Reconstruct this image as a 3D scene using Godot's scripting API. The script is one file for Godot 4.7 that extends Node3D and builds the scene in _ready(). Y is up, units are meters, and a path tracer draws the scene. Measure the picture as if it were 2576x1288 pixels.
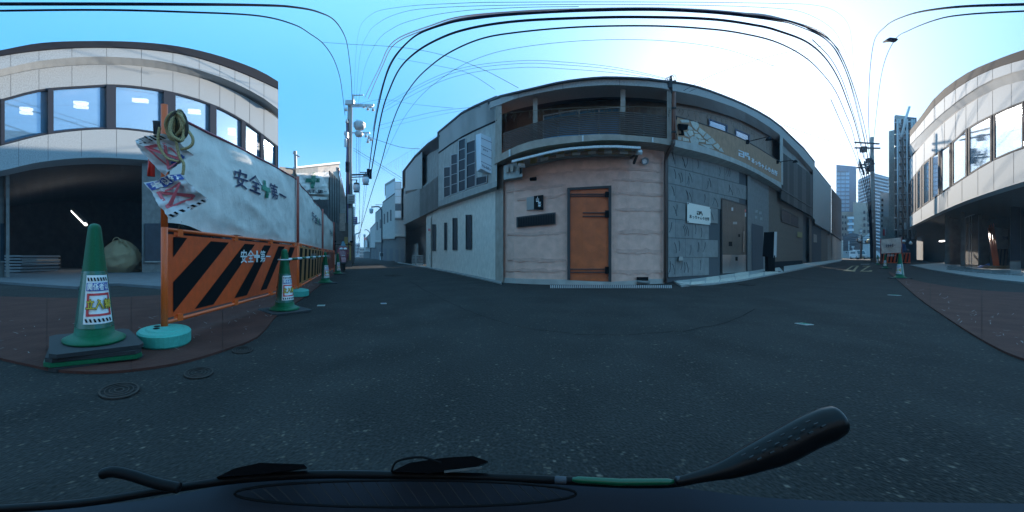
extends Node3D
# A narrow street, bent round the place where the bicycle stands. All lengths in metres.
# Plans are read as bearings: x runs 0..2576 round the horizon, y 0..1288 down, 644 is eye level.
const EYE := 0.6
const U := 1288.0
var rng := RandomNumberGenerator.new()
var names := {}
var M := {}
var T := {}

func P(x: float, y: float, z: float) -> Vector3:
	return Vector3((x - U) / U * z, EYE + (644.0 - y) / U * z, -z)

func G(x: float, y: float, up := 0.0) -> Vector3:
	var z := EYE * U / (y - 644.0)
	return Vector3((x - U) / U * z, up, -z)

func ev(k, x: float) -> float:
	if not k is Array:
		return float(k)
	var n: int = k.size() / 2
	if n == 1:
		return k[1]
	var i := 0
	while i < n - 2 and x > k[2 * i + 2]:
		i += 1
	var x0: float = k[2 * i]
	var y0: float = k[2 * i + 1]
	var x1: float = k[2 * i + 2]
	var y1: float = k[2 * i + 3]
	var s := (y1 - y0) / (x1 - x0)
	if n == 2 or x < x0 or x > x1:
		return y0 + s * (x - x0)
	var m0 := s
	var m1 := s
	if i > 0:
		m0 = (y1 - float(k[2 * i - 1])) / (x1 - float(k[2 * i - 2]))
	if i < n - 2:
		m1 = (float(k[2 * i + 5]) - y0) / (float(k[2 * i + 4]) - x0)
	var h := x1 - x0
	var t := (x - x0) / h
	var t2 := t * t
	var t3 := t2 * t
	return (2 * t3 - 3 * t2 + 1) * y0 + (t3 - 2 * t2 + t) * h * m0 + (3 * t2 - 2 * t3) * y1 + (t3 - t2) * h * m1

const CB := [905, 648, 930, 650.2, 960, 654, 1010, 661, 1075, 672, 1140, 684, 1200, 697, 1265, 710.5, 1340, 714.5, 1430, 716, 1535, 716.5, 1600, 716, 1672, 713, 1760, 703, 1820, 694.5, 1880, 685, 1940, 676.5, 1970, 672.5, 2040, 662.5, 2090, 656, 2118, 652.6]
func pc(x: float) -> float:
	return EYE * U / (ev(CB, x) - 644.0)
func pl(x: float) -> float:
	return 12.0 * U / (U - x)
func pr(x: float) -> float:
	return 3.408 / ((x - U) / U - 0.716)

# ---------------------------------------------------------------- mesh builder
class MB:
	var st := SurfaceTool.new()
	func _init(smooth := false):
		st.begin(Mesh.PRIMITIVE_TRIANGLES)
		st.set_smooth_group(0 if smooth else 0xFFFFFFFF)
	func v(p: Vector3, uv := Vector2.ZERO):
		st.set_uv(uv)
		st.add_vertex(p)
	func tri(a: Vector3, b: Vector3, c: Vector3):
		v(a); v(b); v(c)
	func quad(a: Vector3, b: Vector3, c: Vector3, d: Vector3):
		tri(a, b, c); tri(a, c, d)
	func hexa(f: Array, b: Array):      # two loops of equal size: front and back
		var n := f.size()
		for i in range(1, n - 1):
			tri(f[0], f[i], f[i + 1])
			tri(b[0], b[i + 1], b[i])
		for i in n:
			var j := (i + 1) % n
			quad(f[i], b[i], b[j], f[j])
	func box(c: Vector3, s: Vector3, q := Basis()):
		var e: Vector3 = s * 0.5
		var f := []
		var b := []
		for w in [Vector2(-1, 1), Vector2(1, 1), Vector2(1, -1), Vector2(-1, -1)]:
			f.append(c + q * Vector3(w.x * e.x, w.y * e.y, e.z))
			b.append(c + q * Vector3(w.x * e.x, w.y * e.y, -e.z))
		hexa(f, b)
	func bar(a: Vector3, b: Vector3, w: float, h := -1.0):
		var d := (b - a).normalized()
		var up := Vector3.UP if absf(d.y) < 0.95 else Vector3.BACK
		var x := up.cross(d).normalized()
		box((a + b) * 0.5, Vector3(w, w if h < 0 else h, a.distance_to(b)), Basis(x, d.cross(x).normalized(), d))
	func tube(pts: Array, r, sides := 8, capped := true):
		var rings := []
		var prev := Vector3.ZERO
		for i in pts.size():
			var d: Vector3 = (pts[mini(i + 1, pts.size() - 1)] - pts[maxi(i - 1, 0)]).normalized()
			if prev == Vector3.ZERO:
				prev = d.cross(Vector3.UP if absf(d.y) < 0.9 else Vector3.RIGHT).normalized()
			prev = (prev - d * prev.dot(d)).normalized()
			var y := d.cross(prev)
			var rr: float = r[i] if r is Array else r
			var ring := []
			for k in sides:
				var a := TAU * k / sides
				ring.append(pts[i] + (prev * cos(a) + y * sin(a)) * rr)
			rings.append(ring)
		for i in rings.size() - 1:
			for k in sides:
				var l := (k + 1) % sides
				quad(rings[i][k], rings[i + 1][k], rings[i + 1][l], rings[i][l])
		if capped:
			for k in range(1, sides - 1):
				tri(rings[0][0], rings[0][k], rings[0][k + 1])
				tri(rings[-1][0], rings[-1][k + 1], rings[-1][k])
	func lathe(c: Vector3, prof: Array, seg := 24, a0 := 0.0, a1 := TAU):    # prof: Vector2(radius, height)
		for i in prof.size() - 1:
			for k in seg:
				var p := []
				for w in [[i, k], [i + 1, k], [i + 1, k + 1], [i, k + 1]]:
					var a: float = a0 + (a1 - a0) * w[1] / seg
					p.append(c + Vector3(sin(a) * prof[w[0]].x, prof[w[0]].y, cos(a) * prof[w[0]].x))
				quad(p[0], p[1], p[2], p[3])
	func sheet(f: Callable, nu: int, nv: int):
		for i in nu:
			for j in nv:
				var c := []
				for w in [[i, j], [i, j + 1], [i + 1, j + 1], [i + 1, j]]:
					c.append([f.call(float(w[0]) / nu, float(w[1]) / nv), Vector2(float(w[0]) / nu, 1.0 - float(w[1]) / nv)])
				for t in [0, 1, 2, 0, 2, 3]:
					v(c[t][0], c[t][1])
	func done() -> ArrayMesh:
		st.generate_normals()
		return st.commit()

# ---------------------------------------------------------------- nodes
func numbered(called: String) -> String:
	if not names.has(called):
		names[called] = 0
		return called
	names[called] += 1
	return "%s_%03d" % [called, names[called]]

func meta(o: Node, label: String, category: String, group := "", kind := ""):
	if label: o.set_meta("label", label)
	if category: o.set_meta("category", category)
	if group: o.set_meta("group", group)
	if kind: o.set_meta("kind", kind)

func thing(called: String, label: String, category: String, at := Vector3.ZERO, group := "") -> Node3D:
	var o := Node3D.new()
	o.name = numbered(called)
	add_child(o)
	o.position = at
	meta(o, label, category, group)
	return o

func put(b, called: String, m: Material, parent: Node, label := "") -> MeshInstance3D:
	var o := MeshInstance3D.new()
	o.mesh = b.done() if b is MB else b
	o.material_override = m
	if parent == self:
		o.name = numbered(called)
		add_child(o)
	else:
		o.name = called
		parent.add_child(o, true)
		if not parent is MeshInstance3D and parent.rotation == Vector3.ZERO and parent.scale == Vector3.ONE and not parent.has_meta("local"):
			o.position = -parent.position
	if label: o.set_meta("label", label)
	return o

func stuff(o: Node): o.set_meta("kind", "stuff")

func structure(b, called: String, m: Material) -> MeshInstance3D:
	var o := put(b, called, m, self)
	o.set_meta("kind", "structure")
	return o

func base_of(pln: Callable, x: float) -> Vector3:
	var z: float = pln.call(x)
	return Vector3((x - U) / U * z, 0, -z)

# a run of wall along a plan: front at share kf of the plan's distance, back at kb; top and bottom are knots or numbers
func run_mb(b: MB, pln: Callable, x0: float, x1: float, top, bot, kf := 1.0, kb := 1.02, n := 0):
	if n == 0:
		n = maxi(1, int(absf(x1 - x0) / 28.0))
	var s := []
	for i in n + 1:
		var x := lerpf(x0, x1, float(i) / n)
		var z: float = pln.call(x) * kf
		var t := P(x, ev(top, x), z)
		var d := P(x, ev(bot, x), z)
		var q := kb / kf
		s.append([t, d, Vector3(t.x * q, t.y, t.z * q), Vector3(d.x * q, d.y, d.z * q)])
	for i in n:
		var a: Array = s[i]
		var c: Array = s[i + 1]
		b.quad(a[0], c[0], c[1], a[1])
		b.quad(c[2], a[2], a[3], c[3])
		b.quad(a[2], c[2], c[0], a[0])
		b.quad(a[1], c[1], c[3], a[3])
	b.quad(s[0][2], s[0][0], s[0][1], s[0][3])
	b.quad(s[n][0], s[n][2], s[n][3], s[n][1])

func run(parent: Node, called: String, m: Material, pln: Callable, x0: float, x1: float, top, bot, kf := 1.0, kb := 1.02, n := 0, label := "") -> MeshInstance3D:
	var b := MB.new()
	run_mb(b, pln, x0, x1, top, bot, kf, kb, n)
	return put(b, called, m, parent, label)

# a window in such a wall: dark frame of four bars, a pane, mullions at the xs
func window(parent: Node, pln: Callable, x0: float, x1: float, top, bot, k: float, w: float, fm: Material, gm: Material, mull := [], rows := []) -> MeshInstance3D:
	var b := MB.new()
	var t1 = off(top, w)
	var b1 = off(bot, -w)
	run_mb(b, pln, x0, x1, top, t1, k - 0.006, k + 0.006)
	run_mb(b, pln, x0, x1, b1, bot, k - 0.006, k + 0.006)
	run_mb(b, pln, x0, x0 + w, t1, b1, k - 0.006, k + 0.006, 1)
	run_mb(b, pln, x1 - w, x1, t1, b1, k - 0.006, k + 0.006, 1)
	for x in mull:
		run_mb(b, pln, x - w * 0.5, x + w * 0.5, t1, b1, k - 0.005, k + 0.005, 1)
	for f in rows:
		var mid = blend(top, bot, f)
		run_mb(b, pln, x0 + w, x1 - w, off(mid, -w * 0.4), off(mid, w * 0.4), k - 0.004, k + 0.004)
	var o := put(b, "window", fm, parent)
	run(o, "pane", gm, pln, x0 + w * 0.5, x1 - w * 0.5, off(top, w * 0.5), off(bot, -w * 0.5), k, k + 0.0012)
	return o

func off(k, d: float):
	if not k is Array:
		return float(k) + d
	var r := []
	for i in k.size():
		r.append(k[i] + (d if i % 2 else 0.0))
	return r

func blend(a, b, f: float):
	var r := []
	var src: Array = a if a is Array else b
	for i in range(0, src.size(), 2):
		r.append(src[i])
		r.append(lerpf(ev(a, src[i]), ev(b, src[i]), f))
	return r

func spline(pts: Array, n := 6) -> Array:
	var out := []
	for i in pts.size() - 1:
		var a: Vector3 = pts[maxi(i - 1, 0)]
		var b: Vector3 = pts[i]
		var c: Vector3 = pts[i + 1]
		var d: Vector3 = pts[mini(i + 2, pts.size() - 1)]
		for k in n:
			out.append(b.cubic_interpolate(c, a, d, float(k) / n))
	out.append(pts[-1])
	return out

# ---------------------------------------------------------------- lettering, as strokes
const GL := {
	"an": [[.5, 1, .5, .86], [.1, .68, .1, .84, .9, .84, .88, .7], [.03, .5, .97, .5], [.45, .74, .27, .28, .88, 0], [.72, .5, .55, .2, .1, 0]],
	"zen": [[.03, .6, .5, 1, .97, .6], [.25, .58, .75, .58], [.25, .32, .75, .32], [.08, .03, .92, .03], [.5, .58, .5, .03]],
	"dai": [[.22, 1, .08, .82], [.16, .91, .45, .91], [.63, 1, .5, .82], [.58, .91, .93, .91], [.15, .7, .82, .7, .82, .5, .18, .5, .14, .3, .9, .3, .86, .1, .7, .05], [.5, .74, .5, 0], [.48, .3, .1, .02]],
	"ichi": [[.05, .5, .95, .5]],
	"plus": [[.5, .1, .5, .9], [.1, .5, .9, .5]],
	"kan": [[.08, 0, .08, 1, .42, 1, .42, .65, .08, .65], [.08, .82, .42, .82], [.92, 0, .92, 1, .58, 1, .58, .65, .92, .65], [.58, .82, .92, .82], [.3, .5, .7, .5], [.25, .32, .75, .32], [.5, .5, .28, .05], [.5, .32, .74, .05]],
	"kei": [[.3, 1, .05, .55], [.18, .7, .18, 0], [.9, 1, .45, .92], [.65, .92, .5, .75, .78, .65, .48, .46, .93, .5], [.67, .46, .67, 0], [.5, .3, .4, .08], [.84, .3, .96, .08]],
	"sha": [[.15, .85, .75, .85], [.45, 1, .45, .62], [.03, .62, .97, .62], [.92, .95, .08, .33], [.3, .42, .3, 0, .8, 0, .8, .42, .3, .42], [.3, .22, .8, .22]],
	"i": [[.15, .9, .15, .2, .42, .35], [.4, .8, .5, .6], [.8, 1, .75, .5, .35, 0], [.68, .3, .95, 0]],
	"gai": [[.3, 1, .05, .5], [.25, .8, .5, .8, .1, 0], [.2, .5, .35, .35], [.72, 1, .72, 0], [.72, .6, .95, .4]],
	"ritsu": [[.5, 1, .5, .8], [.12, .78, .88, .78], [.3, .65, .38, .15], [.72, .65, .6, .1], [.03, .05, .97, .05]],
	"nyu": [[.35, .95, .55, .85, .05, 0], [.52, .75, .95, 0]],
	"kin": [[.05, .85, .45, .85], [.25, 1, .25, .5], [.25, .82, .05, .55], [.25, .8, .45, .6], [.55, .85, .95, .85], [.75, 1, .75, .5], [.75, .82, .55, .55], [.75, .8, .95, .58], [.25, .42, .75, .42], [.08, .28, .92, .28], [.5, .28, .5, 0], [.3, .2, .15, .03], [.7, .2, .88, .03]],
	"yama": [[.5, 1, .5, .1], [.1, .65, .1, .1, .9, .1, .9, .65]],
	"mine": [[.3, 1, .1, .7], [.3, .95, .8, .9, .2, .5], [.35, .8, .9, .5], [.5, .45, .5, 0], [.2, .3, .8, .3], [.15, .14, .85, .14]],
	"a": [[.12, .8, .85, .83], [.45, 1, .42, .2], [.7, .65, .35, .05, .1, .2, .3, .5, .7, .5, .9, .25, .6, 0]],
	"tsu": [[.15, .5, .6, .6, .85, .4, .7, .15, .4, .05]],
	"chi": [[.1, .75, .9, .78], [.45, 1, .25, .45, .6, .55, .88, .35, .7, .08, .3, .02]],
	"ya": [[.1, .45, .6, .62, .85, .5, .6, .35], [.55, .75, .6, .6], [.3, .7, .5, 0]],
	"n": [[.55, 1, .1, 0, .45, .45, .6, .05, .95, .3]],
	"no": [[.55, .85, .4, .2, .15, .3, .2, .7, .55, .88, .9, .6, .8, .2, .5, .02]],
	"tai": [[.5, 1, .2, .62, .8, .68], [.65, .85, .9, .55], [.2, .42, .2, 0, .8, 0, .8, .42, .2, .42]],
	"sho": [[.08, .95, .48, .95], [.12, .78, .42, .78, .42, .5, .12, .5], [.12, .78, .12, .5, .02, 0], [.92, .98, .6, .85, .55, .3, .45, 0], [.6, .6, .98, .6], [.78, .6, .78, 0]],
	"mark": [[0, .9, .42, .9, .42, .1, 0, .1, 0, .48, .42, .48], [.62, .95, .62, .5, .95, .5, .95, .08], [.82, .78, .82, .98]],
	"curl": [[0, .3, .1, .7, .2, .3, .1, .2, .05, .5], [.28, .6, .3, .2, .36, .3], [.4, .2, .46, 1, .46, .2, .6, .5], [.48, .4, .62, .2, .66, .5, .7, .2], [.74, .9, .76, .2, .85, .3], [.9, .2, .92, .6, 1, .7]],
	"line": [[0, .5, 1, .5]],
	"sei": [[.2, .85, .8, .85], [.1, .55, .9, .55], [.03, .05, .97, .05], [.5, 1, .5, .05]],
	"two": [[0, .86, 0, 1, 1, 1, 1, .8, .12, .2, 0, 0, 1, 0]], "nil": [[.1, 0, .9, 0, .9, 1, .1, 1, .1, 0]],
}
const SAFETY := ["an", "zen", "plus", "dai", "ichi"]
const SHOP := ["a", "tsu", "chi", "ya", "n", "no", "tai", "sho"]

# f(u, v) is a point on the surface; thick is the stroke width as a share of a character's width
func letters(b: MB, chars: Array, f: Callable, thick := 0.13, gap := 0.12):
	var n := chars.size()
	for i in n:
		for s in GL[chars[i]]:
			var t: float = thick * (2.2 if chars[i] == "plus" else 1.0)
			for k in range(0, s.size() - 2, 2):
				var p := Vector2(s[k], s[k + 1])
				var q := Vector2(s[k + 2], s[k + 3])
				var d := (q - p).normalized() * t * 0.5
				var e := Vector2(-d.y, d.x)
				var m := maxi(1, int(ceil(p.distance_to(q) / 0.22)))      # short pieces follow a bent surface
				for h in m:
					var s0 := (p - d).lerp(q + d, float(h) / m)
					var s1 := (p - d).lerp(q + d, float(h + 1) / m)
					var c := []
					for w in [s0 + e, s1 + e, s1 - e, s0 - e]:
						c.append(f.call((i + gap * 0.5 + w.x * (1.0 - gap)) / n, w.y))
					b.quad(c[0], c[1], c[2], c[3])

# each character a part of its own
func write(parent: Node, m: Material, chars: Array, f: Callable, thick := 0.13, gap := 0.12):
	var n := float(chars.size())
	for i in chars.size():
		var b := MB.new()
		letters(b, [chars[i]], sub_map(f, i / n, (i + 1) / n, 0.0, 1.0), thick, gap)
		put(b, "character", m, parent)

func quad_map(c: Array, push := Vector3.ZERO) -> Callable:      # corners: bottom left, bottom right, top left, top right
	return func(u: float, v: float) -> Vector3:
		return (c[0] as Vector3).lerp(c[1], u).lerp((c[2] as Vector3).lerp(c[3], u), v) + push

func sub_map(f: Callable, u0: float, u1: float, v0: float, v1: float) -> Callable:
	return func(u: float, v: float) -> Vector3: return f.call(lerpf(u0, u1, u), lerpf(v0, v1, v))

func poly_on(b: MB, f: Callable, pts: Array, n := 1):
	var c := []
	for i in range(0, pts.size(), 2):
		c.append(f.call(pts[i], pts[i + 1]))
	for i in range(1, c.size() - 1):
		b.tri(c[0], c[i], c[i + 1])

# ---------------------------------------------------------------- materials
func noise_tex(freq: float, lo: float, hi: float, seed_: int, kind := FastNoiseLite.TYPE_SIMPLEX_SMOOTH, oct := 4, size := 512, warp := false) -> NoiseTexture2D:
	var f := FastNoiseLite.new()
	f.seed = seed_
	f.noise_type = kind
	f.frequency = freq
	f.fractal_octaves = oct
	if warp:
		f.domain_warp_enabled = true
		f.domain_warp_amplitude = 30.0
	var t := NoiseTexture2D.new()
	t.width = size
	t.height = size
	t.seamless = true
	t.noise = f
	var g := Gradient.new()
	g.set_color(0, Color(lo, lo, lo))
	g.set_color(1, Color(hi, hi, hi))
	t.color_ramp = g
	return t

func mat(r: float, g: float, b: float, rough := 0.8, tex: Texture2D = null, sc := Vector3.ONE, metal := 0.0, bump: Texture2D = null, bcm := 0.3) -> StandardMaterial3D:
	var m := StandardMaterial3D.new()
	m.albedo_color = Color(r, g, b).linear_to_srgb()
	m.roughness = rough
	m.metallic = metal
	m.cull_mode = BaseMaterial3D.CULL_DISABLED
	if tex:
		m.albedo_texture = tex
	if bump:
		m.heightmap_enabled = true
		m.heightmap_texture = bump
		m.heightmap_scale = bcm
	if tex or bump:
		m.uv1_triplanar = true
		m.uv1_world_triplanar = true
		m.uv1_scale = sc
	return m

func asphalt_texture() -> ImageTexture:
	var n := 1024
	var im := Image.create(n, n, false, Image.FORMAT_RGB8)
	var f := FastNoiseLite.new()
	f.frequency = 0.006
	f.fractal_octaves = 4
	var f2 := FastNoiseLite.new()
	f2.seed = 5
	f2.frequency = 0.35
	for y in n:
		for x in n:
			var edge := minf(minf(x, n - x), minf(y, n - y)) / float(n)
			var a := 0.5 + 0.10 * f.get_noise_2d(x, y) * smoothstep(0.0, 0.08, edge) + 0.22 * f2.get_noise_2d(x, y)
			im.set_pixel(x, y, Color(a * 0.93, a, a * 1.06))
	for i in 34000:
		var x := rng.randi() % n
		var y := rng.randi() % n
		if f.get_noise_2d(x * 2.0, y * 2.0 + 3000.0) < rng.randf_range(-0.5, 0.35):
			continue
		var v := rng.randf_range(0.62, 0.92)
		if rng.randf() < 0.15:
			v = 1.0
		var w := 1 if rng.randf() < 0.92 else 2
		if rng.randf() < 0.003: w = 3
		im.fill_rect(Rect2i(x, y, w + rng.randi() % 2, w), Color(v, v, v * 0.98))
	return ImageTexture.create_from_image(im)

func sky_texture(sun: Vector3) -> ImageTexture:
	var w := 512
	var h := 256
	var im := Image.create(w, h, false, Image.FORMAT_RGBF)
	for j in h:
		var el := PI * (0.5 - (j + 0.5) / h)
		for i in w:
			var az := TAU * (i + 0.5) / w
			var d := Vector3(sin(az) * cos(el), sin(el), -cos(az) * cos(el))
			var e := clampf(el / (PI / 2), 0.0, 1.0)
			var c := Color(0.40, 0.74, 0.97).lerp(Color(0.075, 0.41, 0.90), smoothstep(0.0, 0.15, e))
			c = c.lerp(Color(0.17, 0.56, 0.96), smoothstep(0.17, 0.32, e)).lerp(Color(0.25, 0.58, 0.90), smoothstep(0.4, 1.0, e))
			var ang := rad_to_deg(d.angle_to(sun))
			var g := exp(-pow(ang / 14.0, 2.0)) * 1.0 + 0.22 * exp(-pow(ang / 27.0, 2.0))
			c = Color(c.r + g * 1.0, c.g + g * 0.9, c.b + g * 0.75)
			im.set_pixel(i, j, c)
	return ImageTexture.create_from_image(im)

func make_materials():
	T.fine = noise_tex(0.09, 0.78, 1.0, 1)
	T.blotch = noise_tex(0.012, 0.80, 1.0, 2, FastNoiseLite.TYPE_SIMPLEX_SMOOTH, 5, 512, true)
	T.soft = noise_tex(0.02, 0.86, 1.0, 8, FastNoiseLite.TYPE_SIMPLEX_SMOOTH, 5)
	T.grit = noise_tex(0.42, 0.0, 1.0, 12, FastNoiseLite.TYPE_SIMPLEX, 2, 1024)
	T.crumple = noise_tex(0.012, 0.0, 1.0, 31, FastNoiseLite.TYPE_SIMPLEX, 5, 1024, true)
	(T.crumple.noise as FastNoiseLite).fractal_type = FastNoiseLite.FRACTAL_RIDGED
	T.strong = noise_tex(0.02, 0.35, 1.0, 3, FastNoiseLite.TYPE_SIMPLEX_SMOOTH, 5)
	T.bump = noise_tex(0.15, 0.0, 1.0, 4, FastNoiseLite.TYPE_SIMPLEX_SMOOTH, 3, 512)
	T.grain = noise_tex(0.03, 0.45, 1.0, 6, FastNoiseLite.TYPE_SIMPLEX, 5)
	var S := Vector3.ONE
	M.asphalt = mat(0.132, 0.105, 0.088, 0.95, asphalt_texture(), Vector3(0.22, 0.22, 0.12), 0.0, T.grit, 0.8)
	M.plate = mat(0.098, 0.042, 0.034, 0.8, T.blotch, Vector3(0.45, 0.45, 0.3), 0.0, T.bump, 0.4)
	M.plate.metallic_specular = 0.15
	M.asphalt.metallic_specular = 0.25
	M.scratch = mat(0.16, 0.13, 0.12, 0.8)
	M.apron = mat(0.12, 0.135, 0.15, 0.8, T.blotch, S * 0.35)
	M.panel = mat(0.50, 0.54, 0.565, 0.85, T.fine, S * 0.5)
	M.panel.metallic_specular = 0.22
	M.joint = mat(0.10, 0.10, 0.10, 0.9)
	M.dark_trim = mat(0.03, 0.03, 0.036, 0.9)
	M.dark_trim.metallic_specular = 0.08
	M.soffit = M.panel
	M.garage = mat(0.10, 0.10, 0.105, 0.9, T.blotch, S * 0.3)  # darker than the concrete: shade of the open garage put into the colour
	M.frame = mat(0.045, 0.052, 0.068, 0.85)
	M.frame.metallic_specular = 0.08
	M.blue_paint = mat(0.035, 0.055, 0.08, 0.65, T.blotch, S * 0.4)
	M.conc = mat(0.27, 0.26, 0.25, 0.85, T.blotch, S * 0.5)
	M.conc_light = mat(0.42, 0.42, 0.40, 0.85, T.blotch, S * 0.5)
	M.white = mat(0.72, 0.73, 0.74, 0.6, T.fine, S * 0.6)
	M.white_clean = mat(0.78, 0.78, 0.78, 0.5)
	M.orange = mat(0.82, 0.092, 0.008, 0.5, T.soft, S * 0.9)
	M.orange_tube = mat(0.74, 0.11, 0.015, 0.4)
	M.black = mat(0.010, 0.010, 0.011, 0.75)
	M.black.metallic_specular = 0.12
	M.crack = mat(0.018, 0.018, 0.018, 1.0)
	M.crack.metallic_specular = 0.0
	M.rubber = mat(0.018, 0.019, 0.022, 0.8, T.fine, S * 3)
	M.cone = mat(0.004, 0.13, 0.055, 0.5, T.fine, S * 2)
	M.cone.metallic_specular = 0.3
	M.teal = mat(0.045, 0.37, 0.30, 0.7, T.soft, S * 3)
	M.sheet = mat(0.90, 0.83, 0.765, 0.75, T.soft, S * 0.3, 0.0, T.crumple, 0.45)
	M.navy = mat(0.02, 0.03, 0.09, 0.6)
	M.green_print = mat(0.01, 0.20, 0.12, 0.6)
	M.red_fade = mat(0.62, 0.13, 0.17, 0.6)
	M.red_print = mat(0.62, 0.04, 0.05, 0.5)
	M.blue_print = mat(0.03, 0.08, 0.35, 0.5)
	M.yellow_print = mat(0.60, 0.42, 0.04, 0.5)
	M.maroon_rail = mat(0.25, 0.03, 0.05, 0.5)
	M.film = mat(0.55, 0.57, 0.60, 0.35)
	M.pink = mat(0.80, 0.46, 0.365, 0.88, T.soft, S * 0.4, 0.0, T.bump, 0.3)
	M.pink_dark = mat(0.68, 0.395, 0.315, 0.9, T.soft, S * 0.6, 0.0, T.bump, 0.5)
	M.beige_trim = mat(0.44, 0.355, 0.30, 0.85, T.blotch, S * 0.6)
	M.slat = mat(0.095, 0.055, 0.042, 0.6, T.fine, Vector3(0.5, 4, 0.5))
	M.brown_wall = mat(0.23, 0.155, 0.115, 0.9, T.blotch, S * 0.7)
	M.tan = mat(0.52, 0.28, 0.165, 0.88, T.blotch, S * 0.6)
	M.rose = mat(0.40, 0.26, 0.20, 0.88, T.blotch, S * 0.5)
	M.eave = mat(0.52, 0.48, 0.46, 0.8, T.fine, S * 0.5)
	M.eave_under = mat(0.52, 0.48, 0.46, 0.9, T.blotch, S * 0.4)
	M.roof = mat(0.06, 0.06, 0.07, 0.7)
	M.rust_door = mat(0.62, 0.125, 0.032, 0.5, T.blotch, S * 0.5, 0.1)
	M.iron = mat(0.04, 0.036, 0.036, 0.7)
	M.stone_grey = mat(0.26, 0.25, 0.245, 0.75, T.blotch, S * 0.7)
	M.stone_grey2 = mat(0.29, 0.28, 0.27, 0.75, T.blotch, S * 0.6)
	M.groove = mat(0.07, 0.072, 0.08, 0.9)
	M.flag = mat(0.70, 0.63, 0.54, 0.85, T.blotch, S * 1.5)
	M.flag2 = mat(0.60, 0.55, 0.49, 0.85, T.blotch, S * 1.3)
	M.wood = mat(0.17, 0.11, 0.075, 0.6, T.grain, Vector3(3, 0.25, 3))
	M.old_wood = mat(0.05, 0.04, 0.037, 0.8, T.grain, Vector3(4, 0.3, 4))
	M.old_wood2 = mat(0.15, 0.125, 0.115, 0.8, T.grain, Vector3(4, 0.3, 4))
	M.steel = mat(0.62, 0.62, 0.62, 0.28, T.fine, S, 0.85)
	M.pipe_brown = mat(0.26, 0.095, 0.06, 0.5, T.blotch, S)
	M.pipe_dark = mat(0.10, 0.065, 0.055, 0.5)
	M.cream_sign = mat(0.72, 0.72, 0.66, 0.4, null, S, 0.0)
	M.corr = mat(0.52, 0.48, 0.455, 0.7, T.fine, S * 0.5)
	M.grey_wall = mat(0.52, 0.475, 0.44, 0.85, T.blotch, S * 0.35)
	M.grey_wall2 = mat(0.42, 0.385, 0.36, 0.85, T.blotch, S * 0.3)
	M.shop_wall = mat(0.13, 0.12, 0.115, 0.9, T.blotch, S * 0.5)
	M.trim_grey = mat(0.11, 0.11, 0.115, 0.9)
	M.trim_grey.metallic_specular = 0.1
	M.cream_wall = mat(0.76, 0.66, 0.58, 0.85, T.soft, S * 0.35)
	M.brick = mat(0.14, 0.09, 0.075, 0.85, T.fine, S * 2)
	M.beige_bldg = mat(0.46, 0.38, 0.31, 0.85, T.fine, S * 0.05)
	M.pale_sign = mat(0.55, 0.60, 0.66, 0.4)
	M.wire = mat(0.008, 0.010, 0.024, 0.95)
	M.wire.metallic_specular = 0.1
	M.wire_pink = mat(0.55, 0.32, 0.30, 0.6)
	M.pole = mat(0.40, 0.37, 0.35, 0.85, T.blotch, Vector3(2, 0.3, 2))
	M.galv = mat(0.55, 0.56, 0.58, 0.45, T.fine, S, 0.4)
	M.purple = mat(0.16, 0.10, 0.26, 0.6)
	M.burgundy = mat(0.16, 0.015, 0.03, 0.22)
	M.burgundy.clearcoat_enabled = true
	M.burgundy.clearcoat = 0.8
	M.rope = mat(0.82, 0.66, 0.34, 0.9, T.strong, S * 14)
	M.rope_dark = mat(0.04, 0.04, 0.03, 0.9)
	M.bag = mat(0.70, 0.53, 0.31, 0.85, T.fine, S * 2)
	M.tower_glass = mat(0.22, 0.46, 0.62, 0.4)
	M.tower_dark = mat(0.05, 0.13, 0.22, 0.5)
	M.band_white = mat(0.62, 0.64, 0.68, 0.6)
	M.band_dark = mat(0.14, 0.17, 0.22, 0.4)
	M.charcoal = mat(0.045, 0.05, 0.062, 0.8)
	M.mesh_net = mat(0.10, 0.13, 0.18, 0.8, T.fine, S * 0.4)
	M.car_white = mat(0.72, 0.73, 0.74, 0.25)
	M.car_glass = mat(0.03, 0.10, 0.14, 0.08, null, S, 0.2)
	M.car_dark = mat(0.06, 0.07, 0.09, 0.3)
	M.truck_green = mat(0.10, 0.25, 0.21, 0.5)
	M.jacket = mat(0.03, 0.08, 0.22, 0.85)
	M.trousers = mat(0.02, 0.025, 0.04, 0.9)
	M.skin = mat(0.42, 0.24, 0.17, 0.6)
	M.road_yellow = mat(0.50, 0.36, 0.16, 0.85, T.strong, Vector3(0.7, 1, 0.3))
	M.road_white = mat(0.45, 0.47, 0.48, 0.85, T.strong, Vector3(0.7, 1, 0.3))
	M.iron_cover = mat(0.055, 0.048, 0.046, 0.9, T.strong, S * 2)
	M.iron_cover.metallic_specular = 0.2
	M.cover_ring = mat(0.06, 0.05, 0.046, 0.9)
	M.cover_ring.metallic_specular = 0.1
	M.icicle = mat(0.16, 0.12, 0.08, 0.9)
	M.straw = mat(0.35, 0.25, 0.14, 0.95)
	M.tarp = mat(0.02, 0.12, 0.36, 0.5)
	M.yellow_cloth = mat(0.42, 0.33, 0.12, 0.9, T.fine, S * 2)
	M.lacquer = mat(0.006, 0.006, 0.007, 0.35)
	M.lacquer.metallic_specular = 0.2
	M.board_black = mat(0.008, 0.008, 0.010, 0.8)
	M.board_black.metallic_specular = 0.1
	M.cloth_navy = mat(0.010, 0.013, 0.024, 0.9, T.fine, S * 8)
	M.bell_green = mat(0.0, 0.065, 0.028, 0.3)
	M.red_lens = mat(0.65, 0.03, 0.02, 0.25)
	M.faded_orange = mat(0.45, 0.10, 0.07, 0.5, T.blotch, S * 2)
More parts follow.
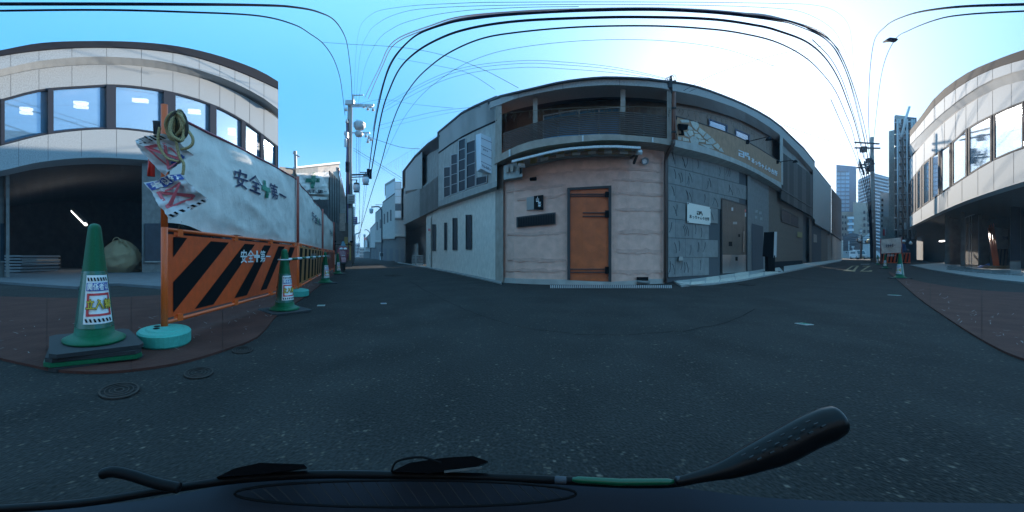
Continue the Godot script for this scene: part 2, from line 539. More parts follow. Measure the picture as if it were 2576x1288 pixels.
	M.orange_yellow = mat(0.55, 0.20, 0.02, 0.45, T.blotch, S * 0.9)
	M.rope2 = mat(0.10, 0.085, 0.06, 0.9, T.strong, S * 14)
	M.cone_film = mat(0.02, 0.13, 0.095, 0.25)
	M.hedge = mat(0.03, 0.06, 0.03, 0.8)
	M.pole_dark = mat(0.34, 0.32, 0.31, 0.8, T.blotch, Vector3(2, 0.3, 2))
	M.person = mat(1, 1, 1, 0.85)
	M.person.vertex_color_use_as_albedo = true
	M.grip = mat(0.005, 0.005, 0.006, 0.28)
	M.grip.metallic_specular = 0.3
	M.mesh_cord = mat(0.02, 0.018, 0.02, 0.9)
	M.glass = StandardMaterial3D.new()
	M.glass.albedo_color = Color(0.10, 0.16, 0.22, 0.12)
	M.glass.transparency = BaseMaterial3D.TRANSPARENCY_ALPHA
	M.glass.roughness = 0.03
	M.glass.metallic = 0.12
	M.glass.metallic_specular = 0.7
	M.coated = StandardMaterial3D.new()
	M.coated.albedo_color = Color(0.62, 0.80, 0.92, 0.10)
	M.coated.transparency = BaseMaterial3D.TRANSPARENCY_ALPHA
	M.coated.roughness = 0.04
	M.coated.metallic = 0.48
	M.dark_glass = mat(0.022, 0.028, 0.038, 0.5)
	M.dark_glass.metallic_specular = 0.12
	M.blue_glass = mat(0.10, 0.22, 0.33, 0.2, null, S, 0.15)
	M.tube_light = mat(0.9, 0.9, 0.9, 0.5)
	M.tube_light.emission_enabled = true
	M.tube_light.emission = Color(1, 0.98, 0.95)
	M.tube_light.emission_energy_multiplier = 2.2
	M.head_light = mat(0.9, 0.9, 0.9, 0.3)
	M.head_light.emission_enabled = true
	M.head_light.emission = Color(1, 0.98, 0.92)
	M.head_light.emission_energy_multiplier = 2.0

# ---------------------------------------------------------------- the scene
func _ready():
	rng.seed = 11
	var cam := Camera3D.new()
	cam.name = "camera"
	cam.fov = rad_to_deg(2.0 * atan(0.5))
	cam.near = 0.05
	cam.far = 2000.0
	add_child(cam)
	cam.position = Vector3(0, EYE, 0)
	cam.current = true
	var sun_dir := Vector3(0.42, 0.20, -0.91).normalized()
	var env := Environment.new()
	env.background_mode = Environment.BG_SKY
	var sky := Sky.new()
	var sm := PanoramaSkyMaterial.new()
	sm.panorama = sky_texture(sun_dir)
	sky.sky_material = sm
	env.sky = sky
	env.tonemap_mode = Environment.TONE_MAPPER_LINEAR
	env.tonemap_exposure = 1.55
	env.fog_enabled = true
	env.fog_density = 0.0010
	env.fog_light_color = Color(0.86, 0.93, 1.0)
	env.sdfgi_enabled = true
	env.ssao_enabled = true
	env.ssil_enabled = true
	var we := WorldEnvironment.new()
	we.name = "world"
	we.environment = env
	add_child(we)
	var sun := DirectionalLight3D.new()
	sun.name = "sun"
	sun.light_energy = 1.6
	sun.light_color = Color(1.0, 0.95, 0.885)
	sun.light_angular_distance = 0.5
	sun.shadow_enabled = true
	add_child(sun)
	sun.look_at_from_position(sun_dir * 100.0, Vector3.ZERO)

	make_materials()
	ground()
	site_building()
	middle_wing()
	pink_house()
	kitchen_house()
	corner_shops()
	window_house()
	far_left_street()
	far_right_street()
	fences()
	cones()
	poles_and_wires()
	garage_things()
	scooter(Vector3(-6.55, 0, -19.9))
	worker(G(2273, 664))
	bicycle()
	ground_details()

# ---------------------------------------------------------------- ground
const EDGE_L := [-160, 860, -60, 885, 0, 906, 71, 922, 142, 936.6, 250, 941, 354, 933, 461, 915, 567, 883, 652, 848, 695, 797, 766, 749, 827, 702, 850, 684]
const EDGE_R := [2209, 667, 2234, 686, 2257, 704.6, 2314, 754, 2385, 804, 2456, 850, 2527, 889, 2576, 908, 2640, 928]

func plate(x0: float, x1: float, edge: Array, far, label: String):
	var o := thing("steel_plate", label, "steel plate", G((x0 + x1) / 2, (ev(edge, x0) + ev(far, x0)) / 2), "steel plates laid over the site entrance")
	var b := MB.new()
	var n := 8
	for i in n:
		var xa := lerpf(x0 + 0.5, x1 - 0.5, float(i) / n)
		var xb := lerpf(x0 + 0.5, x1 - 0.5, float(i + 1) / n)
		var f := [G(xa, ev(far, xa), 0.014), G(xb, ev(far, xb), 0.014), G(xb, ev(edge, xb), 0.014), G(xa, ev(edge, xa), 0.014)]
		var d := []
		for p in f:
			d.append(p - Vector3(0, 0.0145, 0))
		b.hexa(f, d)
	put(b, "plate", M.plate, o)
	var s := MB.new()
	for i in 26:
		var x := lerpf(x0, x1, rng.randf_range(0.1, 0.9))
		var y := lerpf(ev(far, x), ev(edge, x), rng.randf_range(0.3, 0.85))
		var p := G(x, y, 0.0165)
		var q := G(x + rng.randf_range(-14, 14), minf(y + rng.randf_range(-6, 6), ev(edge, x) - 4), 0.0165)
		var w := (q - p).cross(Vector3.UP).normalized() * rng.randf_range(0.002, 0.006)
		s.quad(p - w, q - w * 0.3, q + w * 0.3, p + w)
	stuff(put(s, "scratches", M.scratch, o))

func flat(pts: Array, up: float, low: float) -> MB:
	var b := MB.new()
	var v2 := PackedVector2Array()
	for p in pts:
		v2.append(Vector2(p.x, p.z))
	var idx := Geometry2D.triangulate_polygon(v2)
	for i in range(0, idx.size(), 3):
		b.tri(Vector3(v2[idx[i]].x, up, v2[idx[i]].y), Vector3(v2[idx[i + 1]].x, up, v2[idx[i + 1]].y), Vector3(v2[idx[i + 2]].x, up, v2[idx[i + 2]].y))
	for i in v2.size():
		var j := (i + 1) % v2.size()
		b.quad(Vector3(v2[i].x, up, v2[i].y), Vector3(v2[j].x, up, v2[j].y), Vector3(v2[j].x, low, v2[j].y), Vector3(v2[i].x, low, v2[i].y))
	return b

func ground():
	var b := MB.new()
	b.quad(Vector3(-500, 0, -900), Vector3(500, 0, -900), Vector3(500, 0, 80), Vector3(-500, 0, 80))
	structure(b, "road", M.asphalt)
	var far_l := [-160, 744, 0, 748, 200, 752, 400, 745, 560, 735, 700, 712, 800, 690, 850, 677]
	var xs := [-160, 118, 330, 560, 735, 850]
	var said := ["under the stacked cone", "beside the round cone weight", "below the striped barrier panel", "below the middle barrier panels", "beside the last two cones of the fence"]
	for i in 5:
		plate(xs[i], xs[i + 1], EDGE_L, far_l, "rusty brown steel road plate " + said[i])
	var far_r := [2209, 665.5, 2250, 690, 2300, 706, 2385, 722, 2480, 733, 2576, 738, 2640, 740]
	xs = [2236, 2340, 2470, 2640]
	said = ["by the cone in front of the worker", "before the open garage with orange poles", "with white scratches before the dark garage pillar"]
	for i in 3:
		plate(xs[i], xs[i + 1], EDGE_R, far_r, "rusty brown steel road plate " + said[i])
	# concrete aprons run on as the floor of the open ground storey
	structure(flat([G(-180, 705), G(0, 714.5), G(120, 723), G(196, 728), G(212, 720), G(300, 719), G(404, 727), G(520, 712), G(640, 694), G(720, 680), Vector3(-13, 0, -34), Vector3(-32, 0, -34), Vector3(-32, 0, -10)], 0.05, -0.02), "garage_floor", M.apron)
	structure(flat([G(2640, 716), G(2576, 714), G(2500, 706), G(2420, 694), G(2340, 680), G(2290, 668), Vector3(52, 0, -58), Vector3(60, 0, -40), Vector3(34, 0, -12)], 0.04, -0.02), "garage_floor_beyond", M.conc)
	# low stone step before the kitchen house
	structure(flat([G(1690, 708), G(1714, 722), G(1790, 717), G(1863, 708), G(1920, 697), G(1972, 687), base_of(pc, 1960) * 1.02, base_of(pc, 1880) * 1.03, base_of(pc, 1800) * 1.03, base_of(pc, 1700) * 1.04], 0.035, -0.02), "pavement_step", M.conc_light)
	var step := thing("paving_slabs", "pale cracked stone slabs paving the step before grey tiled wall", "paving", G(1800, 706))
	for i in 7:
		for j in 2:
			var x0 := 1700 + i * 37.0
			var e := [1690, 708, 1714, 721.5, 1790, 716.5, 1863, 707.5, 1920, 696.5, 1972, 686.5]
			var c := []
			for w in [[0.04, 0.04], [0.96, 0.04], [0.96, 0.96], [0.04, 0.96]]:
				var x: float = x0 + 37.0 * w[0] + rng.randf_range(-2, 2)
				var f: float = (j + w[1]) / 2.0
				c.append(G(x, lerpf(ev(CB, x) + 1.0, ev(e, x), f), 0.043 + rng.randf() * 0.006))
			var bb := MB.new()
			var d := []
			for p in c: d.append(Vector3(p.x, 0.03, p.z))
			bb.hexa(c, d)
			put(bb, "slab", [M.conc_light, M.flag, M.flag2][rng.randi() % 3], step)
	structure(flat([G(1000, 661.5), G(1075, 675), G(1140, 688), G(1200, 701), G(1262, 716), base_of(pc, 1262) * 1.02, base_of(pc, 1140) * 1.02, base_of(pc, 1000) * 1.03], 0.03, -0.02), "pavement", M.conc)
	structure(flat([G(1972, 687), G(2060, 669), G(2112, 658), G(2118, 655), base_of(pc, 2118) * 1.03, base_of(pc, 2040) * 1.02, base_of(pc, 1972) * 1.02], 0.06, -0.02), "kerb", M.conc_light)

func disc(b: MB, c: Vector3, r: float, q: float, up: float, low: float, r0 := 0.0, n := 32):
	var far := Vector3(c.x, 0, c.z).normalized() * q      # seen from the road, a cover lies along the line of sight
	var side := far.cross(Vector3.UP).normalized()
	for k in n:
		var a := TAU * k / n
		var e := TAU * (k + 1) / n
		var p := side * cos(a) + far * sin(a)
		var s := side * cos(e) + far * sin(e)
		var u := Vector3(0, up, 0)
		b.quad(c + p * r0 + u, c + p * r + u, c + s * r + u, c + s * r0 + u)
		b.quad(c + p * r + u, c + s * r + u, c + s * r + Vector3(0, low, 0), c + p * r + Vector3(0, low, 0))

func ground_details():
	var spots := [[300, 985, 49, "round iron manhole cover set in asphalt before the stacked cone"], [500, 940, 38, "round iron manhole cover beside the teal cone weight"], [610, 882, 28, "small round iron manhole cover near the edge of steel plates"], [990, 693, 26, "dark round manhole cover far down the street before cream wall"], [1880, 716, 24, "flat round iron cover beside the stone step"]]
	for s in spots:
		var at := G(s[0], s[1])
		var r: float = s[2] / U * -at.z * 0.86
		var o := thing("manhole_cover", s[3], "manhole cover", at, "manhole covers in the road")
		var b := MB.new()
		disc(b, at, r, 2.2, 0.006, -0.01)
		put(b, "cover", M.iron_cover, o)
		b = MB.new()
		for q in [[0.88, 0.98], [0.66, 0.72], [0.44, 0.50], [0.18, 0.26]]:
			disc(b, at, r * q[1], 2.2, 0.009, 0.005, r * q[0])
		put(b, "rim", M.cover_ring, o)
	for s in [[965, 764, 7, "small white and blue survey sticker on the asphalt"], [808, 769, 9, "small pale green survey plate near the row of cones"], [2023, 816, 12, "square pale survey plate alone on the open asphalt"], [2250, 743, 8, "thin pale survey plate beside the steel plates"]]:
		var c := G(s[0], s[1])
		var e: float = s[2] / U * -c.z
		var o := thing("survey_plate", s[3], "survey plate", c, "survey plates stuck on the road")
		var b := MB.new()
		b.box(c + Vector3(0, 0.003, 0), Vector3(2 * e, 0.006, 3.0 * e), Basis(Vector3.UP, 0.3))
		put(b, "plate", M.conc_light, o)
		b = MB.new()
		for k in 3:
			b.box(c + Vector3((k - 1) * e * 0.5, 0.008, 0), Vector3(e * 0.2, 0.003, 1.6 * e), Basis(Vector3.UP, 0.3))
		put(b, "print", M.green_print if s[0] != 965 else M.blue_print, o)
	# the painted 20, read from the other end of the street
	for d in [["0", [[2119, 681.5, 2151, 683.5, 2152.5, 680, 2127, 679]], [[2127, 679, 2132, 679.4, 2147, 669.5, 2142, 669.5], [2145, 680, 2151.5, 680.4, 2161, 669.2, 2155, 669.2], [2142, 669.6, 2161, 669.4, 2161, 668.6, 2142.5, 668.8]]], ["2", [[2163, 683, 2193, 683.5, 2194.5, 680.2, 2187, 680.2, 2186, 681.6, 2173, 681.6, 2172, 679, 2168, 679]], [[2168, 679.2, 2174, 679.2, 2190, 669.4, 2184, 669.4], [2170, 670.2, 2190, 670, 2190, 668.9, 2171, 669.1]]]]:
		var o := thing("road_numeral", ("worn yellow zero painted on the road, hollow and slanting" if d[0] == "0" else "worn yellow numeral two painted on the road beside the zero"), "road marking", G(2150, 676), "yellow numerals painted on the road")
		for q in d[1] + d[2]:
			var pts := []
			for k in range(0, q.size(), 2):
				pts.append(G(q[k], q[k + 1]))
			put(flat(pts, 0.005, 0.0), "stroke", M.road_yellow, o)
	var stop := thing("road_line", "short worn white line painted across the road beyond the numerals", "road marking", G(2176, 664.6))
	put(flat([G(2165, 665.2), G(2187, 665.2), G(2187, 664.2), G(2166, 664.2)], 0.005, 0.0), "stroke", M.road_white, stop)
	# a long hairline crack and a patch joint in the asphalt
	for q in [[[1030, 708], [1090, 742], [1170, 780], [1250, 808], [1340, 830], [1450, 842], [1600, 843], [1740, 832], [1840, 808], [1900, 778]], [[1095, 741], [1040, 752], [960, 758]], [[640, 905], [760, 850], [880, 800], [960, 758]]]:
		var b := MB.new()
		var prev := G(q[0][0], q[0][1], 0.004)
		for i in range(1, q.size()):
			for k in 6:
				var f := (k + 1) / 6.0
				var p := G(lerpf(q[i - 1][0], q[i][0], f), lerpf(q[i - 1][1], q[i][1], f) + rng.randf_range(-1.6, 1.6), 0.004)
				var w := rng.randf_range(0.003, 0.007) * -p.z / 4.0
				b.quad(prev + Vector3(0, 0, w), p + Vector3(0, 0, w), p - Vector3(0, 0, w), prev - Vector3(0, 0, w))
				prev = p
		put(b, "crack", M.crack, get_node("road"))
	# drain grate along the pink wall
	var dr := thing("drain_grate", "long steel drain grate at the foot of the pink layered wall", "drain grate", G(1540, 720))
	for i in 64:
		var x := 1384.0 + i * 4.8
		var b := MB.new()
		b.hexa([G(x, 718.6, 0.012), G(x + 2.9, 718.6, 0.012), G(x + 3.4, 725, 0.012), G(x + 0.5, 725, 0.012)], [G(x, 718.6, -0.005), G(x + 2.9, 718.6, -0.005), G(x + 3.4, 725, -0.005), G(x + 0.5, 725, -0.005)])
		put(b, "bar", M.galv, dr)

# ---------------------------------------------------------------- the white building with an open ground storey
const L_ROOF := [-120, 150, 0, 126.6, 101, 108, 228, 103, 354, 106, 456, 117.5, 557, 142, 652, 177, 700, 205]
const L_TPT := [-120, 163, 0, 139, 101, 125, 228, 117.5, 354, 121.5, 456, 134, 557, 162, 652, 200, 700, 223]
const L_TPB := [-120, 203, 0, 174.7, 101, 153.4, 228, 143, 354, 148, 456, 164.5, 557, 195, 652, 240.5, 700, 275]
const L_UPT := [-120, 224, 0, 195, 101, 174.7, 228, 164.5, 354, 168, 456, 185, 557, 216, 652, 265, 700, 302]
const L_WT := [-120, 280, 0, 250.6, 101, 225, 228, 215, 283, 212.6, 354, 217.7, 440, 233, 532, 261, 607, 298.7, 652, 331, 700, 369]
const L_WB := [-120, 392, 0, 366, 121, 337, 273, 324, 385, 334, 460, 352, 532, 372, 620, 402, 700, 430]
const L_SOF := [-120, 450, 0, 430, 101, 407.6, 228, 396.4, 354, 401.5, 456, 413, 560, 438, 652, 470, 700, 487]
const R_ROOF := [2288, 330, 2298, 319, 2354, 243, 2430, 185, 2496, 154.4, 2576, 125, 2660, 104]
const R_TPT := [2288, 345, 2298, 334, 2354, 263, 2430, 205, 2496, 172, 2576, 147, 2660, 126]
const R_TPB := [2288, 364.5, 2354, 299, 2430, 238, 2496, 200, 2576, 174.7, 2660, 156]
const R_UPT := [2288, 405, 2354, 329, 2430, 268, 2496, 230, 2576, 195, 2660, 176]
const R_WT := [2288, 458, 2329, 405, 2390, 362, 2435, 321, 2496, 288.6, 2576, 253, 2660, 228]
const R_WB := [2288, 544, 2354, 496, 2430, 445.5, 2496, 405, 2576, 372, 2660, 348]
const R_SOF := [2288, 572, 2378, 527, 2456, 495.5, 2576, 456.5, 2660, 434]

func storeys(o: Node, pln: Callable, x0: float, x1: float, c: Array, joints: Array, low_joints: Array, wins: Array, kk: float):
	var up := func(nm, m, a, t, bt, kf, kb): run(o, nm, m, pln, x0, a, t, bt, kf, kb)
	up.call("roof_edge", M.dark_trim, x1, c[0], c[1], kk - 0.006, 1.6)
	up.call("underside", M.panel, x1, off(c[2], -2.5), off(c[2], -0.4), kk + 0.005, 1.05)
	up.call("panel_backing", M.joint, x1, off(c[3], -4), c[4], 1.006, 1.02)
	up.call("top_backing", M.joint, x1, c[1], off(c[2], -3), kk + 0.006, kk + 0.02)
	up.call("soffit_panel", M.soffit, x1, off(c[6], -3), c[6], 0.999, 1.07)
	up.call("garage_ceiling", M.garage, x1, off(c[6], -4), off(c[6], -2), 1.071, 1.9)  # beyond the soffit strip, shade is put into the ceiling colour
	up.call("sill_backing", M.joint, x1, c[5], off(c[6], -3), 1.006, 1.02)
	var js := [x0] + joints + [x1]
	for i in js.size() - 1:
		run(o, "panel", M.panel, pln, js[i] + 0.5, js[i + 1] - 0.5, off(c[1], 0.4), off(c[2], -0.4), kk, kk + 0.0048)
		run(o, "panel", M.panel, pln, js[i] + 0.5, js[i + 1] - 0.5, off(c[3], -1.5), off(c[4], -0.8), 1.0, 1.005)
	js = [x0] + low_joints + [x1]
	for i in js.size() - 1:
		run(o, "panel", M.panel, pln, js[i] + 0.5, js[i + 1] - 0.5, off(c[5], 1.2), off(c[6], -1.0), 1.0, 1.005)
	for w in wins:
		window(o, pln, w[0], w[1], off(c[4], 0.2), off(c[5], -0.2), 1.006, 4.0, M.frame, M.coated)
	up.call("room_floor", M.conc, x1, off(c[5], 0), off(c[5], 4), 1.022, 1.4)
	up.call("room_ceiling", M.grey_wall, x1, off(c[4], -4), off(c[4], -1), 1.022, 1.4)
	up.call("room_wall", M.grey_wall2, x1, off(c[4], -4), off(c[5], 30), 1.401, 1.41)

func site_building():
	var o := thing("site_building", "white panelled two-storey building over an open garage, striped fence before it", "building", base_of(pl, 240))
	storeys(o, pl, -120, 700, [L_ROOF, L_TPT, L_TPB, L_UPT, L_WT, L_WB, L_SOF], [-40, 27, 98, 181, 268, 356, 435, 501, 553, 591, 628, 664], [-60, 47, 121, 205, 293, 380, 460, 530, 590, 650], [[-110, 3], [8, 126], [131, 272], [288, 420], [436, 536], [540, 612], [615, 658], [661, 697]], 0.957)
	for x in [[2, 9], [121, 132], [268, 292], [412, 442], [529, 545], [608, 616], [656, 662]]:
		run(o, "mullion", M.frame, pl, x[0], x[1], L_WT, L_WB, 0.998, 1.004, 1)
	for q in [[66, 279, 24, 18], [204, 264, 30, 18], [353, 253, 36, 10], [489, 281, 28, 12], [583, 331, 16, 18], [645, 368, 13, 18]]:
		lamp_box(q, pl, 1.05, "twin tube ceiling lamp glowing behind the upper window, %s" % {66: "second bay from the opening post", 204: "widest pane above the garage", 353: "pane before the double frame post", 489: "pane above the rope coil", 583: "pane above the white sheet", 645: "narrow pane near the building end"}[q[0]])
	# garage below
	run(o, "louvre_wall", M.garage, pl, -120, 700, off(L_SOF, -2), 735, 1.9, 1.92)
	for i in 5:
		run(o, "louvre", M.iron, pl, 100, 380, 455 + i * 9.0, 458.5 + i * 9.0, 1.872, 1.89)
	for q in [[Vector3(-13.6, 1.9, -31), Vector3(5, 4.2, 0.3)], [Vector3(-19, 2.2, -10.2), Vector3(13.6, 4.4, 0.3)]]:  # second wall is out of view, added to block sky light
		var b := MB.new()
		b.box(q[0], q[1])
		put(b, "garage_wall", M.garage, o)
	# pillars: blue painted upper part, pale base
	for p in [[357, 404, 1.02, 1.08], [-6, 11, 1.10, 1.14], [560, 590, 1.02, 1.06]]:
		var pil := run(o, "pillar", M.conc, pl, p[0], p[1], off(L_SOF, -1), 700, p[2], p[3], 1)
		run(pil, "painted_face", M.blue_paint, pl, p[0] + 7, p[1], 562, 657, p[2] - 0.003, p[2], 1)
		run(pil, "ledge", M.conc_light, pl, p[0] + 7, p[1] + 1, 657, 660, p[2] - 0.006, p[2], 1)
	run(o, "post", M.conc, pl, 15, 24, off(L_SOF, -1), 702, 1.09, 1.1, 1)
	# far wing, the same building on the other hand of the street
	o = thing("site_building_wing", "sunlit white panelled wing with long window band above open garage pillars", "building", base_of(pr, 2420))
	storeys(o, pr, 2288, 2660, [R_ROOF, R_TPT, R_TPB, R_UPT, R_WT, R_WB, R_SOF], [2304, 2325, 2350, 2376, 2404, 2430, 2459, 2497, 2544, 2600], [2318, 2350, 2384, 2420, 2460, 2500, 2550, 2600], [[2290, 2302], [2304, 2318], [2320, 2340], [2342, 2363], [2366, 2391], [2394, 2432], [2435, 2494], [2498, 2574], [2578, 2655]], 0.935)
	lamp_box([2534, 319, 18, 18], pr, 1.05, "twin tube ceiling lamp glowing in wide pane over the orange poles")
	lamp_box([2562, 362, 15, 12], pr, 1.05, "low tube lamp glowing beside the wide pane over orange poles")
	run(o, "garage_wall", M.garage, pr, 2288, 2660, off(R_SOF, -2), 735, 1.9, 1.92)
	var Z := func(z): return func(_x): return z
	for p in [[2377, 2389, 664, 32.5], [2417, 2427, 672, 27.6], [2541, 2568, 682, 20.3], [2463, 2470, 672.5, 27.0]]:
		var pil := run(o, "pillar", M.grey_wall2, Z.call(p[3]), p[0], p[1], 470 if p[0] < 2530 else 440, p[2] - 1, 1.0, 1.04, 1)
		run(pil, "base_block", M.conc_light, Z.call(p[3]), p[0] - 0.8, p[1] + 0.6, p[2] - (24 if p[0] > 2530 else 16), p[2], 0.994, 1.0, 1)
		if p[0] > 2530:
			run(pil, "painted_face", M.blue_paint, Z.call(p[3]), p[0] + 1, p[1] - 1, 520, 655, 0.996, 0.9995, 1)
	run(o, "inner_wall", M.grey_wall2, Z.call(34.0), 2389, 2418, 500, 665, 1.0, 1.03, 1)
	run(o, "inner_wall", M.grey_wall2, Z.call(30.0), 2470, 2546, 480, 672, 1.0, 1.03, 1)
	var door := window(o, Z.call(27.8), 2427, 2463, [2427, 546, 2463, 533], 673, 1.0, 2.0, M.white, M.glass, [2438, 2444])
	door.name = "glass_door"

# the part of the same building that stands behind the bicycle and faces the pink house
func middle_wing():
	var o := thing("site_building_middle", "sunlit white panelled front with window band facing the pink house", "building", Vector3(0, 0, 9.5))
	var part := func(nm: String, m: Material, x0: float, x1: float, y0: float, y1: float, z0: float, z1: float):
		var b := MB.new()
		b.box(Vector3((x0 + x1) / 2, (y0 + y1) / 2, (z0 + z1) / 2), Vector3(x1 - x0, y1 - y0, z1 - z0))
		put(b, nm, m, o)
	for i in 13:
		var x := -19.5 + i * 3.0
		part.call("panel", M.panel, x + 0.01, x + 2.99, 2.4, 3.3, 9.5, 9.6)
		part.call("panel", M.panel, x + 0.01, x + 2.99, 4.9, 6.2, 9.5, 9.6)
		part.call("panel", M.panel, x + 0.01, x + 2.99, 6.5, 7.3, 9.3, 9.4)
		part.call("mullion", M.frame, x - 0.1, x + 0.1, 3.3, 4.9, 9.52, 9.62)
		part.call("pane", M.coated, x + 0.1, x + 2.9, 3.3, 4.9, 9.56, 9.57)
		if i % 3 == 0:
			part.call("pillar", M.conc, x, x + 0.6, 0, 2.4, 10.0, 10.6)
	part.call("room_wall", M.grey_wall2, -19.5, 19.5, 3.2, 5.0, 12.5, 12.6)
	part.call("room_floor", M.conc, -19.5, 19.5, 3.2, 3.3, 9.65, 12.5)
	part.call("room_ceiling", M.grey_wall, -19.5, 19.5, 4.9, 5.0, 9.65, 12.5)
	part.call("soffit_panel", M.soffit, -19.5, 19.5, 2.3, 2.4, 9.5, 14.0)
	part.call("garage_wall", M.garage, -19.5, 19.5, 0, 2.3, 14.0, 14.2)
	part.call("roof_edge", M.dark_trim, -19.5, 19.5, 7.3, 7.5, 9.1, 14.0)
	part.call("recessed_band", M.panel, -19.5, 19.5, 6.2, 6.5, 9.6, 14.0)

func lamp_box(q: Array, pln: Callable, k: float, label: String):
	var z: float = pln.call(q[0]) * k
	var o := thing("ceiling_lamp", label, "ceiling lamp", P(q[0], q[1], z), "lamps in the upper windows")
	for i in 2:
		var b := MB.new()
		var c := P(q[0], q[1] + (i - 0.5) * q[3] * 0.55, z)
		b.box(c, Vector3(q[2] / U * z, q[3] * 0.4 / U * z, 0.12), Basis(Vector3.BACK, -0.06))
		put(b, "tube", M.tube_light, o)

# ---------------------------------------------------------------- pink layered house
const ROOF_C := [1232, 249, 1239, 244, 1335, 221, 1415, 203, 1502, 192.5, 1558, 192, 1622, 195, 1664, 200, 1699, 204, 1755, 215.5, 1808, 233.6, 1861, 255, 1910, 279, 1957, 309, 1988, 338, 2031, 380, 2052, 408]
const EAVE_C := [1232, 272, 1256, 263.4, 1303, 246, 1413, 223.5, 1505, 214.5, 1558, 214, 1654, 220, 1703, 230, 1755, 240, 1808, 256, 1857, 274, 1903, 298, 1963, 340, 2010, 386.7, 2048, 431]
const BAL_T := [1244, 396, 1260, 387, 1310, 363, 1366, 349, 1464, 340, 1536, 337.5, 1643, 345, 1692, 351]
const BAL_B := [1244, 413, 1260, 404, 1310, 382, 1366, 368, 1464, 356, 1536, 352, 1643, 358.5, 1692, 366]
const RAIL_T := [1256, 337, 1260, 335.7, 1375, 300.6, 1473, 284.6, 1537, 280.4, 1600, 282.5, 1680, 292]

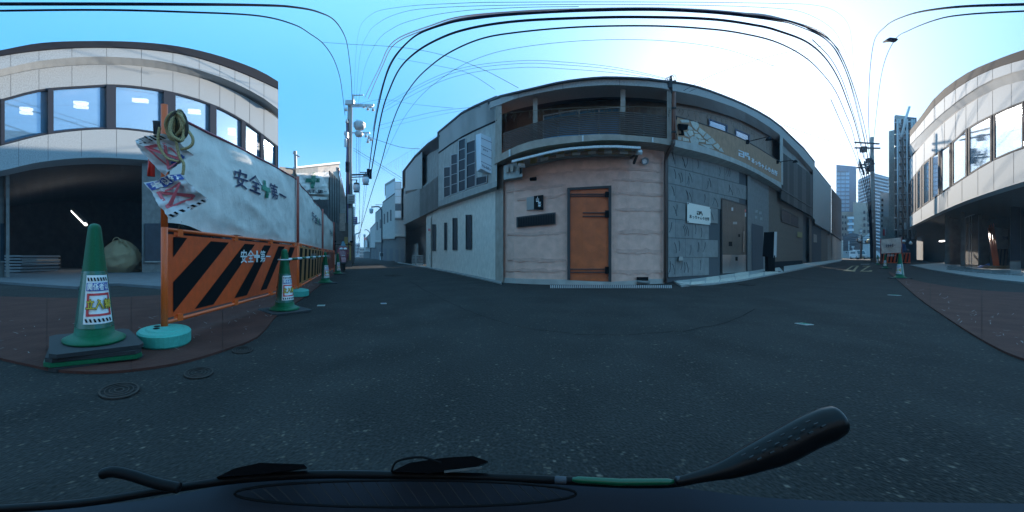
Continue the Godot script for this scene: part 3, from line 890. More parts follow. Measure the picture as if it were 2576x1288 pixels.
func pink_house():
	var o := thing("layered_house", "two-storey house of pink layered plaster with slatted balcony and rust-red door", "building", base_of(pc, 1470))
	run(o, "wall", M.pink, pc, 1264, 1671, [1264, 395, 1366, 366, 1464, 350, 1536, 346, 1671, 362], [1264, 709, 1340, 714, 1430, 716, 1535, 716, 1671, 713], 1.0, 1.06)
	run(o, "plinth", M.grey_wall, pc, 1264, 1428, [1264, 699, 1340, 702, 1428, 703.5], [1264, 711, 1340, 715, 1428, 716.5], 0.994, 1.0)
	run(o, "plinth", M.grey_wall, pc, 1427, 1602, [1427, 705, 1538, 709, 1602, 705], [1427, 716.5, 1535, 717, 1602, 716.5], 0.993, 0.999)
	run(o, "plinth", M.grey_wall, pc, 1631, 1671, 702, [1631, 715, 1671, 713.5], 0.994, 1.0)
	# layers of darker plaster with ragged edges
	var bands := [[1272, 1424, 462, 8], [1300, 1424, 488, 7], [1540, 1668, 452, 7], [1541, 1668, 486, 9], [1548, 1668, 527, 8], [1275, 1424, 585, 8], [1552, 1668, 583, 12], [1550, 1666, 632, 12], [1275, 1424, 655, 9], [1272, 1424, 683, 8], [1542, 1668, 684, 11], [1440, 1660, 425, 7], [1280, 1440, 430, 6], [1600, 1668, 405, 6]]
	var f := FastNoiseLite.new()
	f.frequency = 0.03
	for i in bands.size():
		var q: Array = bands[i]
		var t := []
		var d := []
		var n := 14
		for k in n + 1:
			var x := lerpf(q[0], q[1], float(k) / n)
			var bend: float = (q[2] - 644.0) * (x - 1535.0) * (x - 1535.0) * -1.6e-6
			var y: float = q[2] + bend * 1.0 + 5.0 * f.get_noise_2d(x, i * 40.0)
			var w: float = q[3] * (0.55 + 0.45 * sin(PI * k / n)) * (1.0 + 0.9 * f.get_noise_2d(x * 2.0, i * 77.0 + 9.0))
			t += [x, y - w * 0.5]
			d += [x, y + w * 0.5]
		run(o, "plaster_layer", M.pink_dark, pc, q[0], q[1], t, d, 0.9992, 1.0005, n)
	# door
	var fr := MB.new()
	run_mb(fr, pc, 1427, 1434.5, [1427, 472.5, 1434.5, 472], [1427, 704, 1434.5, 704.5], 0.992, 1.0, 1)
	run_mb(fr, pc, 1530.5, 1538, [1530, 467, 1538, 466.4], [1530, 708, 1538, 709], 0.992, 1.0, 1)
	run_mb(fr, pc, 1434.5, 1530.5, [1434, 472, 1530, 467], [1434, 478, 1530, 473], 0.992, 1.0, 3)
	var door := put(fr, "door", M.iron, o, "rust-red iron door in a dark frame")
	run(door, "door_leaf", M.rust_door, pc, 1434.5, 1530.5, [1434, 478, 1530, 473], [1434, 704.5, 1530, 708], 0.9965, 0.9995)
	for h in [[1435, 487, 494], [1466, 534, 545], [1435, 676, 686]]:
		run(door, "hinge_bar", M.iron, pc, h[0], 1524, h[1], h[1] + 2.2, 0.993, 0.9964, 2)
		run(door, "hinge_bar", M.iron, pc, h[0], 1524, h[2] - 2.2, h[2], 0.993, 0.9964, 2)
		run(door, "hinge_plate", M.black, pc, 1522, 1532, h[1] - 5, h[2] + 2, 0.989, 0.9925, 1)
	run(door, "lock_bar", M.black, pc, 1523, 1530, 676, 689, 0.985, 0.989, 1)
	# letter vent and pipe hole
	var vent := run(o, "wall_vent", M.iron, pc, 1299, 1397.7, [1299, 546, 1397, 534], [1299, 571.5, 1397, 563], 0.994, 1.0)
	for i in 22:
		var x := 1303.0 + i * 4.2
		run(vent, "fin", M.dark_trim, pc, x, x + 1.8, [1299, 549, 1397, 537], [1299, 569, 1397, 560], 0.991, 0.994, 1)
	run(o, "pipe_hole", M.black, pc, 1602, 1631, 697, 706, 0.993, 1.0, 1)
	var b := MB.new(true)
	var z := pc(1615.0)
	b.tube([P(1603, 709, z * 0.985), P(1628, 711, z * 0.985), P(1634, 712, z * 0.985)], [0.035, 0.035, 0.045], 10)
	put(b, "drain_pipe", M.conc, o)
	b = MB.new()
	b.lathe(Vector3.ZERO, [Vector2(0, 0), Vector2(0.05, 0), Vector2(0.05, 0.02), Vector2(0.075, 0.05), Vector2(0.08, 0.0)], 16)
	var rv := put(b, "round_vent", M.galv, o)
	rv.transform = Transform3D(Basis(Vector3.RIGHT, PI / 2), P(1622, 405.5, z * 0.995) - o.position)
	# balcony
	run(o, "balcony_slab", M.beige_trim, pc, 1244, 1692, BAL_T, BAL_B, 0.935, 1.08)
	for x in [1280, 1464, 1640]:
		run(o, "joint_strip", M.white, pc, x, x + 4, off(BAL_T, 0.5), off(BAL_B, -0.5), 0.9335, 0.9349, 1)
	var low = off(BAL_T, -1.5)
	for i in 11:
		var t = blend(RAIL_T, low, (i + 0.08) / 11.0)
		var d = blend(RAIL_T, low, (i + 0.62) / 11.0)
		run(o, "slat", M.slat, pc, 1256, 1679, t, d, 0.94, 0.944)
	for x in [1366, 1404, 1457, 1507, 1558, 1620]:
		run(o, "rail_post", M.galv, pc, x - 1.2, x + 1.2, off(RAIL_T, 1), low, 0.945, 0.947, 1)
	for p in [[1246, 1262], [1341, 1352], [1561, 1573], [1678, 1689]]:
		var pk := 0.938 if p[0] < 1300 or p[0] > 1600 else 0.953
		run(o, "balcony_post", M.beige_trim, pc, p[0], p[1], EAVE_C, off(BAL_T, 0.3), pk, pk + 0.012, 1)
	run(o, "balcony_wall", M.brown_wall, pc, 1244, 1692, off(EAVE_C, 0), off(BAL_T, 2), 1.055, 1.075)
	window(o, pc, 1366, 1562, [1366, 290, 1440, 277, 1562, 268], [1366, 356, 1562, 346], 1.05, 3.0, M.galv, M.blue_glass, [1457, 1507])
	run(o, "eave", M.eave, pc, 1232, 1694, off(ROOF_C, 4), EAVE_C, 0.93, 1.0)
	run(o, "roof", M.roof, pc, 1228, 1694, ROOF_C, off(ROOF_C, 3.8), 0.922, 1.5)
	run(o, "eave_board", M.eave_under, pc, 1232, 1694, off(EAVE_C, -3), off(EAVE_C, -0.5), 1.0, 1.06)
	for x in [1303, 1415, 1558]:
		run(o, "eave_joint", M.joint, pc, x, x + 1.0, off(ROOF_C, 4), EAVE_C, 0.929, 0.9299, 1)
	run(o, "side_wall", M.beige_trim, pc, 1246, 1266, off(BAL_B, -1), [1246, 706, 1266, 710], 0.99, 1.05)
	# awning
	var aw := thing("awning", "rolled-in awning with white front bar and yellow striped cloth under balcony", "awning", P(1450, 385, pc(1450.0) * 0.93))
	var bar_t := [1287, 403, 1345, 388.5, 1409, 374, 1473, 367.5, 1537, 365, 1612, 368.5]
	run(aw, "front_bar", M.white, pc, 1287, 1612, bar_t, off(bar_t, 5.6), 0.925, 0.932)
	run(aw, "cassette", M.grey_wall, pc, 1318, 1604, off(bar_t, 20), off(bar_t, 25), 0.985, 0.998)
	for i in 18:
		var x0 := 1300.0 + i * 17.0
		var bb := MB.new()
		var za := pc(x0) * 0.93
		var zb := pc(x0 + 16.6) * 0.93
		var h0 := P(x0, ev(bar_t, x0) + 4.5, za)
		var h1 := P(x0 + 16.6, ev(bar_t, x0 + 16.6) + 4.5, zb)
		var q := 0.988 / 0.93
		var l0 := Vector3(h0.x * q, h0.y - 0.03, h0.z * q)
		var l1 := Vector3(h1.x * q, h1.y - 0.03, h1.z * q)
		var u := Vector3(0, 0.008, 0)
		bb.hexa([h0, h1, l1, l0], [h0 + u, h1 + u, l1 + u, l0 + u])
		put(bb, "cloth_stripe", [M.yellow_cloth, M.conc_light][i % 2], aw)
	for i in 12:
		var x0 := 1360.0 + i * 20.0
		run(aw, "valance_tab", M.brown_wall if i % 2 else M.conc_light, pc, x0, x0 + 19, off(bar_t, 13), off(bar_t, 21), 0.95, 0.952, 1)
	for c in [[1607, 384], [1313, 416]]:
		var e := MB.new(true)
		var pp := P(c[0], c[1], pc(c[0]) * 0.95)
		e.tube([pp + Vector3(-0.07, 0, 0), pp + Vector3(0.06, 0.005, 0)], 0.052, 12)
		put(e, "end_cap", M.white, aw)
		e = MB.new()
		e.bar(pp + Vector3(-0.02, 0.0, 0), pp + Vector3(-0.05, -0.02, -0.5), 0.03)
		e.bar(pp + Vector3(-0.02, -0.02, 0), pp + Vector3(-0.03, -0.16, -0.3), 0.04)
		put(e, "bracket", M.iron, aw)
	var lb := thing("light_box", "beige striped light box sign under the balcony end", "sign", P(1290, 430, pc(1290.0) * 0.96))
	run(lb, "case", M.conc_light, pc, 1267, 1314, [1267, 417, 1314, 403], [1267, 452, 1314, 444], 0.965, 0.998, 1)
	for x in [1272, 1284, 1300]:
		run(lb, "stripe", M.beige_trim, pc, x, x + 7, [1267, 421, 1314, 407], [1267, 436, 1314, 425], 0.963, 0.9649, 1)
	var sp := thing("wall_spotlight", "small black spotlight on the pink wall above the plaque", "spotlight", P(1342, 449, pc(1342.0) * 0.98))
	var s := MB.new(true)
	var c0 := P(1342, 449, pc(1342.0) * 0.975)
	s.tube([c0 + Vector3(-0.07, -0.02, 0.02), c0 + Vector3(0.05, 0.0, -0.02)], [0.035, 0.045], 10)
	put(s, "lamp_head", M.black, sp)
	s = MB.new()
	s.bar(c0, P(1348, 447, pc(1348.0)), 0.03)
	put(s, "arm", M.black, sp)
	# plaque with two characters
	var pq := thing("plaque", "small black plaque with white brushed characters on the pink wall", "plaque", P(1346, 510, pc(1346.0) * 0.995))
	run(pq, "board", M.lacquer, pc, 1343, 1367, [1343, 493, 1367, 490], [1343, 527, 1367, 528], 0.9945, 0.9995, 1)
	run(pq, "side_board", M.grey_wall2, pc, 1325, 1343, [1325, 497, 1343, 493.5], [1325, 529, 1343, 527], 0.996, 0.9995, 1)
	var lm := quad_map([P(1348, 520, pc(1348.0) * 0.9942), P(1362, 520, pc(1362.0) * 0.9942), P(1348, 496, pc(1348.0) * 0.9942), P(1362, 495, pc(1362.0) * 0.9942)])
	write(pq, M.white_clean, ["yama"], sub_map(lm, 0.0, 0.6, 0.5, 1.0), 0.14)
	write(pq, M.white_clean, ["mine"], sub_map(lm, 0.3, 1.0, 0.0, 0.5), 0.12)
	# down pipe
	var dp := thing("downpipe", "brown rainwater downpipe between the pink wall and grey tiled wall", "downpipe", base_of(pc, 1675))
	var zz := pc(1690.0) * 0.925
	s = MB.new(true)
	s.tube([P(1695, 232, zz), P(1694.5, 352, zz)], 0.042, 12)
	put(s, "upper_pipe", M.pipe_brown, dp)
	s = MB.new(true)
	var za := pc(1675.0) * 0.985
	s.tube([P(1694.5, 352, zz), P(1694, 362, zz), P(1684, 378, zz * 1.01), P(1676, 395, za), P(1674.5, 408, za), P(1674, 710, za)], 0.042, 10)
	put(s, "lower_pipe", M.pipe_dark, dp)
	for y in [270, 330]:
		s = MB.new(true)
		s.tube([P(1695, y, zz), P(1695, y + 5, zz)], 0.05, 12)
		put(s, "collar", M.iron, dp)
	icicle([P(1258, 286, pc(1258.0) * 0.93), P(1400, 274, pc(1400.0) * 0.928), P(1560, 268, pc(1560.0) * 0.928), P(1690, 272, pc(1690.0) * 0.92)], 34, 26.0, "string of unlit icicle lights hanging before the slatted balcony")
	# roof bracket with insulators
	var br := thing("roof_bracket", "rusty bracket with insulators and loops of cable on the roof edge", "bracket", P(1690, 215, zz))
	s = MB.new()
	s.bar(P(1652, 215, zz), P(1700, 205, zz), 0.05)
	s.bar(P(1652, 222, zz), P(1690, 222, zz), 0.06)
	s.bar(P(1688, 190, zz), P(1690, 235, zz), 0.03)
	put(s, "arm", M.iron, br)
	s = MB.new()
	s.box(P(1672, 216, zz), Vector3(0.26, 0.11, 0.16))
	put(s, "junction_box", M.charcoal, br)
	for k in 4:
		s = MB.new(true)
		var pts := []
		for a in 13:
			pts.append(P(1680 + k * 5 + 6 * cos(a * TAU / 12), 203 - k * 2 + 9 * sin(a * TAU / 12), zz * (0.99 + 0.004 * k)))
		s.tube(pts, 0.006, 5, false)
		put(s, "cable_loop", M.iron, br)

func icicle(path: Array, n: int, drop: float, label: String):
	var o := thing("icicle_lights", label, "light string", path[0])
	var pts := spline(path, 10)
	var b := MB.new()
	b.tube(pts, 0.004, 4)
	put(b, "cord", M.icicle, o)
	for i in n:
		var f := (i + rng.randf_range(0.2, 0.8)) / n * (pts.size() - 1)
		var p: Vector3 = pts[int(f)].lerp(pts[mini(int(f) + 1, pts.size() - 1)], f - int(f))
		b = MB.new()
		var l := rng.randf_range(0.3, 1.0) * drop / U * -p.z
		var q := p
		for k in 4:
			var e := q + Vector3(rng.randf_range(-0.02, 0.02), -l / 4, 0)
			b.tube([q, e], 0.0025, 4)
			b.bar(e, e + Vector3(rng.randf_range(-0.03, 0.03), -0.015, 0.01), 0.006)
			q = e
		put(b, "light_drop", M.icicle, o)

# ---------------------------------------------------------------- grey tiled kitchen house
const TAN_T := [1700, 292, 1704, 293, 1755, 308, 1818, 329, 1882, 357, 1959, 405, 1966, 410]
const TAN_B := [1700, 352, 1704, 352.7, 1755, 363, 1818, 386.7, 1882, 414, 1935, 444, 1966, 460]
const BAND_B := [1690, 366, 1704, 369.7, 1776, 386.7, 1829, 403.7, 1882, 425, 1925, 448, 1966, 474]

func kitchen_house():
	var o := thing("kitchen_house", "house with grey incised tiles below and tan shop front with raised letters above", "building", base_of(pc, 1800))
	run(o, "wall", M.groove, pc, 1679, 1934, off(BAND_B, -4), [1679, 711, 1760, 702, 1820, 693, 1934, 677], 1.003, 1.06)
	var yl := [372, 416, 460, 503.7, 549, 597.7, 647.4, 698]
	var yr := [412, 451, 489.4, 527, 563.8, 604.4, 647.4, 690.5]
	var grooves := MB.new()
	for r in 7:
		var t := [1678, yl[r] + 0.5, 1815, yr[r] + 0.5]
		var d := [1678, yl[r + 1] - 0.5, 1815, yr[r + 1] - 0.5]
		var x := 1680.5
		var w := 44.0 if r % 2 else 19.0
		while x < 1932:
			var x1 := minf(x + w, 1932)
			if r < 2:
				t = [1678, maxf(yl[r], 372) + 0.5, 1815, yr[r] + 0.5]
			if not (x1 > 1815 and x < 1880 and r > 2) and not (x1 > 1889):
				var tile := run(o, "tile", M.stone_grey if rng.randf() < 0.5 else M.stone_grey2, pc, x + 0.3, x1 - 0.3, t, d, 0.997 + rng.randf() * 0.0006, 1.004, 1)
				for g in rng.randi_range(1, 3):
					var gx := x + (x1 - x) * rng.randf_range(0.15, 0.8)
					var f0 := rng.randf_range(0.1, 0.35)
					var lean := rng.randf_range(-0.5, 0.6) * 14.0
					var pp := []
					for k in 4:
						var fx := gx + lean * k / 3.0 + 2.0 * sin(k)
						fx = clampf(fx, x + 1, x1 - 1)
						var fy := lerpf(ev(t, fx), ev(d, fx), f0 + 0.55 * k / 3.0)
						pp.append(P(fx, fy, pc(fx) * 0.9966))
					for k in 3:
						grooves.quad(pp[k] + Vector3(-0.006, 0, 0), pp[k] + Vector3(0.006, 0, 0), pp[k + 1] + Vector3(0.006, 0, 0), pp[k + 1] + Vector3(-0.006, 0, 0))
			x = x1
			w = 44.0 * (1.0 - (x - 1680.0) / 900.0)
	stuff(put(grooves, "incised_lines", M.groove, o))
	# door
	var fr := MB.new()
	run_mb(fr, pc, 1815.5, 1818, [1815, 497, 1880, 515.5], [1815, 689, 1880, 685], 0.99, 1.0, 1)
	run_mb(fr, pc, 1877.5, 1880, [1815, 497, 1880, 515.5], [1815, 689, 1880, 685], 0.99, 1.0, 1)
	run_mb(fr, pc, 1818, 1877.5, [1815, 497, 1880, 515.5], [1815, 500, 1880, 518], 0.99, 1.0, 1)
	var door := put(fr, "door", M.iron, o, "brown plank door with a steel kick plate")
	for i in 5:
		var x := 1818 + i * 11.9
		run(door, "plank", M.wood, pc, x + 0.2, x + 11.7, [1815, 500, 1880, 518], [1815, 641, 1880, 641], 0.994, 0.9995, 1)
	run(door, "kick_plate", M.steel, pc, 1818, 1877.5, 641, [1815, 688, 1880, 684.5], 0.9935, 0.9995, 1)
	run(door, "door_handle", M.steel, pc, 1870.5, 1872, 582, 634, 0.985, 0.988, 1)
	run(door, "name_plate", M.conc_light, pc, 1844, 1854, 558, 564, 0.993, 0.994, 1)
	run(door, "peep_window", M.white, pc, 1840, 1844.5, 522, 530, 0.993, 0.994, 1)
	run(door, "peep_window", M.black, pc, 1833, 1842, 608, 619, 0.993, 0.994, 1)
	run(door, "peep_window", M.black, pc, 1857, 1862, 589, 596, 0.993, 0.994, 1)
	run(door, "lock_plate", M.black, pc, 1850, 1856, 646, 656, 0.9928, 0.9934, 1)
	run(door, "sticker", M.red_print, pc, 1874, 1877, 527, 533, 0.993, 0.994, 1)
	run(door, "sticker", M.white, pc, 1874, 1877.4, 535, 545, 0.993, 0.994, 1)
	# porch to its side
	run(o, "porch_wall", M.stone_grey, pc, 1886, 1934, [1886, 430, 1934, 455], [1886, 686, 1934, 679], 1.001, 1.003)
	run(o, "porch_jamb", M.stone_grey, pc, 1880.5, 1889, [1880, 430, 1889, 434], [1880, 685.5, 1889, 684], 0.985, 0.998, 1)
	for q in [[1900, 528], [1910, 532], [1899, 543], [1912, 547]]:
		run(o, "menu_card", M.conc_light, pc, q[0], q[0] + 6, q[1], q[1] + 7, 0.996, 1.0, 1)
	run(o, "porch_door", M.charcoal, pc, 1891, 1920, [1891, 562, 1920, 570], [1891, 684, 1920, 680], 0.997, 1.0, 1)
	# storey above
	run(o, "shop_board", M.tan, pc, 1703, 1965, TAN_T, TAN_B, 0.93, 0.945)
	run(o, "board_rail", M.iron, pc, 1700, 1966, off(TAN_T, -1.6), TAN_T, 0.926, 0.948)
	run(o, "band", M.grey_wall, pc, 1694, 1966, TAN_B, BAND_B, 0.925, 1.0)
	run(o, "upper_wall", M.rose, pc, 1690, 1966, off(EAVE_C, 0), off(TAN_B, 2), 1.03, 1.05)
	window(o, pc, 1783, 1831, [1783, 297.4, 1830, 314.4], [1783, 318, 1830, 336], 1.026, 3.0, M.navy, M.blue_glass)
	window(o, pc, 1850, 1887, [1850, 323, 1887, 339], [1850, 345, 1887, 361], 1.026, 3.0, M.navy, M.blue_glass)
	run(o, "end_wall", M.grey_wall, pc, 1962, 1970, EAVE_C, off(BAND_B, -10), 0.93, 1.06, 1)
	run(o, "eave", M.eave, pc, 1694, 1966, off(ROOF_C, 3), EAVE_C, 0.93, 1.0)
	run(o, "roof", M.roof, pc, 1694, 1968, ROOF_C, off(ROOF_C, 2.8), 0.922, 1.5)
	run(o, "eave_board", M.eave_under, pc, 1694, 1966, off(EAVE_C, -3), off(EAVE_C, -0.5), 1.0, 1.05)
	# flat stones set in the tan board
	var st := [[190, 560, 300, 555, 305, 590, 215, 592], [315, 575, 400, 575, 420, 630, 385, 685, 340, 640], [425, 650, 500, 710, 465, 750, 405, 695], [300, 680, 345, 690, 355, 735, 310, 755, 275, 700], [350, 685, 395, 700, 410, 718, 365, 715], [240, 700, 270, 705, 305, 770, 250, 745], [365, 725, 420, 725, 470, 785, 415, 780, 365, 750], [510, 715, 565, 765, 510, 795, 470, 770], [330, 755, 375, 755, 415, 800, 410, 850, 330, 835, 305, 790], [415, 785, 490, 800, 485, 825, 415, 820], [520, 800, 575, 770, 620, 825, 575, 850, 540, 835], [500, 805, 540, 845, 570, 852, 500, 842], [585, 860, 640, 835, 665, 870, 645, 915], [415, 835, 500, 850, 570, 860, 600, 905, 520, 890], [655, 910, 680, 885, 715, 945, 660, 930], [225, 765, 295, 785, 300, 815, 225, 805], [170, 755, 215, 765, 210, 800, 170, 795], [285, 625, 335, 650, 345, 680, 290, 675]]
	for q in st:
		var f := []
		var d := []
		var k := 0.9265 + rng.randf() * 0.001
		for i in range(0, q.size(), 2):
			var x: float = 1669.6 + 0.2126 * q[i]
			var y: float = 182.6 + 0.2126 * q[i + 1]
			f.append(P(x, y, pc(x) * k))
			d.append(P(x, y, pc(x) * 0.9305))
		var b := MB.new()
		b.hexa(f, d)
		put(b, "flat_stone", M.flag if rng.randf() < 0.6 else M.flag2, o)
	var lm := func(u, v):
		var x := lerpf(1860.0, 1886.0, u)
		return P(x, lerpf(lerpf(393, 403, u), lerpf(377, 387.5, u), v), pc(x) * 0.9265)
	var lt := MB.new()
	letters(lt, ["mark"], lm, 0.16, 0.0)
	put(lt, "raised_mark", M.band_white, o)
	write(o, M.band_white, SHOP, func(u, v):
		var x := lerpf(1890.0, 1956.0, u)
		return P(x, lerpf(lerpf(407, 443, u), lerpf(396.5, 432, u), v), pc(x) * 0.9265), 0.2)
	# sign on the tiles
	var sg := thing("shop_sign", "cream metal shop sign with dark lettering bolted to grey tiles", "sign", P(1758, 538, pc(1758.0) * 0.99))
	run(sg, "board", M.cream_sign, pc, 1728.6, 1787.7, [1728, 509, 1788, 521.5], [1728, 559.4, 1788, 566], 0.988, 0.991, 1)
	lt = MB.new()
	var c4 := [P(1728.6, 559.4, pc(1728.6) * 0.9874), P(1787.7, 566, pc(1787.7) * 0.9874), P(1728.6, 509, pc(1728.6) * 0.9874), P(1787.7, 521.5, pc(1787.7) * 0.9874)]
	var qm := quad_map(c4)
	letters(lt, ["mark"], sub_map(qm, 0.40, 0.62, 0.46, 0.66), 0.17, 0.0)
	put(lt, "emblem", M.black, sg)
	write(sg, M.black, SHOP, sub_map(qm, 0.08, 0.94, 0.24, 0.40), 0.15)
	for w in [[0.03, 0.05], [0.97, 0.05], [0.03, 0.95], [0.97, 0.95]]:
		var b := MB.new()
		b.box(qm.call(w[0], w[1]), Vector3(0.025, 0.025, 0.02))
		put(b, "bolt", M.black, sg)
	var fl := thing("flood_light", "dark square floodlight mounted over the flat stones", "floodlight", P(1718, 318, pc(1718.0) * 0.91))
	var z := pc(1718.0) * 0.905
	var b := MB.new()
	b.hexa([P(1705, 312, z), P(1732, 315, z), P(1728, 327, z), P(1709, 329, z)], [P(1705, 310, z + 0.15), P(1732, 313, z + 0.15), P(1730, 322, z + 0.1), P(1707, 324, z + 0.1)])
	put(b, "lamp_head", M.black, fl)
	b = MB.new()
	b.bar(P(1716, 327, z + 0.05), P(1717, 339, z + 0.1), 0.05)
	b.bar(P(1702, 338, z + 0.1), P(1720, 339, z + 0.1), 0.03)
	put(b, "arm", M.black, fl)
	for q in [[1878, 357, 1928, 345, "over the tan board"], [1954.5, 408, 1996, 403, "over the weathered boards"]]:
		var gl := thing("gooseneck_lamp", "round sign lamp on a long thin arm " + q[4], "lamp", P(q[0], q[1], pc(q[0]) * 0.92), "sign lamps on thin arms")
		var a := P(q[0], q[1], pc(q[0]) * 0.925)
		var e := P(q[2], q[3], pc(q[0]) * 0.90)
		b = MB.new()
		b.tube([a, e], 0.014, 6)
		put(b, "arm", M.black, gl)
		b = MB.new(true)
		b.lathe(e + Vector3(0.08, -0.10, 0), [Vector2(0.0, 0.12), Vector2(0.06, 0.10), Vector2(0.11, 0.0), Vector2(0.09, 0.01)], 14)
		put(b, "lamp_head", M.dark_trim, gl)
		b = MB.new()
		b.box(a, Vector3(0.14, 0.14, 0.06))
		put(b, "mount", M.black, gl)
	icicle([P(1703, 272, pc(1703.0) * 0.92), P(1800, 292, pc(1800.0) * 0.92), P(1880, 322, pc(1880.0) * 0.92), P(1945, 368, pc(1945.0) * 0.92)], 22, 26.0, "string of unlit icicle lights under the eave above tan board")
	# standing menu sign
	var at := G(1940, 686)
	var ms := thing("menu_sign", "black standing menu sign with pale frame and white handwriting", "sign", at)
	var zz := -at.z
	var f := [P(1922, 584, zz), P(1948, 583, zz), P(1946, 648, zz), P(1918, 645, zz)]
	var d := [P(1930, 583.5, zz + 0.35), P(1955, 583, zz + 0.35), P(1953, 647, zz + 0.35), P(1928, 644, zz + 0.35)]
	b = MB.new()
	b.hexa(f, d)
	put(b, "case", M.white, ms)
	var g := []
	for i in 4:
		g.append((f[i] as Vector3).lerp((f[0] + f[1] + f[2] + f[3]) / 4, 0.12) + Vector3(0, 0, 0.012))
	b = MB.new()
	b.hexa(g, [f[0] * 0.999, f[1] * 0.999, f[2] * 0.999, f[3] * 0.999])
	put(b, "face", M.board_black, ms)
	qm = quad_map([g[3], g[2], g[0], g[1]], Vector3(0, 0, 0.006))
	lt = MB.new()
	write(ms, M.white_clean, SHOP, sub_map(qm, 0.03, 0.98, 0.62, 0.80), 0.26)
	letters(lt, ["line"], sub_map(qm, 0.2, 0.55, 0.82, 0.86), 0.3)
	letters(lt, ["curl"], sub_map(qm, 0.08, 0.9, 0.14, 0.44), 0.075, 0.0)
	put(lt, "lettering", M.white_clean, ms)
	b = MB.new()
	b.box(P(1937, 664, zz + 0.15), Vector3(0.26, 0.62, 0.22))
	b.box(P(1937, 684, zz + 0.1), Vector3(0.52, 0.05, 0.5))
	put(b, "stand", M.black, ms)
	var tap := thing("wall_tap", "small grey outlet box low on the grey tiled wall", "outlet box", P(1714, 651, pc(1714.0)))
	b = MB.new()
	b.hexa([P(1709, 645, 11.6), P(1718, 646, 11.6), P(1719, 655, 11.6), P(1707, 656, 11.6)], [P(1709, 645, 11.95), P(1718, 646, 11.95), P(1719, 655, 11.95), P(1707, 656, 11.95)])
	put(b, "box", M.grey_wall, tap)

# ---------------------------------------------------------------- shops beyond the kitchen house
func corner_shops():
	var o := thing("board_house", "brown plastered shop with weathered dark vertical boards on its upper storey", "building", base_of(pc, 2000))
	run(o, "wall", M.brown_wall, pc, 1934, 2020, [1934, 452, 1962, 474, 2020, 525], [1934, 677, 1970, 672.5, 2020, 665.5], 1.0, 1.05)
	run(o, "plinth", M.dark_trim, pc, 1934, 2019, [1934, 659, 2019, 655], [1934, 677.5, 1970, 673, 2019, 666], 0.99, 1.0)
	window(o, pc, 1966, 2009, [1966, 522.6, 2009, 546], [1966, 557, 2009, 572.7], 0.996, 2.0, M.iron, M.dark_glass, [1988])
	run(o, "yellow_sign", M.yellow_cloth, pc, 2006, 2018, [2006, 583, 2018, 585], [2006, 596, 2018, 598.5], 0.985, 0.995, 1)
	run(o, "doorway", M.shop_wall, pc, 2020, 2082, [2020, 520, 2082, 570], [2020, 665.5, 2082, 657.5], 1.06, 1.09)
	run(o, "door_post", M.brown_wall, pc, 2036, 2042, [2036, 545, 2042, 550], [2036, 663, 2042, 662], 0.99, 1.02, 1)
	run(o, "poster", M.beige_trim, pc, 2046.6, 2055, [2046, 588, 2055, 591], [2046, 609, 2055, 610], 0.99, 1.0, 1)
	run(o, "plank_door", M.charcoal, pc, 2043, 2066, [2043, 566, 2066, 576], [2043, 662, 2066, 659.5], 1.0, 1.015, 1)
	for i in 16:
		var x := 1965 + i * 5.25
		run(o, "board", M.old_wood if rng.randf() < 0.6 else M.old_wood2, pc, x + 0.15, x + 5.1, [1964, 380, 2048, 444], [1962, 499, 2048, 547], 0.945 + rng.randf() * 0.003, 0.955, 1)
	run(o, "lower_lip", M.old_wood2, pc, 1963, 2049, [1962, 471, 2048, 524], [1962, 474, 2048, 526.5], 0.94, 0.946)
	run(o, "board_backing", M.old_wood, pc, 1964, 2049, [1964, 382, 2048, 446], [1962, 497, 2048, 545], 0.956, 1.0)
	run(o, "upper_wall", M.grey_wall2, pc, 1966, 2050, EAVE_C, [1966, 410, 2050, 470], 1.0, 1.05)
	run(o, "eave", M.eave, pc, 1966, 2049, off(ROOF_C, 3), EAVE_C, 0.935, 1.02)
	run(o, "roof", M.roof, pc, 1966, 2050, ROOF_C, off(ROOF_C, 2.6), 0.925, 1.4)
	run(o, "end_wall", M.grey_wall, pc, 2045, 2050, [2045, 400, 2050, 408], [2045, 548, 2050, 552], 0.935, 1.02, 1)
	o = thing("panel_house", "shop with a plain pale grey wall panel over a rolled shutter", "building", base_of(pc, 2072))
	run(o, "wall_panel", M.eave, pc, 2050, 2091, [2050, 421, 2091, 471], [2050, 562, 2091, 585], 0.95, 1.05)
	run(o, "panel_edge", M.dark_trim, pc, 2050, 2091, [2050, 418, 2091, 469], [2050, 421, 2091, 471], 0.948, 1.3)
	run(o, "lower_wall", M.brown_wall, pc, 2066, 2082, [2066, 572, 2082, 582], [2066, 659.5, 2082, 657], 1.0, 1.02, 1)
	for i in 14:
		run(o, "shutter_slat", M.beige_trim, pc, 2081, 2092.5, 592 + i * 4.7, 596.4 + i * 4.7, 1.0 + 0.0004 * (i % 2), 1.01, 1)
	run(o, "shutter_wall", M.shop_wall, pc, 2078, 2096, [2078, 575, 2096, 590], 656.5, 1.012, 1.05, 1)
	o = thing("louvre_house", "narrow house with brown louvred upper wall at the street corner", "building", base_of(pc, 2104))
	for i in 18:
		var f := i / 18.0
		run(o, "louvre", M.brick, pc, 2091.5, 2117, blend([2091, 473, 2117, 504], [2091, 587, 2117, 606], f), blend([2091, 473, 2117, 504], [2091, 587, 2117, 606], f + 0.042), 0.948, 0.955, 1)
	run(o, "upper_wall", M.charcoal, pc, 2091.5, 2117, [2091, 472, 2117, 503], [2091, 586, 2117, 605], 0.956, 1.1, 1)
	run(o, "pillar", M.grey_wall, pc, 2093, 2104, [2093, 590, 2104, 598], [2093, 656, 2104, 654.6], 0.985, 1.02, 1)
	run(o, "lower_wall", M.grey_wall2, pc, 2104, 2117, [2104, 598, 2117, 604], [2104, 654.6, 2117, 653], 0.99, 1.05, 1)

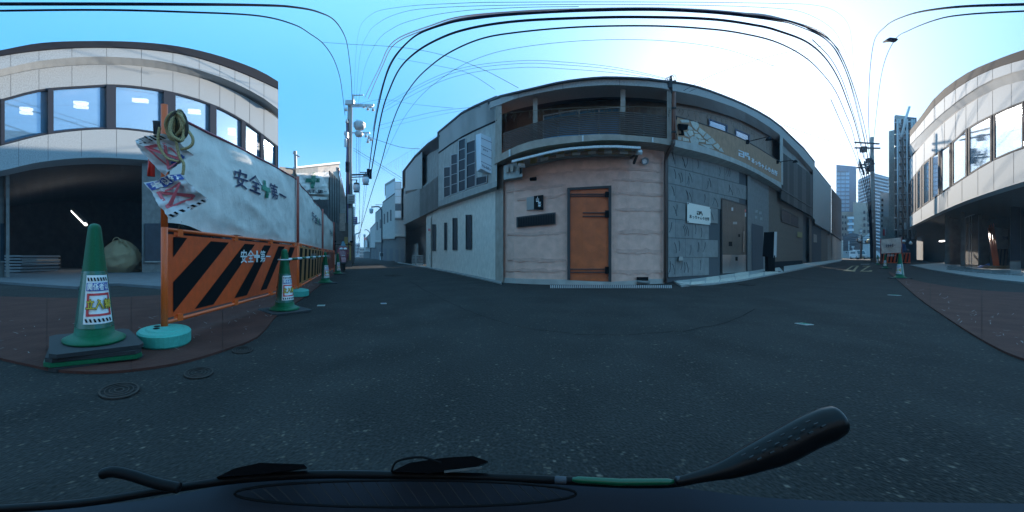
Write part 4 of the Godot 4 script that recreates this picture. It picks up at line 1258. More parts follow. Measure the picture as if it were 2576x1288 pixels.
# ---------------------------------------------------------------- house with the window grid
func window_house():
	var o := thing("window_house", "house with a projecting grey upper storey, a window grid and cream wall below", "building", base_of(pc, 1170))
	var top := [1104, 333, 1108, 331, 1156, 287.5, 1227, 252, 1250, 243]
	var mid := [1104, 383, 1156, 346.7, 1242, 305, 1250, 302]
	var bot := [1104, 520, 1250, 469]
	run(o, "upper_wall", M.grey_wall, pc, 1104, 1250, mid, bot, 0.945, 1.05)
	run(o, "ribbed_band", M.corr, pc, 1104, 1250, top, mid, 0.943, 1.0)
	for i in 48:
		var x := 1105.0 + i * 3.0
		run(o, "rib", M.corr, pc, x, x + 1.2, off(top, 1), off(mid, -1), 0.9405, 0.943, 1)
	run(o, "band_rail", M.dark_trim, pc, 1103, 1250, off(mid, -1), off(mid, 1.5), 0.938, 0.946)
	run(o, "roof", M.roof, pc, 1100, 1250, off(top, -3), top, 0.93, 1.4)
	run(o, "sill_band", M.grey_wall2, pc, 1104, 1250, off(bot, -14), off(bot, 0), 0.9415, 0.945)
	for w in [[1116, 1133, 420, 418, 498, 492], [1134, 1151, 389, 385, 491, 485], [1153, 1171, 352, 345, 484, 478], [1173, 1196, 358, 349, 476, 468], [1197, 1225, 446, 441, 468, 459]]:
		var n := int((w[4] - w[2]) / 30)
		var rows := []
		for i in range(1, n + 1):
			rows.append(float(i) / (n + 1))
		window(o, pc, w[0], w[1], [w[0], w[2], w[1], w[3]], [w[0], w[4], w[1], w[5]], 0.943, 1.3, M.white if w[0] == 1153 else M.galv, M.dark_glass, [], rows)
	run(o, "wall", M.cream_wall, pc, 1073, 1266, [1073, 520, 1250, 466, 1266, 460], CB.slice(12, 20), 1.0, 1.05)
	run(o, "corner_pillar", M.cream_wall, pc, 1072, 1084, [1072, 548, 1084, 545], [1072, 672, 1084, 674], 0.985, 1.0, 1)
	for w in [[1087, 1096, 564, 631], [1117, 1124, 560, 629], [1138, 1150, 548, 629], [1171, 1186, 540, 627]]:
		window(o, pc, w[0], w[1], w[2], w[3], 0.996, 1.4, M.iron, M.dark_glass)
	run(o, "notice", M.red_print, pc, 1077, 1083, 575, 581, 0.983, 0.985, 1)
	var sg := thing("box_sign", "pale blue projecting box sign with lines of lettering beside window grid", "sign", P(1215, 390, pc(1215.0) * 0.9))
	var z := pc(1215.0) * 0.87
	var f := [P(1210, 335, z), P(1236.6, 346.7, z), P(1236.6, 437.5, z), P(1210, 424, z)]
	var b := MB.new()
	b.hexa(f, [P(1197, 339, z * 1.09), P(1224, 350, z * 1.09), P(1224, 433, z * 1.09), P(1199, 431.6, z * 1.09)])
	put(b, "case", M.pale_sign, sg)
	var qm := quad_map([f[3], f[2], f[0], f[1]], Vector3(0, 0, 0.01))
	var lt := MB.new()
	for i in 4:
		poly_on(lt, qm, [0.0, 0.2 + 0.22 * i, 1.0, 0.2 + 0.22 * i, 1.0, 0.213 + 0.22 * i, 0.0, 0.213 + 0.22 * i])
	put(lt, "ruled_lines", M.navy, sg)
	write(sg, M.navy, ["chi", "n", "no", "a", "tsu"], sub_map(qm, 0.1, 0.92, 0.07, 0.14), 0.16)
	write(sg, M.navy, ["a", "no", "ya"], sub_map(qm, 0.2, 0.7, 0.55, 0.60), 0.16)
	# grey house with balcony, open below
	o = thing("balcony_house", "grey-blue sided house with a deep balcony over an open parking bay", "building", base_of(pc, 1050))
	top = [1015, 430, 1057, 378, 1104, 343]
	bot = [1015, 566, 1057, 546, 1104, 521]
	run(o, "side_wall", M.corr, pc, 1020, 1061, [1020, 426, 1061, 377], [1020, 480, 1061, 474], 0.96, 1.1)
	run(o, "balcony_wall", M.grey_wall2, pc, 1061, 1104, [1061, 376, 1104, 346], [1061, 480, 1104, 445], 1.04, 1.1)
	run(o, "balcony_front", M.grey_wall2, pc, 1068, 1104, [1068, 466, 1104, 424], [1068, 480, 1104, 445], 0.97, 0.98)
	run(o, "balcony_post", M.grey_wall, pc, 1058, 1062, [1058, 378, 1062, 376], [1058, 476, 1062, 474], 0.955, 0.97, 1)
	run(o, "siding", M.grey_wall2, pc, 1015, 1104, [1015, 490, 1057, 474, 1104, 440], bot, 0.962, 1.05)
	for i in 28:
		var x := 1016.0 + i * 3.1
		run(o, "siding_rib", M.corr if i < 13 else M.brick, pc, x, x + 1.5, [1015, 491, 1057, 475, 1104, 441], off(bot, -1), 0.958, 0.962, 1)
	run(o, "roof", M.roof, pc, 1012, 1106, off(top, -3), top, 0.935, 1.5)
	run(o, "bay_wall", M.grey_wall2, pc, 1010, 1075, [1010, 560, 1075, 530], [1010, 656, 1075, 664], 1.35, 1.4)
	run(o, "bay_ceiling", M.grey_wall2, pc, 1012, 1075, [1012, 563, 1075, 534], [1012, 566, 1075, 537], 0.99, 1.36)
	run(o, "pale_wall", M.grey_wall, pc, 1014, 1052, [1014, 618, 1052, 612], [1014, 659, 1052, 664], 1.2, 1.25)
	for q in [[1047, 1065, "louvred"], [1036, 1045, "narrow"]]:
		var ac := thing("outdoor_unit", "pale %s air conditioner unit standing in the open parking bay" % q[2], "air conditioner", base_of(pc, q[0]))
		run(ac, "case", M.grey_wall, pc, q[0], q[1], 642, [1036, 664, 1065, 668], 1.0, 1.04, 1)
		for i in 5:
			run(ac, "grille_bar", M.charcoal, pc, q[0] + 1, q[1] - 1, 645 + i * 3.6, 646.4 + i * 3.6, 0.997, 1.0, 1)

# ---------------------------------------------------------------- down the street, past the fence
func fixed(z: float) -> Callable:
	return func(_x): return z

func far_left_street():
	# shop row on the shaded side
	for q in [[993, 1020, [993, 487, 1020, 470], 661, "dark_shop", "dark shop front with a tall white sign tower", M.grey_wall2], [962, 993, [962, 510, 993, 487], 656, "grey_shop", "grey shop with tiled lower storey and awning strip", M.grey_wall], [944, 962, [944, 537, 962, 520], 653, "narrow_shop", "narrow grey-blue shop with small upper windows", M.grey_wall2], [931, 944, [931, 577, 944, 562], 651, "low_shop", "low pale shop near the end of the shaded row", M.corr], [915, 931, [915, 606, 931, 588], 649.4, "end_shop", "small far shop with a red rooftop sign", M.grey_wall2]]:
		var o := thing(q[4], q[5], "building", base_of(pc, q[0]))
		run(o, "upper_wall", q[6], pc, q[0], q[1], q[2], lerpf(ev(q[2], q[0]), q[3], 0.6), 0.98, 1.25)
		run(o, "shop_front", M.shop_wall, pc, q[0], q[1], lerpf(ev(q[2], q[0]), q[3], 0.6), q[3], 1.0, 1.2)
		run(o, "shop_awning", M.grey_wall, pc, q[0], q[1], lerpf(ev(q[2], q[0]), q[3], 0.58), lerpf(ev(q[2], q[0]), q[3], 0.62), 0.955, 1.0, 1)
		run(o, "roof_edge", M.roof, pc, q[0], q[1], off(q[2], -2), q[2], 0.97, 1.25)
		var n := int((q[1] - q[0]) / 8)
		for i in n:
			var x: float = q[0] + 3 + i * 8
			var y := lerpf(ev(q[2], x), q[3], 0.2)
			run(o, "window", M.dark_glass, pc, x, x + 4, y, y + (q[3] - y) * 0.22, 0.977, 0.981, 1)
		for i in 2:
			run(o, "door", M.charcoal, pc, q[0] + 2 + i * (q[1] - q[0]) * 0.5, q[0] + (0.35 + i * 0.5) * (q[1] - q[0]), q[3] - (q[3] - 600) * 0.55, q[3], 0.994, 1.0, 1)
	var tower := thing("sign_tower", "tall white vertical sign with stacked panels over dark shop", "sign", base_of(pc, 1000))
	run(tower, "frame", M.grey_wall, pc, 993, 1010, 457, 549, 0.93, 0.965, 1)
	for i in 5:
		run(tower, "sign_panel", M.white if i != 3 else M.charcoal, pc, 994, 1009, 459 + i * 18, 475 + i * 18, 0.926, 0.93, 1)
	var rf := thing("rooftop_unit", "white rooftop cabin with railing above the grey shop", "rooftop unit", base_of(pc, 982))
	run(rf, "cabin", M.white, pc, 970, 993, [970, 468, 993, 452], [970, 512, 993, 490], 1.05, 1.2, 1)
	run(rf, "roof_cap", M.grey_wall2, pc, 968, 994, [968, 463, 994, 447], [968, 468, 994, 452], 1.04, 1.21, 1)
	var b := MB.new()
	for i in 6:
		run_mb(b, pc, 946 + i * 5, 946.6 + i * 5, 515, 532, 1.0, 1.002, 1)
	run_mb(b, pc, 944, 974, 514, 515.5, 1.0, 1.002, 1)
	put(b, "railing", M.galv, rf)
	var sg := thing("small_board", "red and white vertical board above the end shop", "sign", base_of(pc, 921))
	run(sg, "board", M.white, pc, 918, 924, 604, 622, 0.9, 0.92, 1)
	run(sg, "top_board", M.red_print, pc, 915, 922, 597, 604, 0.9, 0.92, 1)
	# far end of the street
	for q in [[893, 906, 612, 300.0, "pale far block closing the street behind the scooter", M.white], [904, 916, 622, 260.0, "small pale far house closing the street end", M.cream_wall], [878, 895, 590, 200.0, "tall shaded far block behind the utility pole", M.grey_wall2]]:
		var o := thing("far_block", q[4], "building", P(q[0], 646.5, q[3]))
		run(o, "wall", q[5], fixed(q[3]), q[0], q[1], q[2], 647.4, 1.0, 1.1, 1)
		for i in 3:
			for j in 3:
				run(o, "window", M.dark_glass, fixed(q[3]), q[0] + 1.5 + i * 4, q[0] + 3.5 + i * 4, q[2] + 4 + j * 8, q[2] + 8 + j * 8, 0.998, 0.9999, 1)
	# house wrapped in white sheets
	var o := thing("wrapped_house", "cream house wrapped in white sheets with a green cross, behind the fence", "building", G(800, 669))
	var Z := func(x): return 12.5 * U / (U - x)
	run(o, "wall", M.cream_wall, Z, 741, 853, [741, 422, 853, 409], 668, 1.0, 1.3)
	run(o, "side_wall", M.beige_trim, Z, 703, 741, [703, 419, 741, 424], 668, 1.0, 1.2)
	run(o, "side_window", M.dark_glass, Z, 704, 733, [704, 428, 733, 430], [704, 436, 733, 440], 0.995, 0.9999, 1)
	run(o, "parapet", M.white, Z, 738, 855, [738, 420, 855, 407], [738, 424, 855, 411], 0.985, 1.0)
	run(o, "tank_wall", M.conc_light, Z, 744, 800, [744, 426, 800, 420], [744, 438, 800, 434], 0.993, 1.0, 1)
	for i in 9:
		var s := MB.new(true)
		var x := 829.0 + i * 3.0
		s.tube([P(x, 430 + i * 3, Z.call(x) * 0.985), P(x + 0.3, 640, Z.call(x) * 0.985)], 0.05, 6)
		put(s, "pipe", M.conc if i % 2 else M.iron, o)
	run(o, "gutter_edge", M.red_print, Z, 853, 868, [853, 420, 868, 490], [853, 426, 868, 496], 0.99, 1.0, 1)
	run(o, "lean_roof", M.grey_wall, fixed(38.5), 850, 870, [846, 415, 870, 497], [846, 640, 870, 650], 1.0, 1.02, 1)
	for k in 2:
		var sh := thing("site_sheet", ["white site sheet with a green cross hung on the wrapped house", "plain lower white sheet hung below the green cross sheet"][k], "sheet", P(785, 460 + 60 * k, 29.2))
		var c := [[746, 486, 828, 490, 748, 436, 828, 433], [752, 600, 822, 600, 757, 491, 822, 496]][k] as Array
		var q := [P(c[0], c[1], Z.call(c[0]) * 0.98), P(c[2], c[3], Z.call(c[2]) * 0.98), P(c[4], c[5], Z.call(c[4]) * 0.98), P(c[6], c[7], Z.call(c[6]) * 0.98)]
		var m := quad_map(q)
		var ns := FastNoiseLite.new()
		ns.frequency = 2.2
		ns.seed = k
		var wavy := func(u, v): return m.call(u, v) + Vector3(1, 0, 0.2) * (0.12 * ns.get_noise_2d(u * 2, v * 2) + 0.06 * sin(u * 9 + v * 4))
		var s := MB.new(true)
		s.sheet(wavy, 20, 14)
		put(s, "cloth", M.sheet, sh)
		var t := MB.new()
		var up := func(u, v): return wavy.call(u, v) + Vector3(0.03, 0, 0.01)
		if k == 0:
			letters(t, ["plus"], sub_map(up, 0.27, 0.62, 0.3, 0.98), 0.13, 0.0)
			put(t, "cross", M.green_print, sh)
			write(sh, M.charcoal, ["an", "sei", "dai", "ichi"], sub_map(up, 0.28, 0.9, 0.06, 0.2), 0.14)
		else:
			letters(t, ["no"], sub_map(up, 0.5, 0.85, 0.72, 0.95), 0.2)
			put(t, "lettering", M.navy, sh)
	var an := thing("roof_antenna", "white television antenna on the roof of the wrapped house", "antenna", P(744, 424, 29.0))
	b = MB.new()
	b.bar(P(744, 424, 29.0), P(743, 380, 29.0), 0.12)
	b.bar(P(737, 385, 29.0), P(754, 395, 29.0), 0.06)
	b.bar(P(739, 380, 29.0), P(741, 392, 29.0), 0.04)
	b.bar(P(748, 388, 29.0), P(750, 398, 29.0), 0.04)
	put(b, "mast", M.white, an)
	var lb := thing("slat_sign", "tan slatted board hung on the dark wall beside the utility pole", "sign", P(861, 558, 27.5))
	for i in 9:
		run(lb, "slat", M.beige_trim, fixed(27.6), 854, 868.5, 536 + i * 5, 540.4 + i * 5, 1.0, 1.006, 1)
	var dk := thing("dark_shop_wall", "dark shop wall with ochre panels behind the parked scooter", "building", G(866, 670))
	run(dk, "wall", M.shop_wall, fixed(28.6), 846, 886, 560, 671, 1.0, 1.15)
	run(dk, "ochre_panel", M.yellow_cloth, fixed(28.4), 866, 875, 596, 655, 1.0, 1.004, 1)
	run(dk, "ochre_panel", M.yellow_cloth, fixed(28.4), 879, 883, 600, 655, 1.0, 1.004, 1)
	run(dk, "blue_panel", M.corr, fixed(28.0), 876, 885, 524, 610, 1.0, 1.004, 1)
	# kei truck and people-height clutter
	car(G(922, 648.6), 0.2, M.truck_green, "small pale green truck parked far down the shaded street", "truck", 1.7, 1.9, 2.5)
	var cab := thing("shop_cabinet", "white display cabinet standing before the low shop", "cabinet", G(962, 654))
	run(cab, "case", M.white, fixed(74.0), 955, 965, 634, 654, 1.0, 1.02, 1)
	run(cab, "dark_panel", M.dark_glass, fixed(73.9), 956.5, 963.5, 636, 645, 0.998, 1.0, 1)
	icicle([P(936, 436, 30.0), P(980, 410, 26.0), P(1040, 375, 24.0), P(1108, 335, 21.5)], 26, 30.0, "string of unlit icicle lights slung from pole to grey house")

func car(at: Vector3, turn: float, m: Material, label: String, cat: String, w: float, h: float, l: float):
	var o := thing({"van": "parked_van", "truck": "parked_truck", "car": "parked_car"}[cat], label, cat, at, "vehicles parked at the street ends")
	o.set_meta("local", true)
	o.rotation.y = turn
	var b := MB.new()
	var pr_ := [Vector2(-l / 2, 0.3), Vector2(-l / 2, h * 0.95), Vector2(-l / 2 + 0.15, h), Vector2(l * 0.28, h), Vector2(l * 0.44, h * 0.55), Vector2(l / 2, h * 0.48), Vector2(l / 2, 0.3)]
	if cat == "car":
		pr_ = [Vector2(-l / 2, 0.3), Vector2(-l / 2, h * 0.6), Vector2(-l * 0.34, h * 0.65), Vector2(-l * 0.22, h), Vector2(l * 0.12, h), Vector2(l * 0.25, h * 0.65), Vector2(l / 2, h * 0.55), Vector2(l / 2, 0.3)]
	var f := []
	var d := []
	for p in pr_:
		f.append(Vector3(w / 2, p.y, p.x))
		d.append(Vector3(-w / 2, p.y, p.x))
	b.hexa(f, d)
	put(b, "body", m, o)
	var k := 3 if cat != "car" else 4
	var a: Vector2 = pr_[k]
	var e: Vector2 = pr_[k + 1]
	b = MB.new()
	var q := w * 0.43
	b.hexa([Vector3(-q, a.y - 0.06, a.x + 0.05), Vector3(q, a.y - 0.06, a.x + 0.05), Vector3(q, e.y + 0.05, e.x + 0.03), Vector3(-q, e.y + 0.05, e.x + 0.03)], [Vector3(-q, a.y - 0.06, a.x), Vector3(q, a.y - 0.06, a.x), Vector3(q, e.y + 0.05, e.x - 0.02), Vector3(-q, e.y + 0.05, e.x - 0.02)])
	put(b, "windscreen", M.car_glass, o)
	for s in [-1, 1]:
		b = MB.new()
		b.box(Vector3(s * w * 0.5, h * 0.76, -l * 0.08), Vector3(0.03, h * 0.26, l * 0.55))
		put(b, "side_window", M.car_glass, o)
		b = MB.new()
		b.box(Vector3(s * w * 0.36, h * 0.36, l / 2 + 0.01), Vector3(w * 0.18, h * 0.1, 0.05))
		put(b, "headlight", M.white_clean, o)
		for zz in [-0.33, 0.33]:
			b = MB.new(true)
			b.tube([Vector3(s * w * 0.5, 0.3, zz * l), Vector3(s * (w * 0.5 - 0.18), 0.3, zz * l)], 0.3, 14)
			put(b, "wheel", M.rubber, o)
	b = MB.new()
	b.box(Vector3(0, h * 0.26, l / 2 + 0.02), Vector3(w * 0.5, h * 0.11, 0.04))
	put(b, "grille", M.car_dark, o)
	b = MB.new()
	b.box(Vector3(0, h * 0.18, l / 2 + 0.03), Vector3(0.33, 0.16, 0.03))
	put(b, "number_plate", M.yellow_print, o)

# ---------------------------------------------------------------- the other end of the street
func far_right_street():
	var o := thing("glass_tower", "tall blue glass office tower far beyond the street corner", "building", P(2128, 646, 250))
	run(o, "wall", M.tower_dark, fixed(250), 2103.7, 2154, [2103, 414, 2128, 417, 2154, 419], 646, 1.0, 1.15)
	for i in 17:
		var y := 434 + i * 10.0
		for j in 3:
			run(o, "glass_band", M.tower_glass, fixed(250), 2105 + j * 11, 2114.5 + j * 11, y, y + 6.5, 0.9985, 1.0, 1)
	run(o, "crown", M.tower_dark, fixed(248), 2105, 2132, 418, 430, 0.99, 1.0, 1)
	o = thing("banded_tower", "high-rise flats with white balcony bands far behind the utility pole", "building", P(2198, 646, 220))
	run(o, "wall", M.band_dark, fixed(220), 2159, 2235.6, [2159, 452, 2197, 435, 2236, 446], 646, 1.0, 1.15)
	for i in 22:
		var y := 446 + i * 8.4
		run(o, "balcony_band", M.band_white, fixed(220), 2158, 2236.5, [2158, y + 10, 2197, y - 6, 2237, y + 3], [2158, y + 12.6, 2197, y - 3.4, 2237, y + 5.6], 0.985, 0.999, 2)
	o = thing("beige_flats", "stepped beige block of flats with balconies behind the grey gabled house", "building", P(2150, 648, 150))
	run(o, "wall", M.beige_bldg, fixed(150), 2115, 2148, 533, 648.5, 1.0, 1.2)
	run(o, "tower_wall", M.beige_bldg, fixed(148), 2146, 2194, [2146, 508, 2170, 505, 2194, 512], 648.5, 1.0, 1.2)
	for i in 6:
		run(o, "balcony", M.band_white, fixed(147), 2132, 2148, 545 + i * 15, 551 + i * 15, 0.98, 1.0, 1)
		run(o, "window", M.tower_glass, fixed(148), 2135, 2144, 551 + i * 15, 559 + i * 15, 0.994, 1.0, 1)  # pane added in place of the shade under each balcony
		for j in 2:
			run(o, "window", M.dark_glass, fixed(150), 2118 + j * 7, 2122 + j * 7, 542 + i * 15, 549 + i * 15, 0.998, 0.9999, 1)
			run(o, "window", M.dark_glass, fixed(148), 2172 + j * 10, 2177 + j * 10, 530 + i * 16, 538 + i * 16, 0.998, 0.9999, 1)
	o = thing("gabled_house", "dark grey gabled house with white wall at its foot", "building", P(2145, 649, 130))
	run(o, "wall", M.charcoal, fixed(130), 2120, 2170, [2120, 594, 2145, 586, 2170, 594], 649.5, 1.0, 1.15, 6)
	run(o, "foot_wall", M.white, fixed(128), 2121, 2150, 631.5, 649.8, 0.99, 1.0)
	run(o, "sign_strip", M.white, fixed(129.5), 2134, 2137, 606, 630, 0.98, 0.99, 1)
	for i in 2:
		run(o, "window", M.dark_glass, fixed(128), 2128 + i * 7, 2131 + i * 7, 634, 637, 0.987, 0.9899, 1)
	o = thing("pale_house", "small pale yellow house at the corner beside the gabled house", "building", P(2112, 649, 125))
	run(o, "wall", M.cream_wall, fixed(126), 2103, 2121, 604, 650, 1.0, 1.1)
	for i in 3:
		run(o, "window", M.dark_glass, fixed(126), 2108 + (i % 2) * 6, 2111 + (i % 2) * 6, 612 + i * 9, 617 + i * 9, 0.997, 0.9999, 1)
	o = thing("white_store", "white store with pitched roof behind the convex mirrors", "building", P(2190, 650, 115))
	run(o, "wall", M.white, fixed(115), 2171, 2200, [2171, 598, 2185, 588, 2200, 590], 650.6, 1.0, 1.2, 6)
	run(o, "window", M.dark_glass, fixed(115), 2176, 2184, 606, 612, 0.997, 0.9999, 1)
	o = thing("narrow_block", "narrow white and grey block beside the scaffolded building", "building", P(2224, 655, 66))
	run(o, "wall", M.white, fixed(66), 2214, 2236, 485, 655.5, 1.0, 1.2)
	run(o, "lower_wall", M.grey_wall2, fixed(64), 2220, 2240, 545, 656, 1.0, 1.02)
	run(o, "red_sign", M.red_print, fixed(63), 2221, 2226, 577, 593, 0.98, 0.99, 1)
	run(o, "white_sign", M.white, fixed(63), 2226, 2228, 572, 590, 0.98, 0.99, 1)
	for i in 6:
		run(o, "window", M.dark_glass, fixed(66), 2217, 2222, 500 + i * 13, 506 + i * 13, 0.997, 0.9999, 1)
	# scaffolded building
	o = thing("scaffolded_building", "tall building wrapped in dark netting and scaffold beside the white wing", "building", P(2275, 655, 62))
	run(o, "netted_wall", M.mesh_net, fixed(62), 2250, 2306, [2250, 291, 2306, 296], 655, 1.0, 1.25)
	run(o, "edge_strip", M.conc_light, fixed(61.6), 2236, 2252, [2236, 330, 2252, 326], 655, 1.0, 1.05)
	run(o, "net_top", M.corr, fixed(61.5), 2252, 2280, [2252, 289, 2280, 292], [2252, 301, 2280, 304], 0.998, 1.0, 1)
	for i in 9:
		var s := MB.new(true)
		var x := 2252.0 + i * 6.0
		s.tube([P(x, 300, 58.0 - (i % 2) * 1.5), P(x + 1.5, 600, 58.0 - (i % 2) * 1.5)], 0.09, 6)
		put(s, "upright", M.galv if i % 3 else M.iron, o)
	for i in 20:
		var s := MB.new()
		s.bar(P(2250, 308 + i * 15, 58.0), P(2300, 306 + i * 15, 57.0), 0.12)
		put(s, "ledger", M.iron if i % 2 else M.galv, o)
		s = MB.new()
		s.hexa([P(2256, 309 + i * 15, 57.5), P(2290, 308 + i * 15, 57.5), P(2290, 309.6 + i * 15, 57.5), P(2256, 310.6 + i * 15, 57.5)], [P(2256, 309 + i * 15, 59), P(2290, 308 + i * 15, 59), P(2290, 309.6 + i * 15, 59), P(2256, 310.6 + i * 15, 59)])
		put(s, "deck_board", M.iron, o)
		if i % 2 == 0:
			s = MB.new()
			s.bar(P(2262, 308 + i * 15, 57.2), P(2280, 336 + i * 15, 57.2), 0.1)
			put(s, "brace", M.galv, o)
	for q in [[2276, 470, 9, 12], [2283, 452, 7, 10], [2272, 560, 8, 16], [2280, 500, 6, 12]]:
		run(o, "loose_sheet", M.white, fixed(56.5), q[0], q[0] + q[2], q[1], q[1] + q[3], 1.0, 1.002, 1)
	var s := MB.new(true)
	s.tube([P(2268, 345, 56), P(2278, 300, 56), P(2288, 268, 56)], 0.12, 6)
	put(s, "hoist_pole", M.white, o)
	# vehicles beyond the corner
	car(G(2120, 649.3), 0.0, M.car_white, "small white van parked before the white foot wall", "van", 1.5, 1.75, 3.4)
	car(G(2134, 649.2), 0.15, M.car_dark, "dark car parked beside the small white van", "car", 1.7, 1.45, 4.2)
	car(G(2140.5, 649.1), 0.15, M.corr, "silver car parked behind the lamp post", "car", 1.7, 1.4, 4.2)
	car(G(2158, 652), -0.1, M.car_white, "white mini truck with pale blue windscreen waiting at the corner", "truck", 1.5, 1.62, 3.0)
	car(G(2176, 650.6), 1.2, M.car_white, "tall white van beyond the corner seen from its side", "van", 1.7, 2.0, 4.4)
	car(G(2188, 650.4), 1.35, M.car_white, "white van half hidden by the right utility pole", "van", 1.7, 1.8, 4.2)
	for q in [[2162, 605.6, "dark framed"], [2187, 607, "orange framed"]]:
		var mr := thing("traffic_mirror", "round %s convex traffic mirror at the street corner" % q[2], "traffic mirror", P(q[0] + 4, 651, 92), "traffic mirrors at the corner")
		s = MB.new(true)
		s.tube([P(q[0] + 4.5, 651.5, 92), P(q[0] + 4.5, 590, 92)], 0.1, 8)
		put(s, "post", M.iron if q[0] < 2180 else M.pole, mr)
		s = MB.new(true)
		for k in 1:
			s.tube([P(q[0], q[1], 91.7), P(q[0], q[1], 91.4)], [0.42, 0.36], 18)
		put(s, "frame", M.charcoal if q[0] < 2180 else M.yellow_print, mr)
		s = MB.new(true)
		s.tube([P(q[0], q[1], 91.42), P(q[0], q[1], 91.36)], [0.33, 0.2], 18)
		put(s, "mirror", M.steel, mr)
	var lp := thing("lamp_post", "thin pale lamp post among the parked cars", "lamp post", P(2146, 650, 120))
	s = MB.new(true)
	s.tube([P(2146, 650.3, 120), P(2146, 622, 120)], 0.09, 8)
	put(s, "post", M.galv, lp)
	s = MB.new()
	s.box(P(2146, 621, 120), Vector3(0.5, 0.3, 0.3))
	put(s, "lamp_head", M.white, lp)
	var sb := thing("signal_boxes", "white control boxes and dark post beside the convex mirror", "control box", P(2168, 651, 95))
	s = MB.new(true)
	s.tube([P(2166, 651.5, 95), P(2165.5, 575, 95)], 0.16, 8)
	put(s, "post", M.charcoal, sb)
	for q in [[2164, 581, 0.4, 0.5], [2164.5, 589, 0.3, 0.4], [2162, 597, 0.5, 0.5]]:
		s = MB.new()
		s.box(P(q[0], q[1], 94.6), Vector3(q[2], q[3], 0.3))
		put(s, "box", M.white, sb)
	var hd := thing("hedge", "low dark green hedge at the foot of the white van", "hedge", P(2187, 651, 105))
	var leaf := MB.new()
	for i in 500:
		var p := P(rng.randf_range(2178, 2196), 651.3 - absf(rng.randfn(0, 2.0)), 104.0 + rng.randf())
		leaf.tri(p, p + Vector3(rng.randf_range(-0.12, 0.12), rng.randf_range(0, 0.15), 0.05), p + Vector3(rng.randf_range(-0.12, 0.12), 0.02, rng.randf_range(-0.1, 0.1)))
	stuff(put(leaf, "leaves", M.hedge, hd))

